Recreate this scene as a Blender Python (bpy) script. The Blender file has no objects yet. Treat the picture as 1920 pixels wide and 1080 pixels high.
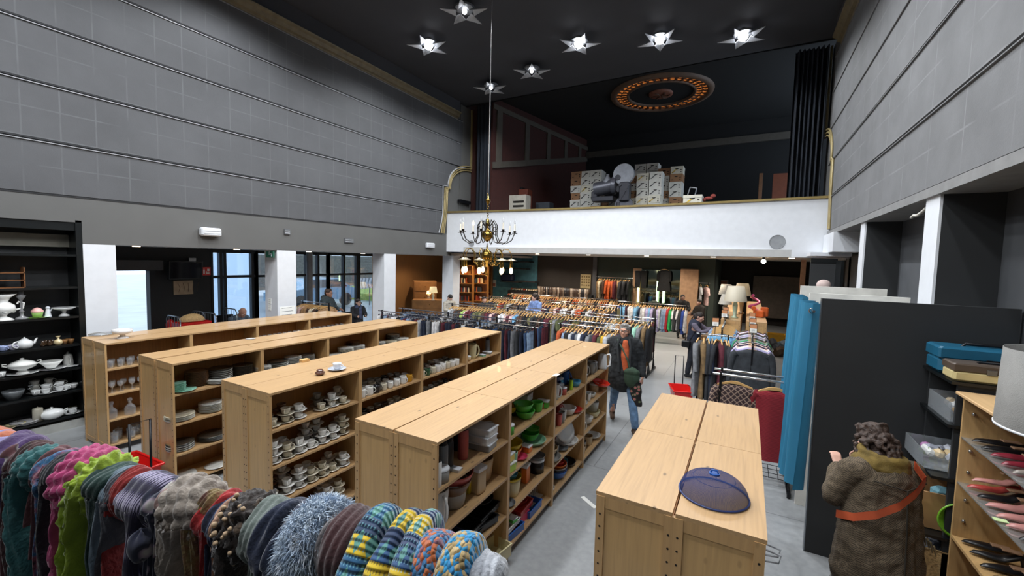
import bpy, math, random
from mathutils import Vector as V, Matrix, Euler, noise
R = random.Random(11)
SC = bpy.context.scene; COL = SC.collection
PI = math.pi; cos = math.cos; sin = math.sin
# ---------------------------------------------------------------- camera geometry (metres, floor z=0)
CF, CH = 796.38, 2.64
YAW, PIT, ROL = (math.radians(a) for a in (28.9093, 3.84028, 1.41827))
def _axes():
    r = V((cos(YAW), sin(YAW), 0)); f = V((-sin(YAW), cos(YAW), 0)); u = V((0, 0, 1))
    f2 = f*cos(PIT)-u*sin(PIT); u2 = u*cos(PIT)+f*sin(PIT)
    return r*cos(ROL)+u2*sin(ROL), u2*cos(ROL)-r*sin(ROL), f2
CR, CU, CFW = _axes()
CAMP = V((0, 0, CH))
def ray(u, v): return CR*((u-960)/CF)-CU*((v-540)/CF)+CFW
def az(u, v, z):
    d = ray(u, v); return CAMP+d*((z-CH)/d.z)
def ay(u, v, y):
    d = ray(u, v); return CAMP+d*(y/d.y)
def ax(u, v, x):
    d = ray(u, v); return CAMP+d*(x/d.x)
# ---------------------------------------------------------------- mesh builder
class MB:
    def __init__(s): s.v = []; s.f = []; s.uv = []; s.m = []; s.sm = []
    def add(s, vs, fs, mi=0, sm=False, uvs=None, M=None):
        b = len(s.v)
        for p in vs:
            p = V(p); s.v.append(M@p if M else p)
        for i, f in enumerate(fs):
            s.f.append([b+k for k in f]); s.m.append(mi); s.sm.append(sm)
            s.uv.append(uvs[i] if uvs else None)
        return s
    def box(s, a, b, mi=0, M=None):
        x0, y0, z0 = a; x1, y1, z1 = b
        vs = [(x0,y0,z0),(x1,y0,z0),(x1,y1,z0),(x0,y1,z0),(x0,y0,z1),(x1,y0,z1),(x1,y1,z1),(x0,y1,z1)]
        return s.add(vs, [(3,2,1,0),(4,5,6,7),(0,1,5,4),(1,2,6,5),(2,3,7,6),(3,0,4,7)], mi, False, None, M)
    def cbox(s, c, d, mi=0, M=None, ch=.15):
        # chamfered box: centre, size
        hx, hy, hz = (k/2 for k in d); t = min(hx, hy, hz)*ch
        vs = []
        for z, e in ((-hz, t), (-hz+t, 0), (hz-t, 0), (hz, t)):
            X, Y = hx-e, hy-e
            for x, y in ((-X+t,-Y),(X-t,-Y),(X,-Y+t),(X,Y-t),(X-t,Y),(-X+t,Y),(-X,Y-t),(-X,-Y+t)):
                vs.append((c[0]+x, c[1]+y, c[2]+z))
        fs = [tuple(range(7,-1,-1)), tuple(range(24,32))]
        for r in range(3):
            for i in range(8): fs.append((r*8+i, r*8+(i+1)%8, r*8+8+(i+1)%8, r*8+8+i))
        return s.add(vs, fs, mi, False, None, M)
    def frame(s, p, q):
        d = (V(q)-V(p)); d.normalize()
        a = V((0,0,1)) if abs(d.z) < .9 else V((1,0,0))
        x = d.cross(a).normalized(); y = d.cross(x)
        return x, y
    def cyl(s, p, q, r, r2=None, n=10, mi=0, cap=True, M=None):
        r2 = r if r2 is None else r2
        x, y = s.frame(p, q); p = V(p); q = V(q)
        vs = [p+x*(r*cos(2*PI*i/n))+y*(r*sin(2*PI*i/n)) for i in range(n)]
        vs += [q+x*(r2*cos(2*PI*i/n))+y*(r2*sin(2*PI*i/n)) for i in range(n)]
        s.add(vs, [(i, n+i, n+(i+1)%n, (i+1)%n) for i in range(n)], mi, True, None, M)
        if cap: s.add(vs, [tuple(range(n)), tuple(range(2*n-1, n-1, -1))], mi, False, None, M)
        return s
    def tube(s, pts, r, n=6, mi=0, closed=False, M=None):
        pts = [V(p) for p in pts]; m = len(pts); vs = []; px = None
        for i, p in enumerate(pts):
            d = (pts[(i+1) % m]-pts[i-1]) if closed else (pts[min(i+1, m-1)]-pts[max(i-1, 0)])
            d.normalize()
            if px is None:
                a = V((0,0,1)) if abs(d.z) < .9 else V((1,0,0)); px = d.cross(a).normalized()
            px = (px-d*px.dot(d)).normalized(); y = d.cross(px)
            rr = r(i/(m-1)) if callable(r) else r
            vs += [p+px*(rr*cos(2*PI*k/n))+y*(rr*sin(2*PI*k/n)) for k in range(n)]
        fs = []
        for i in range(m if closed else m-1):
            j = (i+1) % m
            for k in range(n): fs.append((i*n+k, i*n+(k+1)%n, j*n+(k+1)%n, j*n+k))
        s.add(vs, fs, mi, True, None, M)
        if not closed: s.add(vs, [tuple(range(n-1,-1,-1)), tuple((m-1)*n+k for k in range(n))], mi, False, None, M)
        return s
    def lathe(s, prof, n=16, c=(0,0,0), mi=0, M=None, sm=True, mod=None):
        vs = []; 
        for r, z in prof:
            for i in range(n):
                a = 2*PI*i/n; k = mod(a, z) if mod else 1
                vs.append((c[0]+r*k*cos(a), c[1]+r*k*sin(a), c[2]+z))
        fs = []
        for j in range(len(prof)-1):
            for i in range(n): fs.append((j*n+i, j*n+(i+1)%n, (j+1)*n+(i+1)%n, (j+1)*n+i))
        s.add(vs, fs, mi, sm, None, M)
        return s
    def sph(s, c, r, n=12, mi=0, M=None):
        if not hasattr(r, '__len__'): r = (r, r, r)
        vs = [(c[0], c[1], c[2]-r[2])]; h = n//2
        for j in range(1, h):
            t = PI*j/h
            for i in range(n):
                a = 2*PI*i/n; vs.append((c[0]+r[0]*sin(t)*cos(a), c[1]+r[1]*sin(t)*sin(a), c[2]-r[2]*cos(t)))
        vs.append((c[0], c[1], c[2]+r[2])); L = len(vs)-1; fs = []
        for i in range(n):
            fs.append((0, 1+(i+1)%n, 1+i)); fs.append((L, L-n+i, L-n+(i+1)%n))
            for j in range(h-2): fs.append((1+j*n+i, 1+j*n+(i+1)%n, 1+(j+1)*n+(i+1)%n, 1+(j+1)*n+i))
        return s.add(vs, fs, mi, True, None, M)
    def prism(s, poly, a, b, axis='z', mi=0, M=None, sm=False):
        # poly in the plane across `axis`: z->(x,y), y->(x,z), x->(y,z)
        def pt(p, h): return {'z': (p[0], p[1], h), 'y': (p[0], h, p[1]), 'x': (h, p[0], p[1])}[axis]
        n = len(poly); vs = [pt(p, a) for p in poly]+[pt(p, b) for p in poly]
        s.add(vs, [(i, (i+1)%n, n+(i+1)%n, n+i) for i in range(n)], mi, sm, None, M)
        return s.add(vs, [tuple(range(n-1,-1,-1)), tuple(range(n, 2*n))], mi, False, None, M)
    def grid(s, nu, nv, fn, mi=0, sm=True, cu=False, M=None, uvf=None):
        # fn(a,b), a,b in 0..1 ; uv = (a,b)
        vs = []; ku = nu if cu else nu+1
        for j in range(nv+1):
            for i in range(ku): vs.append(fn(i/nu, j/nv))
        fs = []; uvs = []
        for j in range(nv):
            for i in range(nu):
                i2 = (i+1) % ku if cu else i+1
                fs.append((j*ku+i, j*ku+i2, (j+1)*ku+i2, (j+1)*ku+i))
                uvs.append([(i/nu, j/nv), ((i+1)/nu, j/nv), ((i+1)/nu, (j+1)/nv), (i/nu, (j+1)/nv)])
        if uvf: uvs = [[uvf(*q) for q in u] for u in uvs]
        return s.add(vs, fs, mi, sm, uvs, M)
    def mesh(s, name, mats):
        me = bpy.data.meshes.new(name); me.from_pydata([tuple(p) for p in s.v], [], s.f)
        for m in (mats if isinstance(mats, (list, tuple)) else [mats]): me.materials.append(m)
        me.polygons.foreach_set('material_index', s.m); me.polygons.foreach_set('use_smooth', s.sm)
        if any(u for u in s.uv):
            l = me.uv_layers.new(name='UVMap'); d = []
            for f, u in zip(s.f, s.uv):
                if u is None: u = [(0, 0)]*len(f)
                for q in u: d += [q[0], q[1]]
            l.data.foreach_set('uv', d)
        me.update(); return me
    def build(s, name, mats, parent=None, tint=False, loc=None, rot=None):
        o = bpy.data.objects.new(name, s.mesh(name, mats)); COL.objects.link(o)
        if parent: o.parent = parent; KIDS.setdefault(parent.name, []).append(o)
        if tint: TINT.add(o.name)
        if loc: o.location = loc
        if rot is not None: o.rotation_euler = rot if hasattr(rot, '__len__') else (0, 0, rot)
        return o
KIDS = {}; TINT = set()
def tag(o, label=None, cat=None, group=None, kind=None):
    if label: o['label'] = label
    if cat: o['category'] = cat
    if group: o['group'] = group
    if kind: o['kind'] = kind
    return o
def struct(o): o['kind'] = 'structure'; return o
def empty(name, loc=(0,0,0), rz=0, label=None, cat=None, group=None):
    o = bpy.data.objects.new(name, None); COL.objects.link(o); o.location = loc
    o.rotation_euler = rz if hasattr(rz, '__len__') else (0, 0, rz); o.empty_display_size = .1
    return tag(o, label, cat, group)
def dup(o, loc=None, rz=None, label=None, group=None, col=None, scale=None, parent=None):
    c = o.copy(); COL.objects.link(c)
    if parent: c.parent = parent; KIDS.setdefault(parent.name, []).append(c)
    if o.name in TINT: TINT.add(c.name)
    if loc is not None: c.location = loc
    if rz is not None: c.rotation_euler = rz if hasattr(rz, '__len__') else (0, 0, rz)
    if scale: c.scale = scale if hasattr(scale, '__len__') else (scale,)*3
    if label: c['label'] = label
    if group: c['group'] = group
    if col and c.name in TINT: c.color = (*col, 1)
    for k in KIDS.get(o.name, []): dup(k, parent=c, col=col)
    return c
USED = set()
def put(proto, loc, rz=0, label=None, group=None, col=None, scale=1):
    """first call moves the prototype itself, later calls copy it"""
    if proto.name in USED:
        return dup(proto, loc, rz, label, group, col, scale)
    USED.add(proto.name); proto.location = loc
    proto.rotation_euler = rz if hasattr(rz, '__len__') else (0, 0, rz)
    proto.scale = scale if hasattr(scale, '__len__') else (scale,)*3
    if label: proto['label'] = label
    if group: proto['group'] = group
    if col:
        if proto.name in TINT: proto.color = (*col, 1)
        def rec(o):
            for k in KIDS.get(o.name, []):
                if k.name in TINT: k.color = (*col, 1)
                rec(k)
        rec(proto)
    return proto
def unused_out(*ps):
    for p in ps:
        if p.name not in USED:
            for k in KIDS.get(p.name, []): bpy.data.objects.remove(k)
            bpy.data.objects.remove(p)
# ---------------------------------------------------------------- materials
class NT:
    def __init__(s, name):
        s.m = bpy.data.materials.new(name); s.m.use_nodes = True; s.t = s.m.node_tree
        s.b = s.t.nodes['Principled BSDF']; s.L = s.t.links.new
    def n(s, t, **k):
        o = s.t.nodes.new(t)
        for a, b in k.items():
            if a.startswith('i_'):
                key = a[2:].replace('_', ' '); 
                o.inputs[int(key) if key.isdigit() else key].default_value = b
            else: setattr(o, a, b)
        return o
    def co(s, kind='Object', scale=(1,1,1), rot=(0,0,0)):
        c = s.n('ShaderNodeTexCoord'); m = s.n('ShaderNodeMapping')
        m.inputs['Scale'].default_value = scale; m.inputs['Rotation'].default_value = rot
        s.L(c.outputs[kind], m.inputs['Vector']); return m.outputs[0]
    def ramp(s, fac, stops):
        r = s.n('ShaderNodeValToRGB'); e = r.color_ramp.elements
        while len(e) < len(stops): e.new(.5)
        for k, (p, c) in zip(e, stops): k.position = p; k.color = (*c, 1) if len(c) == 3 else c
        s.L(fac, r.inputs[0]); return r.outputs[0]
    def mix(s, fac, a, b, mode='MIX'):
        m = s.n('ShaderNodeMix', data_type='RGBA', blend_type=mode)
        for k, v in ((0, fac), (6, a), (7, b)):
            if hasattr(v, 'links') or hasattr(v, 'is_linked'): s.L(v, m.inputs[k])
            elif k == 0: m.inputs[0].default_value = v
            else: m.inputs[k].default_value = (*v, 1)
        return m.outputs[2]
    def bump(s, h, st, d=.01):
        b = s.n('ShaderNodeBump'); b.inputs['Strength'].default_value = st; b.inputs['Distance'].default_value = d
        s.L(h, b.inputs['Height']); s.L(b.outputs[0], s.b.inputs['Normal'])
def C(h):
    h = h.lstrip('#'); r = [int(h[i:i+2], 16)/255 for i in (0, 2, 4)]
    return tuple(c/12.92 if c <= .04045 else ((c+.055)/1.055)**2.4 for c in r)
MC = {}
def mat(name, col, rough=.5, metal=0, var=.12, ns=8, bump=0, bs=60, tint=False, coat=0):
    if name in MC: return MC[name]
    t = NT(name); b = t.b
    if isinstance(col, str): col = C(col)
    b.inputs['Roughness'].default_value = rough; b.inputs['Metallic'].default_value = metal
    b.inputs['Coat Weight'].default_value = coat
    nz = t.n('ShaderNodeTexNoise'); nz.inputs['Scale'].default_value = ns; nz.inputs['Detail'].default_value = 4
    t.L(t.co(), nz.inputs['Vector'])
    lo, hi = 1-var, 1+var
    rp = t.ramp(nz.outputs['Fac'], [(.3, (lo,)*3), (.7, (hi,)*3)])
    if tint:
        oi = t.n('ShaderNodeObjectInfo'); src = oi.outputs['Color']
    else: src = col
    t.L(t.mix(1.0, src, rp, 'MULTIPLY'), b.inputs['Base Color'])
    if bump:
        n2 = t.n('ShaderNodeTexNoise'); n2.inputs['Scale'].default_value = bs; n2.inputs['Detail'].default_value = 3
        t.L(t.co(), n2.inputs['Vector']); t.bump(n2.outputs['Fac'], bump)
    MC[name] = t.m; return t.m
def emis(name, col, st, rough=.5):
    if name in MC: return MC[name]
    t = NT(name); c = C(col) if isinstance(col, str) else col
    t.b.inputs['Base Color'].default_value = (*c, 1); t.b.inputs['Roughness'].default_value = rough
    t.b.inputs['Emission Color'].default_value = (*c, 1); t.b.inputs['Emission Strength'].default_value = st
    MC[name] = t.m; return t.m
def glassm(name, col=(1,1,1), alpha=.18, rough=.05):
    # thin glassware / panes: mostly clear with a glossy skin
    if name in MC: return MC[name]
    t = NT(name); t.t.nodes.remove(t.b)
    tr = t.n('ShaderNodeBsdfTransparent'); tr.inputs[0].default_value = (*col, 1)
    gl = t.n('ShaderNodeBsdfGlossy'); gl.inputs[0].default_value = (.9, .95, 1, 1); gl.inputs[1].default_value = rough
    df = t.n('ShaderNodeBsdfDiffuse'); df.inputs[0].default_value = (.75*col[0], .78*col[1], .8*col[2], 1)
    lw = t.n('ShaderNodeLayerWeight'); lw.inputs[0].default_value = .35
    m1 = t.n('ShaderNodeMixShader'); m2 = t.n('ShaderNodeMixShader'); m2.inputs[0].default_value = alpha
    t.L(lw.outputs['Facing'], m1.inputs[0]); t.L(tr.outputs[0], m1.inputs[1]); t.L(gl.outputs[0], m1.inputs[2])
    t.L(m1.outputs[0], m2.inputs[1]); t.L(df.outputs[0], m2.inputs[2])
    t.L(m2.outputs[0], t.t.nodes['Material Output'].inputs[0]); MC[name] = t.m; return t.m
def pine(name, base='#C99A5E', along='y', dark=.72):
    t = NT(name); sc = {'y': (22, 1.1, 22), 'z': (22, 22, 1.1), 'x': (1.1, 22, 22)}[along]
    n1 = t.n('ShaderNodeTexNoise'); n1.inputs['Scale'].default_value = 2.2; n1.inputs['Detail'].default_value = 5; n1.inputs['Distortion'].default_value = .6
    t.L(t.co(scale=sc), n1.inputs['Vector']); c = C(base)
    g = t.ramp(n1.outputs['Fac'], [(.25, tuple(k*dark for k in c)), (.5, c), (.8, tuple(min(1, k*1.12) for k in c))])
    vo = t.n('ShaderNodeTexVoronoi'); vo.inputs['Scale'].default_value = 6.5
    t.L(t.co(scale={'y': (1.6, .8, 1.6), 'z': (1.6, 1.6, .8), 'x': (.8, 1.6, 1.6)}[along]), vo.inputs['Vector'])
    kn = t.ramp(vo.outputs['Distance'], [(.055, (1, 1, 1)), (.12, (0, 0, 0))])
    # glued staves
    t.L(t.mix(kn, g, tuple(k*(.42 if along == 'y' else .82) for k in c)), t.b.inputs['Base Color'])
    t.b.inputs['Roughness'].default_value = .42; t.b.inputs['Coat Weight'].default_value = .15
    t.bump(n1.outputs['Fac'], .15, .004); MC[name] = t.m; return t.m
def wallpanel(name, col, joint, w, h, blotch=.12, rot=(0, 0, 0), js=.012, y0=0, ns=1.2, rough=.75, line=True):
    """painted wall boards, the joints between boards faintly lighter; texture runs in world y,z"""
    t = NT(name); c = t.n('ShaderNodeNewGeometry'); sp = t.n('ShaderNodeSeparateXYZ'); t.L(c.outputs['Position'], sp.inputs[0])
    cb = t.n('ShaderNodeCombineXYZ'); t.L(sp.outputs[1], cb.inputs[0]); t.L(sp.outputs[2], cb.inputs[1])
    mp = t.n('ShaderNodeMapping'); mp.inputs['Location'].default_value = (-y0, -3.375, 0); t.L(cb.outputs[0], mp.inputs[0])
    nz = t.n('ShaderNodeTexNoise'); nz.inputs['Scale'].default_value = ns; nz.inputs['Detail'].default_value = 8; nz.inputs['Roughness'].default_value = .6
    t.L(c.outputs['Position'], nz.inputs['Vector']); cc = C(col)
    base = t.ramp(nz.outputs['Fac'], [(.3, tuple(k*(1-blotch) for k in cc)), (.7, tuple(k*(1+blotch) for k in cc))])
    if line:
        br = t.n('ShaderNodeTexBrick', offset=0.0, squash=1.0); br.inputs['Scale'].default_value = 1
        br.inputs['Brick Width'].default_value = w; br.inputs['Row Height'].default_value = h
        br.inputs['Mortar Size'].default_value = js; br.inputs['Mortar Smooth'].default_value = .6
        t.L(mp.outputs[0], br.inputs['Vector'])
        n2 = t.n('ShaderNodeTexNoise'); n2.inputs['Scale'].default_value = 2.3; t.L(c.outputs['Position'], n2.inputs['Vector'])
        br2 = t.n('ShaderNodeMath', operation='MULTIPLY'); t.L(br.outputs['Fac'], br2.inputs[0]); 
        rr = t.ramp(n2.outputs['Fac'], [(.35, (0,0,0)), (.6, (1,1,1))]); t.L(rr, br2.inputs[1])
        base = t.mix(br2.outputs[0], base, C(joint))
    t.L(base, t.b.inputs['Base Color']); t.b.inputs['Roughness'].default_value = rough
    n3 = t.n('ShaderNodeTexNoise'); n3.inputs['Scale'].default_value = 90; t.L(c.outputs['Position'], n3.inputs['Vector'])
    t.bump(n3.outputs['Fac'], .25, .004); MC[name] = t.m; return t.m
M_ = dict(
 pineY=pine('pine_board', '#B8956A', dark=.84), pineZ=pine('pine_upright', '#BE9868', 'z', .84), pineE=pine('pine_end_panel', '#C6A06C', 'z', .86),
 dark=mat('dark_hole', '#16110C', .8), white=mat('white_paint', '#D3D6DB', .6, var=.03), black=mat('black_board', '#252729', .65, var=.08, ns=3),
 blackg=mat('black_shelf', '#101314', .28, var=.15), chrome=mat('chrome', '#C9CCD0', .18, 1, var=.05), steel=mat('brushed_steel', '#8E9296', .35, 1, var=.1),
 bmetal=mat('black_metal', '#15161A', .38, .4), gold=mat('gold_moulding', '#6C6047', .5, .1, var=.2), brass=mat('brass', '#8A6E35', .22, 1, var=.2),
 fabric=mat('fabric_tint', '#FFFFFF', .85, var=.3, ns=14, bump=.3, bs=160, tint=True), hangw=mat('hanger_wood', '#D2A66A', .45, var=.1),
 ceram=mat('ceramic_tint', '#FFFFFF', .16, var=.04, tint=True, coat=.4), plas=mat('plastic_tint', '#FFFFFF', .32, var=.05, tint=True),
 glass=glassm('clear_glass', (.97, .98, 1), .10), pane=glassm('window_pane', (.95, .98, 1), .03, .02), red=mat('red_plastic', '#D6201C', .3, var=.05),
 skin=mat('skin', '#D8A288', .5, var=.08, ns=20), skinp=mat('skin_tint', '#FFFFFF', .5, var=.06, tint=True), leather=mat('leather_tint', '#FFFFFF', .3, var=.15, tint=True),
 paper=mat('white_paper', '#EDEDE8', .7, var=.02), card=mat('cardboard', '#A07A50', .8, var=.1), wicker=mat('wicker', '#C0A272', .7, var=.3, ns=60, bump=.8, bs=90),
 hair=mat('hair_tint', '#FFFFFF', .6, var=.5, ns=40, bump=.6, bs=120, tint=True), dwood=mat('brown_wood', '#6B4526', .45, var=.25, ns=5), redwood=mat('red_brown_wood', '#5A2616', .5, var=.2, ns=4),
)
LK, SKYK, EXPO = 1.0, 1.0, 0.0
# ================================================================ SETTING
XL, XRW, ZC, YB = -8.55, 1.44, 7.7, 17.5
def smesh(name, fn, mats, bevel=0):
    m = MB(); fn(m); return struct(m.build(name, mats))
# floor: polished grey concrete with expansion joints
t = NT('polished_concrete'); co = t.co()
a = t.n('ShaderNodeTexNoise'); a.inputs['Scale'].default_value = .9; a.inputs['Detail'].default_value = 7; t.L(co, a.inputs['Vector'])
b2 = t.n('ShaderNodeTexNoise'); b2.inputs['Scale'].default_value = 18; b2.inputs['Detail'].default_value = 5; t.L(co, b2.inputs['Vector'])
c1 = t.ramp(a.outputs['Fac'], [(.3, C('#85888A')), (.7, C('#9A9D9F'))])
c2 = t.mix(.35, c1, t.ramp(b2.outputs['Fac'], [(.3, C('#7E8183')), (.7, C('#A3A5A7'))]))
br = t.n('ShaderNodeTexBrick', offset=.5); br.inputs['Scale'].default_value = 1; br.inputs['Brick Width'].default_value = 3.2; br.inputs['Row Height'].default_value = 2.6
br.inputs['Mortar Size'].default_value = .006; t.L(co, br.inputs['Vector'])
t.L(t.mix(br.outputs['Fac'], c2, C('#6E7072')), t.b.inputs['Base Color'])
t.L(t.ramp(b2.outputs['Fac'], [(.3, (.3,)*3), (.7, (.45,)*3)]), t.b.inputs['Roughness'])
FLOOR = t.m
smesh('floor', lambda m: m.box((-12.1, -4, -.2), (3, 24.2, 0)), FLOOR)
blkwall = mat('black_wall', '#222527', .7, var=.12, ns=2, bump=.2)
ceilm = mat('ceiling_charcoal', '#3A3B40', .8, var=.12, ns=.7)
dkceil = mat('balcony_black', '#101113', .85, var=.2, ns=.6)
greyband = mat('grey_band_paint', '#585857', .7, var=.05, ns=2)
soffm = mat('soffit_paint', '#B9B9B8', .7, var=.05)
PANL = wallpanel('wall_board_left', '#4D4E51', '#595B5E', .375, .384, y0=.366)
PANR = wallpanel('wall_board_right', '#6A6B6D', '#7A7B7D', .75, .384, .14, y0=.2, ns=2.2)
smesh('ceiling', lambda m: m.box((-8.9, -4, ZC), (2.1, 11.95, ZC+.2)), ceilm)
# back of the hall (behind the camera)
smesh('wall_rear', lambda m: m.box((-12.3, -4.2, 0), (2.1, -4, ZC)), greyband)
# left wall: beam band above the openings, and the boarded wall above it
def f(m):
    m.box((XL-.43, 2.42, 2.71), (XL, 11.3, 3.42)); m.box((XL-.43, -4, 3.02), (XL, 2.42, 3.42)); m.box((XL-.43, -4, 3.42), (XL-.03, 12.5, ZC))
    m.box((XL-.43, 11.3, 3.6), (XL, 12.5, 3.7))
smesh('wall_left', f, [greyband])
zs = [3.40, 4.135, 4.905, 5.685, 6.465, 7.2]
ye = [10.85, 10.78, 10.85, 11.75, 11.8, 11.9]
for i in range(5):
    y1 = ye[i]
    m = MB()
    if i == 2:
        # the third board ends in a concave curl
        poly = [(-4, zs[i]), (y1+.15, zs[i])]+[(y1+.2+.95*(1-cos(k*PI/2/8)), zs[i]+.02+.72*sin(k*PI/2/8)) for k in range(9)]+[(-4, zs[i+1]-.04)]
    elif i == 0:
        poly = [(-4, zs[i])]+[(y1-.2*cos(k*PI/12)-.0, zs[i]+.69*k/6) for k in range(7)]+[(-4, zs[i+1]-.04)]
    else: poly = [(-4, zs[i]), (y1, zs[i]), (y1, zs[i+1]-.04), (-4, zs[i+1]-.04)]
    m.prism(poly, XL-.04, XL+.012, 'x')
    struct(m.build('wall_left', PANL))
    m = MB(); m.box((XL-.03, -4, zs[i+1]-.052), (XL+.03, y1, zs[i+1]-.04)) ; struct(m.build('trim_1', mat('bead_lit', '#8C8E92', .5)))  # lighter colour stands in for light caught on the lower board's top edge
    struct(MB().box((XL-.03, -4, zs[i+1]-.022), (XL+.01, y1, zs[i+1]-.001)).build('trim_1', mat('groove_shade', '#202124', .8)))  # dark strip fills the gap, its shade put into the colour
smesh('wall_left', lambda m: m.box((XL-.03, 11.7, 3.7), (XL, 12.5, ZC)), greyband)
m = MB()   # curl moulding at the ends of the boards
P = [(XL+.03, 11.02+.95*(1-cos(k*PI/2/10)), 4.93+.74*sin(k*PI/2/10)) for k in range(11)]
m.tube([(XL+.03, 10.85, 4.92), (XL+.03, 11.02, 4.92)]+P, .022, 6)
m.tube([(XL+.03, 10.60+.18*sin(k*PI/2/8), 3.42+.75*k/8) for k in range(9)]+[(XL+.03, 10.78, 4.9)], .018, 6)
struct(m.build('trim_2', mat('light_grey_moulding', '#A2A4A8', .5)))
smesh('trim_1', lambda m: m.box((XL-.02, -4, 3.372), (XL+.006, 10.8, 3.4)), mat('groove_shade', '#202124', .8))  # dark strip under the lowest board, shade of the gap painted in
# gold cornice under the ceiling on both sides
def cornice(x, sgn, y1):
    m = MB(); pr = [(0, 0), (.03, 0), (.04, .03), (.09, .05), (.12, .12), (.17, .15), (.18, .18), (0, .18)]
    m.prism([(x+sgn*a, 7.17+b) for a, b in pr], -4, y1, 'y'); struct(m.build('trim_3', M_['gold']))
    m = MB(); m.box((min(x, x+sgn*.12), -4, 7.35), (max(x, x+sgn*.12), y1, 7.7)); struct(m.build('trim_4', ceilm))
cornice(XL, 1, 11.5); cornice(XRW, -1, 11.0)
# ---- left openings: columns, aisle beyond
smesh('ceiling', lambda m: m.box((-12.1, 2.45, 2.72), (XL-.03, 17.6, 2.8)), soffm)
for a, b in ((5.366, 5.789), (8.342, 8.768), (11.391, 11.78)):
    smesh('wall_pillar', lambda m: m.box((XL-.43, a, 0), (XL, b, 2.715)), M_['white'])
smesh('wall_pillar', lambda m: m.box((-8.99, 2.42, 0), (XL, 2.79, 2.71)), M_['white'])
smesh('wall_left', lambda m: (m.box((-8.99, -4, 3.05), (XL-.02, 2.42, 3.1)), m.box((-9.1, -4, 0), (-8.99, 2.42, 3.1)), m.box((-8.99, -4, 0), (XL-.3, .0, 3.1))), blkwall)
smesh('baseboard_left', lambda m: m.box((-8.95, .0, 0), (XL-.02, 2.40, .12)), mat('grey_plinth', '#A9AAA6', .6))
smesh('wall_aisle', lambda m: m.box((-12.1, 2.3, 0), (-8.99, 2.42, 2.8)), blkwall)
# aisle outer wall x=-12 : dark wall with doorway, then shop windows, then timber panelling
XA = -12.0
smesh('wall_aisle', lambda m: (m.box((XA-.2, 2.4, 0), (XA, 3.62, 2.75)), m.box((XA-.2, 3.62, 2.18), (XA, 4.5, 2.75)), m.box((XA-.2, 4.5, 0), (XA, 5.78, 2.75))), blkwall)
smesh('trim_5', lambda m: m.box((XA, 3.5, 2.19), (XA+.12, 4.72, 2.42)), mat('door_header_grey', '#3A3B3D', .5))
fr = mat('window_frame_anthracite', '#1B1F24', .4, .3)
def window(y0, y1, bars, zt=2.68, thick=.07, name='window_1'):
    m = MB()
    for y in [y0]+bars+[y1]: m.box((XA-.12, y-thick/2, 0), (XA, y+thick/2, zt))
    for z in (0.05, 2.0, 2.66): m.box((XA-.1, y0, z-.035), (XA-.02, y1, z+.035))
    m.box((XA-.12, y0-.02, 2.68), (XA, y1+.02, 2.75))
    o = struct(m.build(name, fr))
    p = MB(); p.box((XA-.075, y0, .08), (XA-.065, y1, 2.64)); g = p.build('window_pane', M_['pane'], o); g['label'] = 'clear glass pane'
window(5.80, 6.95, [6.02, 6.12, 6.83], name='window_1')
window(6.95, 9.3, [8.1, 8.5, 8.9], name='window_2')
window(9.3, 11.3, [9.9, 10.45, 10.55], name='window_3')
# frosted lower panes in the first window
m = MB(); m.box((XA-.13, 5.83, .1), (XA-.125, 6.85, 2.62))
ft = NT('frosted_film'); trn = ft.n('ShaderNodeBsdfTranslucent'); trn.inputs[0].default_value = (.8, .88, .96, 1); ft.L(trn.outputs[0], ft.t.nodes['Material Output'].inputs[0])
struct(m.build('window_frosting', ft.m))
tim = pine('timber_panel', '#8A6844', 'z', .8)
smesh('wall_aisle', lambda m: m.box((XA-.2, 11.3, 0), (XA, 17.6, 2.75)), tim)
# ---- outdoors
smesh('ground', lambda m: m.box((-60, -30, -.25), (-12.2, 60, -.05)), mat('wet_asphalt', '#8795A2', .3, var=.25, ns=.8))
# ---- balcony front: white, slightly concave
def arc(s): return 11.03+.55*4*s*(1-s)*.55
NB = 24
def fbal(m):
    xs = [XL+(XRW-XL)*i/NB for i in range(NB+1)]
    poly = [(x, arc(i/NB)) for i, x in enumerate(xs)]+[(XRW, 11.55), (XL, 11.55)]
    m.prism(poly, 2.84, 4.08, 'z')
smesh('wall_balcony', fbal, M_['white'])
m = MB(); xs = [XL+(XRW-XL)*i/NB for i in range(NB+1)]
m.prism([(x, arc(i/NB)-.04) for i, x in enumerate(xs)]+[(x, arc(i/NB)+.2) for i, x in reversed(list(enumerate(xs)))], 4.08, 4.13, 'z')
struct(m.build('trim_6', mat('gold_rail', '#8C7A4C', .35, .5)))
smesh('ceiling', lambda m: m.box((-12.1, 11.1, 2.84), (3.0, 24.2, 3.0)), soffm)
smesh('floor', lambda m: (m.box((-9.2, 11.5, 3.0), (3, 13.6, 3.2)), m.box((-9.2, 13.6, 3.0), (3, 18.2, 4.1))), dkceil)
smesh('ceiling', lambda m: m.box((-9.2, 11.95, 7.9), (3, 18.2, 8.1)), dkceil)
smesh('ceiling', lambda m: m.box((-9.2, 11.9, 7.7), (3, 12.0, 8.1)), dkceil)
smesh('wall_balcony', lambda m: m.box((-9.2, 18, 3), (3, 18.2, 8)), dkceil)
wm = mat('beige_frame_dim', '#48433C', .7, var=.1); rm = mat('oxblood_wall', '#35110B', .75, var=.15)
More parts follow.
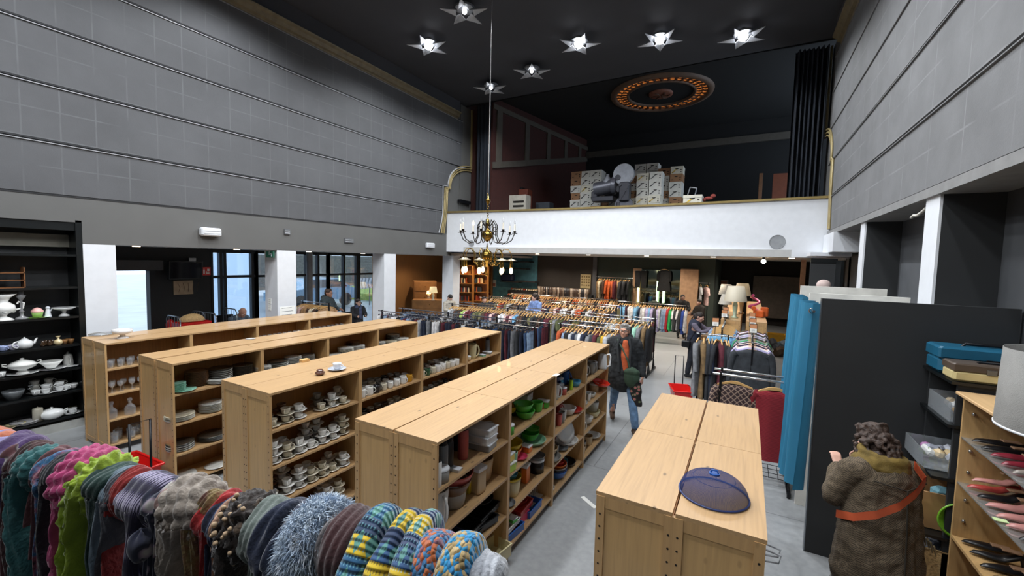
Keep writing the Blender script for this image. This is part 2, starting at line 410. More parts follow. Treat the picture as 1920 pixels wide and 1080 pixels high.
# raking side wall of the balcony, left: oxblood panels in beige frames
Aq, Bq = V((-7.55, 12.1, 0)), V((-6.4, 18, 0))
def sw(t, z, off=0): p = Aq.lerp(Bq, t); n = V((1, -.19, 0)).normalized()*off; return (p.x+n.x, p.y+n.y, z)
m = MB(); m.add([sw(0, 3), sw(1, 3), sw(1, 8), sw(0, 8)], [(0, 1, 2, 3)]); m.add([sw(0, 3, -.2), sw(0, 3), sw(0, 8), sw(0, 8, -.2)], [(0, 1, 2, 3)])
struct(m.build('wall_balcony', rm))
def bar(m, a, b, w, th=.05):
    a, b = V(a), V(b); d = (b-a).normalized(); n = V((1, -.19, 0)).normalized(); u = n.cross(d).normalized()*w/2
    vs = []
    for p in (a, b):
        for k in (-1, 1):
            for h in (0, th): vs.append(p+u*k+n*h)
    m.add(vs, [(0,1,3,2), (4,6,7,5), (0,4,5,1), (2,3,7,6), (1,5,7,3), (0,2,6,4)])
m = MB(); zt = lambda t: 7.62-.1*t; zb = lambda t: 5.72+1.35*t
bar(m, sw(.0, zt(0)), sw(1, zt(1)), .16); bar(m, sw(.0, zb(0)), sw(1, zb(1)), .2)
for t_ in (.05, .3, .52, .72, .9): bar(m, sw(t_, zb(t_)), sw(t_, zt(t_)), .26-.08*t_)
struct(m.build('trim_7', wm))
m = MB(); m.box((-9.2, 12.35, 3), (-7.5, 12.45, 8)); struct(m.build('wall_balcony', rm))
smesh('trim_8', lambda m: m.box((-6.4, 17.9, 7.1), (1.6, 18, 7.35)), wm)
# curtains of the proscenium, left and right
navy = mat('navy_drape', '#151C26', .9, var=.2, ns=3)
def drape(x0, x1, y, z0, z1, n, amp, name, label):
    m = MB(); N = n*8
    def fn(a, b):
        x = x0+(x1-x0)*a; s = sin(a*n*2*PI)
        return (x, y+amp*s*(1-.15*b)+.03*sin(a*37), z0+(z1-z0)*b)
    m.grid(N, 6, fn); m.grid(N, 6, lambda a, b: (fn(a, b)[0], fn(a, b)[1]+.06, fn(a, b)[2]))
    return tag(m.build(name, navy), label, 'curtain')
drape(-8.2, -7.62, 12.15, 3.25, 7.75, 5, .07, 'stage_curtain', 'dark navy pleated curtain at left end of the balcony opening')
drape(.72, 1.36, 12.15, 3.25, 7.65, 7, .09, 'stage_curtain', 'dark navy pleated curtain at right end of the balcony opening')
# gilded arch mouldings where the balcony meets the side walls
def gilt(x, sgn):
    m = MB()
    for k, o in enumerate((0, .07, .14)):
        pts = [(x, 10.72+o, 3.42), (x, 10.85+o, 4.2), (x, 10.88+o, 4.85), (x, 11.08+o*.6, 4.9-o*.3)]
        pts += [(x, 11.08+o*.6+(1.2-o*.3)*(1-cos(q*PI/2/12)), 4.95+(.82-o)*sin(q*PI/2/12)) for q in range(13)]
        m.tube([(p[0]+sgn*.03, p[1], p[2]) for p in pts], .022, 6)
    m.box((x-.04 if sgn < 0 else x, 12.28, 5.72), (x if sgn < 0 else x+.04, 12.42, 7.7))
    struct(m.build('trim_9', mat('gilt', '#94855C', .45, .2)))
gilt(XL, 1); gilt(XRW, -1)
# ---- right side: boarded wall above a ledge, deep black bays below
smesh('wall_right', lambda m: (m.box((XRW+.03, -4, 3.42), (2.1, 12.5, ZC))), greyband)
for i in range(5):
    m = MB(); z0, z1 = zs[i], zs[i+1]-.04
    m.box((XRW-.012, -4, z0), (XRW+.04, 11.6 if i > 1 else 10.9, z1)); struct(m.build('wall_right', PANR))
smesh('trim_1', lambda m: [m.box((XRW-.03, -4, zs[i+1]-.052), (XRW+.03, 11.6, zs[i+1]-.042)) for i in range(5)][0], PANR)
smesh('trim_10', lambda m: m.box((XRW-.03, -4, 3.30), (2.1, 11.0, 3.385)), mat('ledge_grey', '#7C7C7C', .6))
bay = mat('bay_grey', '#3E4043', .6, var=.25, ns=1.6); bayp = mat('bay_patch', '#56595D', .55, var=.15, ns=2.5)
smesh('wall_right', lambda m: m.box((1.85, -4, 0), (2.1, 11.5, 3.3)), bay)
smesh('wall_right', lambda m: [m.box((1.835, y0, .4), (1.85, y1, z1)) for y0, y1, z1 in ((-3.5, 4.5, 2.62), (5.6, 7.7, 2.72), (8.2, 10, 2.6))][0], bayp)
for a, b in ((5.09, 5.43), (7.81, 8.07)):
    o = smesh('wall_pillar', lambda m: m.box((XRW+.02, a, 0), (1.85, b, 3.3)), M_['black'])
    p = MB(); p.box((XRW, a, 0), (XRW+.02, b, 3.3)); p.build('white_facing', M_['white'], o)
mm = MB(); mm.tube([ax(u_, v_, 1.46) for u_, v_ in ((1736, 391), (1728, 398), (1720, 404), (1713, 404), (1709, 408))], .014, 6)
tag(mm.build('loose_cable', mat('cable_white', '#C9C5BC', .6)), 'short loose white cable end sticking out beside the nearer right pillar', 'cable')
# right end below the balcony
smesh('wall_right', lambda m: (m.box((1.85, 11.0, 0), (3, 11.2, 2.84)), m.box((2.3, 11.2, 0), (2.5, 24, 2.84))), blkwall)
smesh('trim_11', lambda m: (m.box((1.08, 10.3, 2.86), (XRW+.3, 11.02, 2.93)), m.box((1.36, 9.8, 2.93), (XRW+.35, 11.0, 3.3))), M_['white'])
# ---- back of the shop under the balcony
grn = mat('dark_green_wall', '#3A453F', .7, var=.1, ns=2)
smesh('wall_back', lambda m: m.box((-5.55, YB, 0), (-1.16, YB+.2, 2.84)), grn)
smesh('wall_back', lambda m: m.box((-8.35, YB-.02, 0), (-5.62, YB+.2, 2.84)), mat('black_wall2', '#38332F', .7, var=.1, ns=2))
smesh('trim_12', lambda m: m.box((-5.72, YB-.12, 0), (-5.55, YB, 2.84)), mat('grey_post', '#55565A', .6))
tealw = mat('teal_wallpaper', '#5A93A5', .7, var=.25, ns=6)
smesh('wall_back', lambda m: m.box((-10.98, YB-.1, 0), (-8.35, YB+.2, 2.84)), tealw)
smesh('wall_back', lambda m: m.box((-1.16, YB, 0), (-1.05, 22, 2.84)), grn)
smesh('wall_back', lambda m: m.box((-1.16, 22, 0), (2.5, 22.2, 2.84)), mat('brown_black_wall', '#2E2926', .75, var=.1, ns=2))
smesh('wall_back', lambda m: m.box((-12.1, YB, 0), (-10.98, YB+.2, 2.84)), tim)
p0 = ay(1413, 517, 21.9); p1 = ay(1502, 600, 21.9)
tag(MB().box((p0.x, 21.8, .35), (p1.x, 21.95, p0.z)).build('pale_board', mat('greige_board', '#7D7268', .8)), 'large pale grey-beige board standing against the far dark wall', 'board')
smesh('trim_13', lambda m: m.box((1.36, 14.9, 0), (1.48, 15.0, 2.84)), mat('peach_post', '#B99A85', .6))
# raised stage the photographer stands on
smesh('floor', lambda m: m.box((-7, -4, .0), (1.8, .53, 1.0)), mat('stage_black', '#141414', .7))
# ================================================================ PEOPLE
FB = M_['fabric']
def capsule(m, p, q, r1, r2=None, n=14, sq=None):
    r2 = r1 if r2 is None else r2
    m.cyl(p, q, r1, r2, n); m.sph(p, r1*.999, n); m.sph(q, r2*.999, n)
def ball(m, c, r, n=16, M=None): m.sph(c, r, n, M=M)
def fuse(m, name, mats, parent, vox, it=4, tint=True, disp=0):
    o = m.build('tmp', mats)
    r = o.modifiers.new('r', 'REMESH'); r.mode = 'VOXEL'; r.voxel_size = vox
    s = o.modifiers.new('s', 'SMOOTH'); s.iterations = it; s.factor = .5
    dg = bpy.context.evaluated_depsgraph_get(); dg.update()
    me = bpy.data.meshes.new_from_object(o.evaluated_get(dg)); me.name = name
    if not me.materials: me.materials.append(mats)
    bpy.data.objects.remove(o)
    me.polygons.foreach_set('use_smooth', [True]*len(me.polygons))
    if disp:
        vs = [(v.co.copy(), v.normal.copy()) for v in me.vertices]; fl_ = []
        for c, n_ in vs: fl_ += tuple(c+n_*disp*(noise.noise(c*14)+.5*noise.noise(c*30)))
        me.vertices.foreach_set('co', fl_); me.update()
    n = bpy.data.objects.new(name, me); COL.objects.link(n)
    if parent: n.parent = parent; KIDS.setdefault(parent.name, []).append(n)
    if tint: TINT.add(n.name)
    return n
def hand(m, w, d, side, curl=.5, s=1.0, thumb=None):
    """wrist w, direction d of the fingers, side = vector across the palm towards the thumb"""
    w, d, sd = V(w), V(d).normalized(), V(side); sd = (sd-d*sd.dot(d)).normalized(); nrm = d.cross(sd)
    for k in range(4):
        a = sd*((1.5-k)*.0185*s); capsule(m, w+a*.55+d*.01, w+a+d*.082*s, .0135*s, .0115*s, 8)
    for k, L in enumerate((.068, .076, .07, .054)):
        b = w+sd*((1.5-k)*.0195*s)+d*.086*s
        c = b+(d*cos(curl*.6)+nrm*sin(curl*.6))*L*.5*s; e = c+(d*cos(curl*1.6)+nrm*sin(curl*1.6))*L*.5*s
        capsule(m, b, c, .0092*s, .0086*s, 8); capsule(m, c, e, .0086*s, .0072*s, 8)
    b = w+sd*.03*s+d*.022*s; c = b+(sd*.75+d*.65).normalized()*.035*s; e = c+(sd*.3+d*.95+nrm*.3).normalized()*.032*s
    capsule(m, w+sd*.015*s, b, .013*s, .0115*s, 8); capsule(m, b, c, .0115*s, .0098*s, 8); capsule(m, c, e, .0095*s, .008*s, 8)
def headparts(m, M):
    B = lambda c, r: m.sph(c, r, 18, M=M)
    B((0, .012, .028), (.076, .096, .092)); B((0, -.02, -.03), (.062, .072, .075)); B((0, -.04, -.075), (.043, .048, .04)); B((0, -.072, -.09), (.022, .02, .02))
    m.cyl((0, -.088, .018), (0, -.112, -.026), .008, .012, 8, M=M); B((0, -.108, -.028), (.016, .014, .011))
    B((0, -.084, .032), (.052, .018, .012)); B((0, -.088, -.055), (.025, .011, .0065)); B((0, -.086, -.067), (.021, .011, .007))
    for s_ in (-1, 1):
        B((s_*.077, .012, -.008), (.01, .02, .031)); B((s_*.042, -.062, -.02), (.026, .025, .024))
    m.cyl((0, .02, -.05), (0, .035, -.19), .054, .06, 14, M=M)
def person(name, loc, rz, label, H, J, skin, haircol, cloth, vox=.009, hm=(0, 0, 0), hair='short', eyes=True, extra=None, hands=True):
    """J: joints; cloth: list of (part, colour or material, [capsules], displacement)"""
    root = empty(name, loc, rz, label, 'person'); s = H/1.72; root.scale = (s, s, s)
    MH = Matrix.Translation(V(J['head'])) @ Euler(hm).to_matrix().to_4x4()
    m = MB(); headparts(m, MH)
    pel, ch, nk = V(J['pelvis']), V(J['chest']), V(J['neck'])
    up = (ch-pel).normalized(); ax_ = V(J['shL'])-V(J['shR']); ax_.normalize()
    capsule(m, pel, pel+ax_*.07, .115); capsule(m, pel, pel-ax_*.07, .115); capsule(m, pel, ch, .12, .125); capsule(m, ch+ax_*.06, V(J['shL']), .11, .062); capsule(m, ch-ax_*.06, V(J['shR']), .11, .062)
    capsule(m, ch, nk, .1, .058); capsule(m, nk, V(J['head'])+V((0, .01, -.03)), .056, .054)
    for s_ in 'LR':
        capsule(m, J['sh'+s_], J['el'+s_], .054, .043); capsule(m, J['el'+s_], J['ha'+s_], .042, .027)
        capsule(m, J['hip'+s_], J['kn'+s_], .088, .056); capsule(m, J['kn'+s_], J['an'+s_], .056, .038)
        a = V(J['an'+s_]); f = V(J.get('ft'+s_, (0, -1, 0))).normalized()
        capsule(m, a-V((0, 0, .03))-f*.03, a+f*.14-V((0, 0, .055)), .035, .026)
        if hands: hand(m, J['ha'+s_], J.get('hd'+s_, (0, -.2, -1)), J.get('hs'+s_, (0, -1, 0)), J.get('cu'+s_, .5), .95)
    b = fuse(m, 'body', M_['skinp'], root, vox, 2); b.color = (*C(skin), 1)
    if eyes:
        e = MB()
        for s_ in (-1, 1):
            e.sph((s_*.031, -.0745, .008), (.0135, .012, .0095), 10, 0, M=MH); e.sph((s_*.031, -.0825, .008), (.0058, .0045, .0058), 8, 1, M=MH)
        e.build('eyes', [mat('eye_white', '#D9D4CE', .3), mat('eye_dark', '#2A1D16', .2)], root)
    h = MB(); rr = random.Random(name+label)
    if hair == 'short':
        h.sph((0, .018, .045), (.084, .1, .085), 18, M=MH); h.sph((0, .045, .0), (.082, .075, .085), 16, M=MH); h.sph((0, -.04, .1), (.055, .045, .028), 12, M=MH)
    elif hair == 'bald': h.sph((0, .05, -.0), (.079, .066, .055), 16, M=MH)
    elif hair == 'bun':
        h.sph((0, .02, .042), (.085, .1, .088), 18, M=MH); h.sph((0, .05, -.01), (.08, .07, .09), 16, M=MH); h.sph((0, .12, .0), (.042, .045, .045), 12, M=MH)
        for k in range(8): capsule(h, MH @ V((rr.uniform(-.02, .02), .12, -.01)), MH @ V((rr.uniform(-.04, .04), .15, -.11-.02*k/8)), .02, .012, 8)
    else:
        h.sph((0, .02, .045), (.088, .104, .09), 18, M=MH); h.sph((0, .05, -.02), (.09, .08, .12), 16, M=MH)
        n = 230 if hair == 'wavy' else 30
        for k in range(n):
            a = rr.uniform(-.75, PI+.75) if hair == 'wavy' else rr.uniform(-.35, PI+.35); zz = rr.uniform(-.15, .11); q = (.1+.02*(zz < 0)) * (1 if zz < .04 else .8)
            h.sph((q*cos(a), .025+q*sin(a)*1.02, zz), rr.uniform(.012, .021) if hair == 'wavy' else rr.uniform(.018, .03), 8, M=MH)
    ho = fuse(h, 'hair', M_['hair'], root, .0055 if hair == 'wavy' else .01, 3, disp=.004 if hair != 'wavy' else .006); ho.color = (*C(haircol), 1)
    for part, col, caps, dp in cloth:
        m = MB()
        for c in caps:
            if len(c) == 2: m.sph(c[0], c[1], 18)
            else: capsule(m, *c)
        if isinstance(col, str):
            o = fuse(m, part, FB, root, vox, 3, disp=dp); o.color = (*C(col), 1)
        else: fuse(m, part, col, root, vox, 3, tint=False, disp=dp)
    if extra: extra(root, MH)
    return root
def legs(J, r1=.1, r2=.068, r3=.06, cut=.06):
    L = [(J['pelvis'], (V(J['pelvis'])+V((.06, 0, 0))), .13, .13), (J['pelvis'], (V(J['pelvis'])-V((.06, 0, 0))), .13, .13)]
    for s_ in 'LR': L += [(J['hip'+s_], J['kn'+s_], r1, r2), (J['kn'+s_], V(J['an'+s_])+V((0, 0, cut)), r2, r3)]
    return L
def shoes(J, r=.045, up=.0):
    L = []
    for s_ in 'LR':
        a = V(J['an'+s_]); f = V(J.get('ft'+s_, (0, -1, 0))).normalized()
        L += [(a-V((0, 0, .035))-f*.035, a-V((0, 0, .045))+f*.15, r, r*.82), (a-V((0, 0, .03)), a+V((0, 0, .04+up)), r*1.0, r*1.02)]
    return L
def glasses(root, MH):
    m = MB()
    for s_ in (-1, 1):
        m.tube([MH @ V((s_*.032+.024*cos(k*PI/6), -.104, .008+.017*sin(k*PI/6))) for k in range(12)], .0028, 5, closed=True)
        m.tube([MH @ V((s_*.056, -.103, .012)), MH @ V((s_*.078, -.03, .012)), MH @ V((s_*.08, .02, .005))], .0025, 5)
    m.tube([MH @ V((-.009, -.106, .01)), MH @ V((.009, -.106, .01))], .0025, 5); m.build('glasses', M_['bmetal'], root)
# --- walking person, dark jacket
J = dict(pelvis=(0, 0, .93), chest=(0, 0, 1.27), neck=(0, 0, 1.42), head=(-.01, -.03, 1.575), shL=(.19, 0, 1.37), shR=(-.19, 0, 1.37), elL=(.27, .02, 1.1), haL=(.30, -.08, .88), elR=(-.27, .03, 1.1), haR=(-.25, -.08, .9),
         hipL=(.09, 0, .9), hipR=(-.09, 0, .9), knL=(.17, -.16, .52), anL=(.24, -.3, .1), knR=(-.14, .08, .5), anR=(-.2, .32, .12), ftL=(.35, -1, -.1), ftR=(.2, -1, -.05), hsL=(-.3, -1, 0))
def ex1(root, MH):
    glasses(root, MH)
    m = MB(); capsule(m, (0.02, -.105, 1.40), (.035, -.135, 1.2), .062, .075); capsule(m, (.035, -.135, 1.2), (.05, -.13, .98), .075, .07); capsule(m, (0, -.03, 1.44), (0, -.04, 1.46), .078, .075)
    o = fuse(m, 'sweater', FB, root, .009, 3, disp=.003); o.color = (*C('#B4552F'), 1)
    m = MB(); m.sph((.15, -.19, .88), (.125, .06, .17), 18); m.sph((.15, -.2, .97), (.13, .055, .06), 14)
    o = fuse(m, 'shoulder_bag', FB, root, .012, 3); o.color = (*C('#2E4232'), 1); o['label'] = 'dark green shoulder bag'
    MB().tube([(.12, -.2, 1.0), (.08, -.21, 1.15), (0, -.18, 1.3), (-.09, -.13, 1.43), (-.12, -.0, 1.47), (-.05, .13, 1.3)], .014, 6).build('bag_strap', mat('strap_green', '#33493A', .7), root)
    m = MB()
    for s_ in (-1, 1): m.tube([(s_*.075+.01, -.125, 1.47), (s_*.1+.01, -.165, 1.36), (s_*.085+.025, -.19, 1.15), (s_*.085+.04, -.19, .95)], .02, 8)
    m.build('jacket_edges', mat('jacket_dark', '#26292C', .8), root)
person('person', (-1.64, 6.72, 0), .12, 'person with grey hair and glasses walking in dark jacket, orange sweater and jeans', 1.70, J, '#C99780', '#8A8783',
  [('jacket', '#1E2124', [((0, 0, 1.37), (0, 0, .78), .165, .205), ((.07, 0, 1.3), (.08, 0, .78), .15, .18), ((-.07, 0, 1.3), (-.08, 0, .78), .15, .18), (J['shL'], J['elL'], .085, .07), (J['elL'], (.295, -.06, .92), .07, .058), (J['shR'], J['elR'], .085, .07), (J['elR'], (-.26, -.06, .94), .07, .058), ((-.16, 0, 1.4), (.16, 0, 1.4), .085, .085), ((-.05, .05, 1.46), (.05, .05, 1.46), .075, .075)], .01),
   ('jeans', '#54708F', legs(J), .006), ('boots', '#4A382A', shoes(J, .048, .05), .0)], extra=ex1, vox=.0085, hm=(0, 0, -.08))
def floral():
    t = NT('floral_fabric'); v = t.n('ShaderNodeTexVoronoi'); v.inputs['Scale'].default_value = 16; t.L(t.co(), v.inputs['Vector'])
    t.L(t.ramp(v.outputs['Distance'], [(.25, C('#A85C5E')), (.34, C('#5D7050')), (.42, C('#1A1416'))]), t.b.inputs['Base Color']); t.b.inputs['Roughness'].default_value = .9; return t.m
FLO = floral()
m = MB(); m.grid(16, 8, lambda a, b: ((.10-.025*b+.008*sin(b*12))*cos(2*PI*a), .04*sin(2*PI*a), .36*b-.36), cu=True); m.add([(.1*cos(k*PI/8), .04*sin(k*PI/8), -.36) for k in range(16)], [tuple(range(15, -1, -1))])
fb = m.build('cloth_bag', FLO); tag(fb, 'dark floral cloth bag hanging from the hand of the walking person', 'bag'); fb.location = (-1.40, 6.56, .80)
MB().tube([(-.07, 0, 0), (-.03, 0, .06), (.03, 0, .06), (.07, 0, 0)], .008, 6).build('bag_handle', FLO, fb)
# --- person reaching to the rack
J = dict(pelvis=(0, .0, .93), chest=(0, -.03, 1.27), neck=(0, -.04, 1.42), head=(0, -.11, 1.56), shL=(.17, -.04, 1.36), shR=(-.17, -.04, 1.36), elL=(.2, -.25, 1.24), haL=(.14, -.46, 1.32), elR=(-.2, -.2, 1.2), haR=(-.12, -.42, 1.28),
         hipL=(.08, 0, .9), hipR=(-.08, 0, .9), knL=(.09, -.05, .5), anL=(.1, -.03, .1), knR=(-.09, .03, .5), anR=(-.1, .08, .1), hdL=(0, -1, -.15), hdR=(0, -1, -.15), hsL=(-.4, 0, 1), hsR=(.4, 0, 1))
def ex2(root, MH):
    m = MB(); m.cbox((-.21, .12, .88), (.1, .2, .16), ch=.3); m.build('shoulder_bag', M_['bmetal'], root)
    MB().tube([(-.19, .06, .95), (-.15, -.06, 1.2), (-.05, -.1, 1.4), (.1, -.02, 1.46), (.08, .1, 1.2), (-.12, .17, .95)], .009, 5).build('bag_strap', M_['bmetal'], root)
person('person', (-1.0, 10.55, 0), PI/2-.15, 'dark-haired person in navy vest and trousers reaching to the clothes rack', 1.58, J, '#CFA08C', '#231A17',
  [('vest', '#1F2536', [((0, -.01, 1.36), (0, 0, .88), .15, .165), ((-.1, -.02, 1.34), (.1, -.02, 1.34), .1, .1), ((0, 0, .9), (0, 0, .84), .16, .165)], .006), ('sleeves', '#5B5563', [(J['shL'], J['elL'], .068, .055), (J['elL'], (.15, -.4, 1.3), .055, .045), (J['shR'], J['elR'], .068, .055), (J['elR'], (-.13, -.37, 1.27), .055, .045)], .004),
   ('trousers', '#1A1C25', legs(J, .1, .072, .066), .005), ('boots', '#131316', shoes(J, .047, .08), 0)], hair='bun', extra=ex2, hm=(.35, 0, 0))
# --- person in brown coat seen from behind
J = dict(pelvis=(0, .0, .9), chest=(0, -.02, 1.22), neck=(0, -.05, 1.38), head=(0, -.12, 1.50), shL=(.19, -.02, 1.33), shR=(-.19, -.02, 1.33), elL=(.25, -.1, 1.1), haL=(.12, -.27, 1.24), elR=(-.25, -.1, 1.1), haR=(-.06, -.29, 1.22),
         hipL=(.09, 0, .87), hipR=(-.09, 0, .87), knL=(.1, 0, .48), anL=(.1, .02, .1), knR=(-.1, 0, .48), anR=(-.1, .02, .1), hdL=(-.2, -.6, .7), hdR=(.2, -.6, .7), hsL=(-1, 0, .3), hsR=(1, 0, .3), cuL=.9, cuR=.9)
tw = NT('brown_tweed'); ck = tw.n('ShaderNodeTexChecker'); ck.inputs['Scale'].default_value = 130; tw.L(tw.co(), ck.inputs['Vector']); ck.inputs[1].default_value = (*C('#6A5C4A'), 1); ck.inputs[2].default_value = (*C('#3E3529'), 1)
tw.L(ck.outputs[0], tw.b.inputs['Base Color']); tw.b.inputs['Roughness'].default_value = .95
tw.bump(ck.outputs[1], .3, .003)
checkm = NT('check_skirt'); ck = checkm.n('ShaderNodeTexChecker'); ck.inputs['Scale'].default_value = 34; checkm.L(checkm.co(), ck.inputs['Vector']); ck.inputs[1].default_value = (*C('#A8A79F'), 1); ck.inputs[2].default_value = (*C('#22252A'), 1); checkm.L(ck.outputs[0], checkm.b.inputs['Base Color'])
def ex3(root, MH):
    m = MB(); rr = random.Random(3)
    for q, (r_, z, t_) in enumerate(((.105, 1.405, .045), (.12, 1.37, .042), (.098, 1.44, .034))):
        P = [(r_*cos(k*PI/8)*1.1, -.035+r_*sin(k*PI/8), z+.02*sin(k*PI/8+q)) for k in range(16)]
        for a, b in zip(P, P[1:]+P[:1]): capsule(m, a, b, t_, t_, 8)
    o = fuse(m, 'scarf', FB, root, .01, 3, disp=.008); o.color = (*C('#6E5A26'), 1)
    m = MB(); capsule(m, (-.2, -.3, 1.1), (-.26, -.34, .98), .04, .05, 8)
    o = fuse(m, 'scarf_end', FB, root, .01, 2, disp=.01); o.color = (*C('#6E5A26'), 1)
    st = mat('orange_strap', '#B4502F', .6); m = MB()
    P = [(x_*1.04, y_*1.05, z_) for x_, y_, z_ in [(-.12, .06, 1.43), (-.12, .145, 1.37), (-.03, .19, 1.30), (.07, .205, 1.22), (.17, .165, 1.13), (.235, .07, 1.05), (.25, -.06, .99)]]
    m.grid(24, 1, lambda a, b: tuple(V(P[min(int(a*6), 5)]).lerp(V(P[min(int(a*6)+1, 6)]), a*6-min(int(a*6), 5))+V((0, .012, (b-.5)*.055))))
    m.grid(24, 1, lambda a, b: tuple(V(P[min(int(a*6), 5)]).lerp(V(P[min(int(a*6)+1, 6)]), a*6-min(int(a*6), 5))+V((0, .018, (b-.5)*.055))))
    m.build('bag_strap', st, root)
    m = MB(); m.grid(32, 6, lambda a, b: ((.2+.07*b+.012*sin(a*60))*cos(2*PI*a), (.17+.07*b+.012*sin(a*60))*sin(2*PI*a), .78-.42*b), cu=True); m.build('skirt', checkm.m, root)
    m = MB(); m.tube([(-.165, .13, 1.33), (0, .19, 1.30), (.165, .13, 1.33)], .004, 5); m.tube([(0, .195, 1.3), (0, .215, 1.0), (0, .225, .72)], .005, 5); m.build('coat_seams', mat('seam_dark', '#2B251C', .9), root)
    m = MB()
    for k in range(14):
        p = V((-.2-.004*k, -.16+.022*k, 1.06-.012*k)); capsule(m, p, p+V((-.02, .0, -.075)), .008, .005, 6)
    o = fuse(m, 'fringe', FB, root, .006, 0); o.color = (*C('#7A6A4E'), 1)
    MB().tube([MH @ V((.05, .07, .07)), MH @ V((.08, .05, .05))], .008, 6).build('hair_clip', M_['chrome'], root)
    for k in range(0): pass
P3 = J
person('person', (.87, 3.62, 0), -2.7, 'person in brown tweed coat and mustard scarf with wavy dark hair, seen from behind', 1.66, J, '#D2A592', '#3D2E26',
  [('coat', tw.m, [((0, 0, 1.3), (0, .01, .56), .155, .225), ((.07, 0, 1.27), (.09, 0, .58), .14, .19), ((-.07, 0, 1.27), (-.09, 0, .58), .14, .19), (J['shL'], J['elL'], .085, .075), (J['elL'], (.14, -.24, 1.22), .075, .062), (J['shR'], J['elR'], .085, .075), (J['elR'], (-.08, -.26, 1.2), .075, .062), ((-.15, 0, 1.34), (.15, 0, 1.34), .085, .085)], .009),
   ('tights', '#1B1B1E', legs(J, .09, .06, .045, .0), 0), ('boots', '#1C1815', shoes(J, .047, .1), 0)], hair='wavy', extra=ex3, hm=(.45, 0, 0), vox=.0085)
# --- person in light blue jacket between the racks
J0 = dict(pelvis=(0, .0, .93), chest=(0, 0, 1.27), neck=(0, 0, 1.42), head=(0, -.05, 1.57), shL=(.18, 0, 1.37), shR=(-.18, 0, 1.37), elL=(.24, -.1, 1.14), haL=(.14, -.28, 1.12), elR=(-.24, -.1, 1.14), haR=(-.14, -.28, 1.12),
         hipL=(.08, 0, .9), hipR=(-.08, 0, .9), knL=(.09, -.02, .5), anL=(.1, 0, .1), knR=(-.09, -.02, .5), anR=(-.1, 0, .1), hdL=(0, -1, -.1), hdR=(0, -1, -.1), hsL=(-.5, 0, 1), hsR=(.5, 0, 1))
def top(J, r=.155, hem=.85): return [((0, 0, 1.34), (0, 0, hem), r, r+.02), ((-.12, 0, 1.36), (.12, 0, 1.36), .1, .1), (J['shL'], J['elL'], .08, .068), (J['elL'], V(J['elL']).lerp(V(J['haL']), .85), .066, .055), (J['shR'], J['elR'], .08, .068), (J['elR'], V(J['elR']).lerp(V(J['haR']), .85), .066, .055)]
p = ay(1003, 548, 11.55)
person('person', (p.x+.04, 11.55, 0), -.4, 'person with dark tied hair in a light blue jacket standing between the long racks', 1.66, J0, '#D0A793', '#2B201C',
  [('jacket', '#7C95C8', top(J0), .012), ('collar', '#1C2230', [((0, -.06, 1.36), (0, -.075, 1.3), .085, .08)], 0), ('trousers', '#23252B', legs(J0), 0), ('shoes', '#1A1A1A', shoes(J0), 0)], hair='long', hm=(.3, 0, -.2), vox=.012)
person('person', (-7.35, 11.45, 0), 1.0, 'dark-haired person half hidden behind hanging clothes near the bookshelves', 1.45, J0, '#C59A86', '#241B18',
  [('jacket', '#26282D', top(J0), .01), ('trousers', '#23252B', legs(J0), 0), ('shoes', '#1A1A1A', shoes(J0), 0)], hair='short', vox=.014)
# --- people in the left aisle
p = ax(612, 552, -10.2)
person('person', (-10.1, 7.75, 0), 1.9, 'short-haired person in a dark grey-green hooded top browsing beside the shop window', 1.74, J0, '#C09079', '#4A382E',
  [('hoodie', '#39454A', top(J0, .17)+[((0, .08, 1.42), (0, .1, 1.36), .1, .09)], .008), ('jeans', '#23303F', legs(J0), 0), ('shoes', '#1A1A1A', shoes(J0), 0)], hair='short', vox=.012, extra=glasses)
person('person', (-9.75, 8.5, 0), 1.3, 'dark-haired person in a dark coat with a blue-grey scarf next to the window', 1.42, J0, '#D3A893', '#2A1E1A',
  [('coat', '#202126', top(J0, .17), .01), ('scarf', '#3C4563', [((-.05, -.04, 1.4), (.05, -.04, 1.4), .1, .1), ((.02, -.15, 1.35), (.03, -.17, 1.05), .06, .05)], .01), ('trousers', '#1B1C20', legs(J0), 0), ('shoes', '#1A1A1A', shoes(J0), 0)], hair='long', vox=.012, extra=glasses)
JS = dict(pelvis=(0, .0, .55), chest=(0, -.12, .9), neck=(0, -.2, 1.04), head=(0, -.3, 1.14), shL=(.19, -.14, .98), shR=(-.19, -.14, .98), elL=(.24, -.32, .78), haL=(.1, -.5, .78), elR=(-.24, -.32, .78), haR=(-.1, -.5, .78),
         hipL=(.09, 0, .53), hipR=(-.09, 0, .53), knL=(.12, -.42, .5), anL=(.12, -.4, .1), knR=(-.12, -.42, .5), anR=(-.12, -.4, .1), hdL=(0, -1, -.1), hdR=(0, -1, -.1), hsL=(-.5, 0, 1), hsR=(.5, 0, 1))
SITP = ax(432, 590, -11.2)
person('person', (-11.35, 6.0, 0), 1.65, 'bald person in a blue-grey sweater sitting bent over a table by the window', 1.72, JS, '#C79A85', '#B5AFA8',
  [('sweater', '#5A6B7C', [((0, -.12, .93), (0, 0, .58), .16, .165), ((-.12, -.15, .97), (.12, -.15, .97), .1, .1), (JS['shL'], JS['elL'], .075, .062), (JS['elL'], (.12, -.46, .78), .06, .045), (JS['shR'], JS['elR'], .075, .062), (JS['elR'], (-.12, -.46, .78), .06, .045)], .008), ('trousers', '#1D2026', legs(JS), 0), ('shoes', '#1A1A1A', shoes(JS), 0)], hair='bald', hm=(.7, 0, 0), vox=.012)
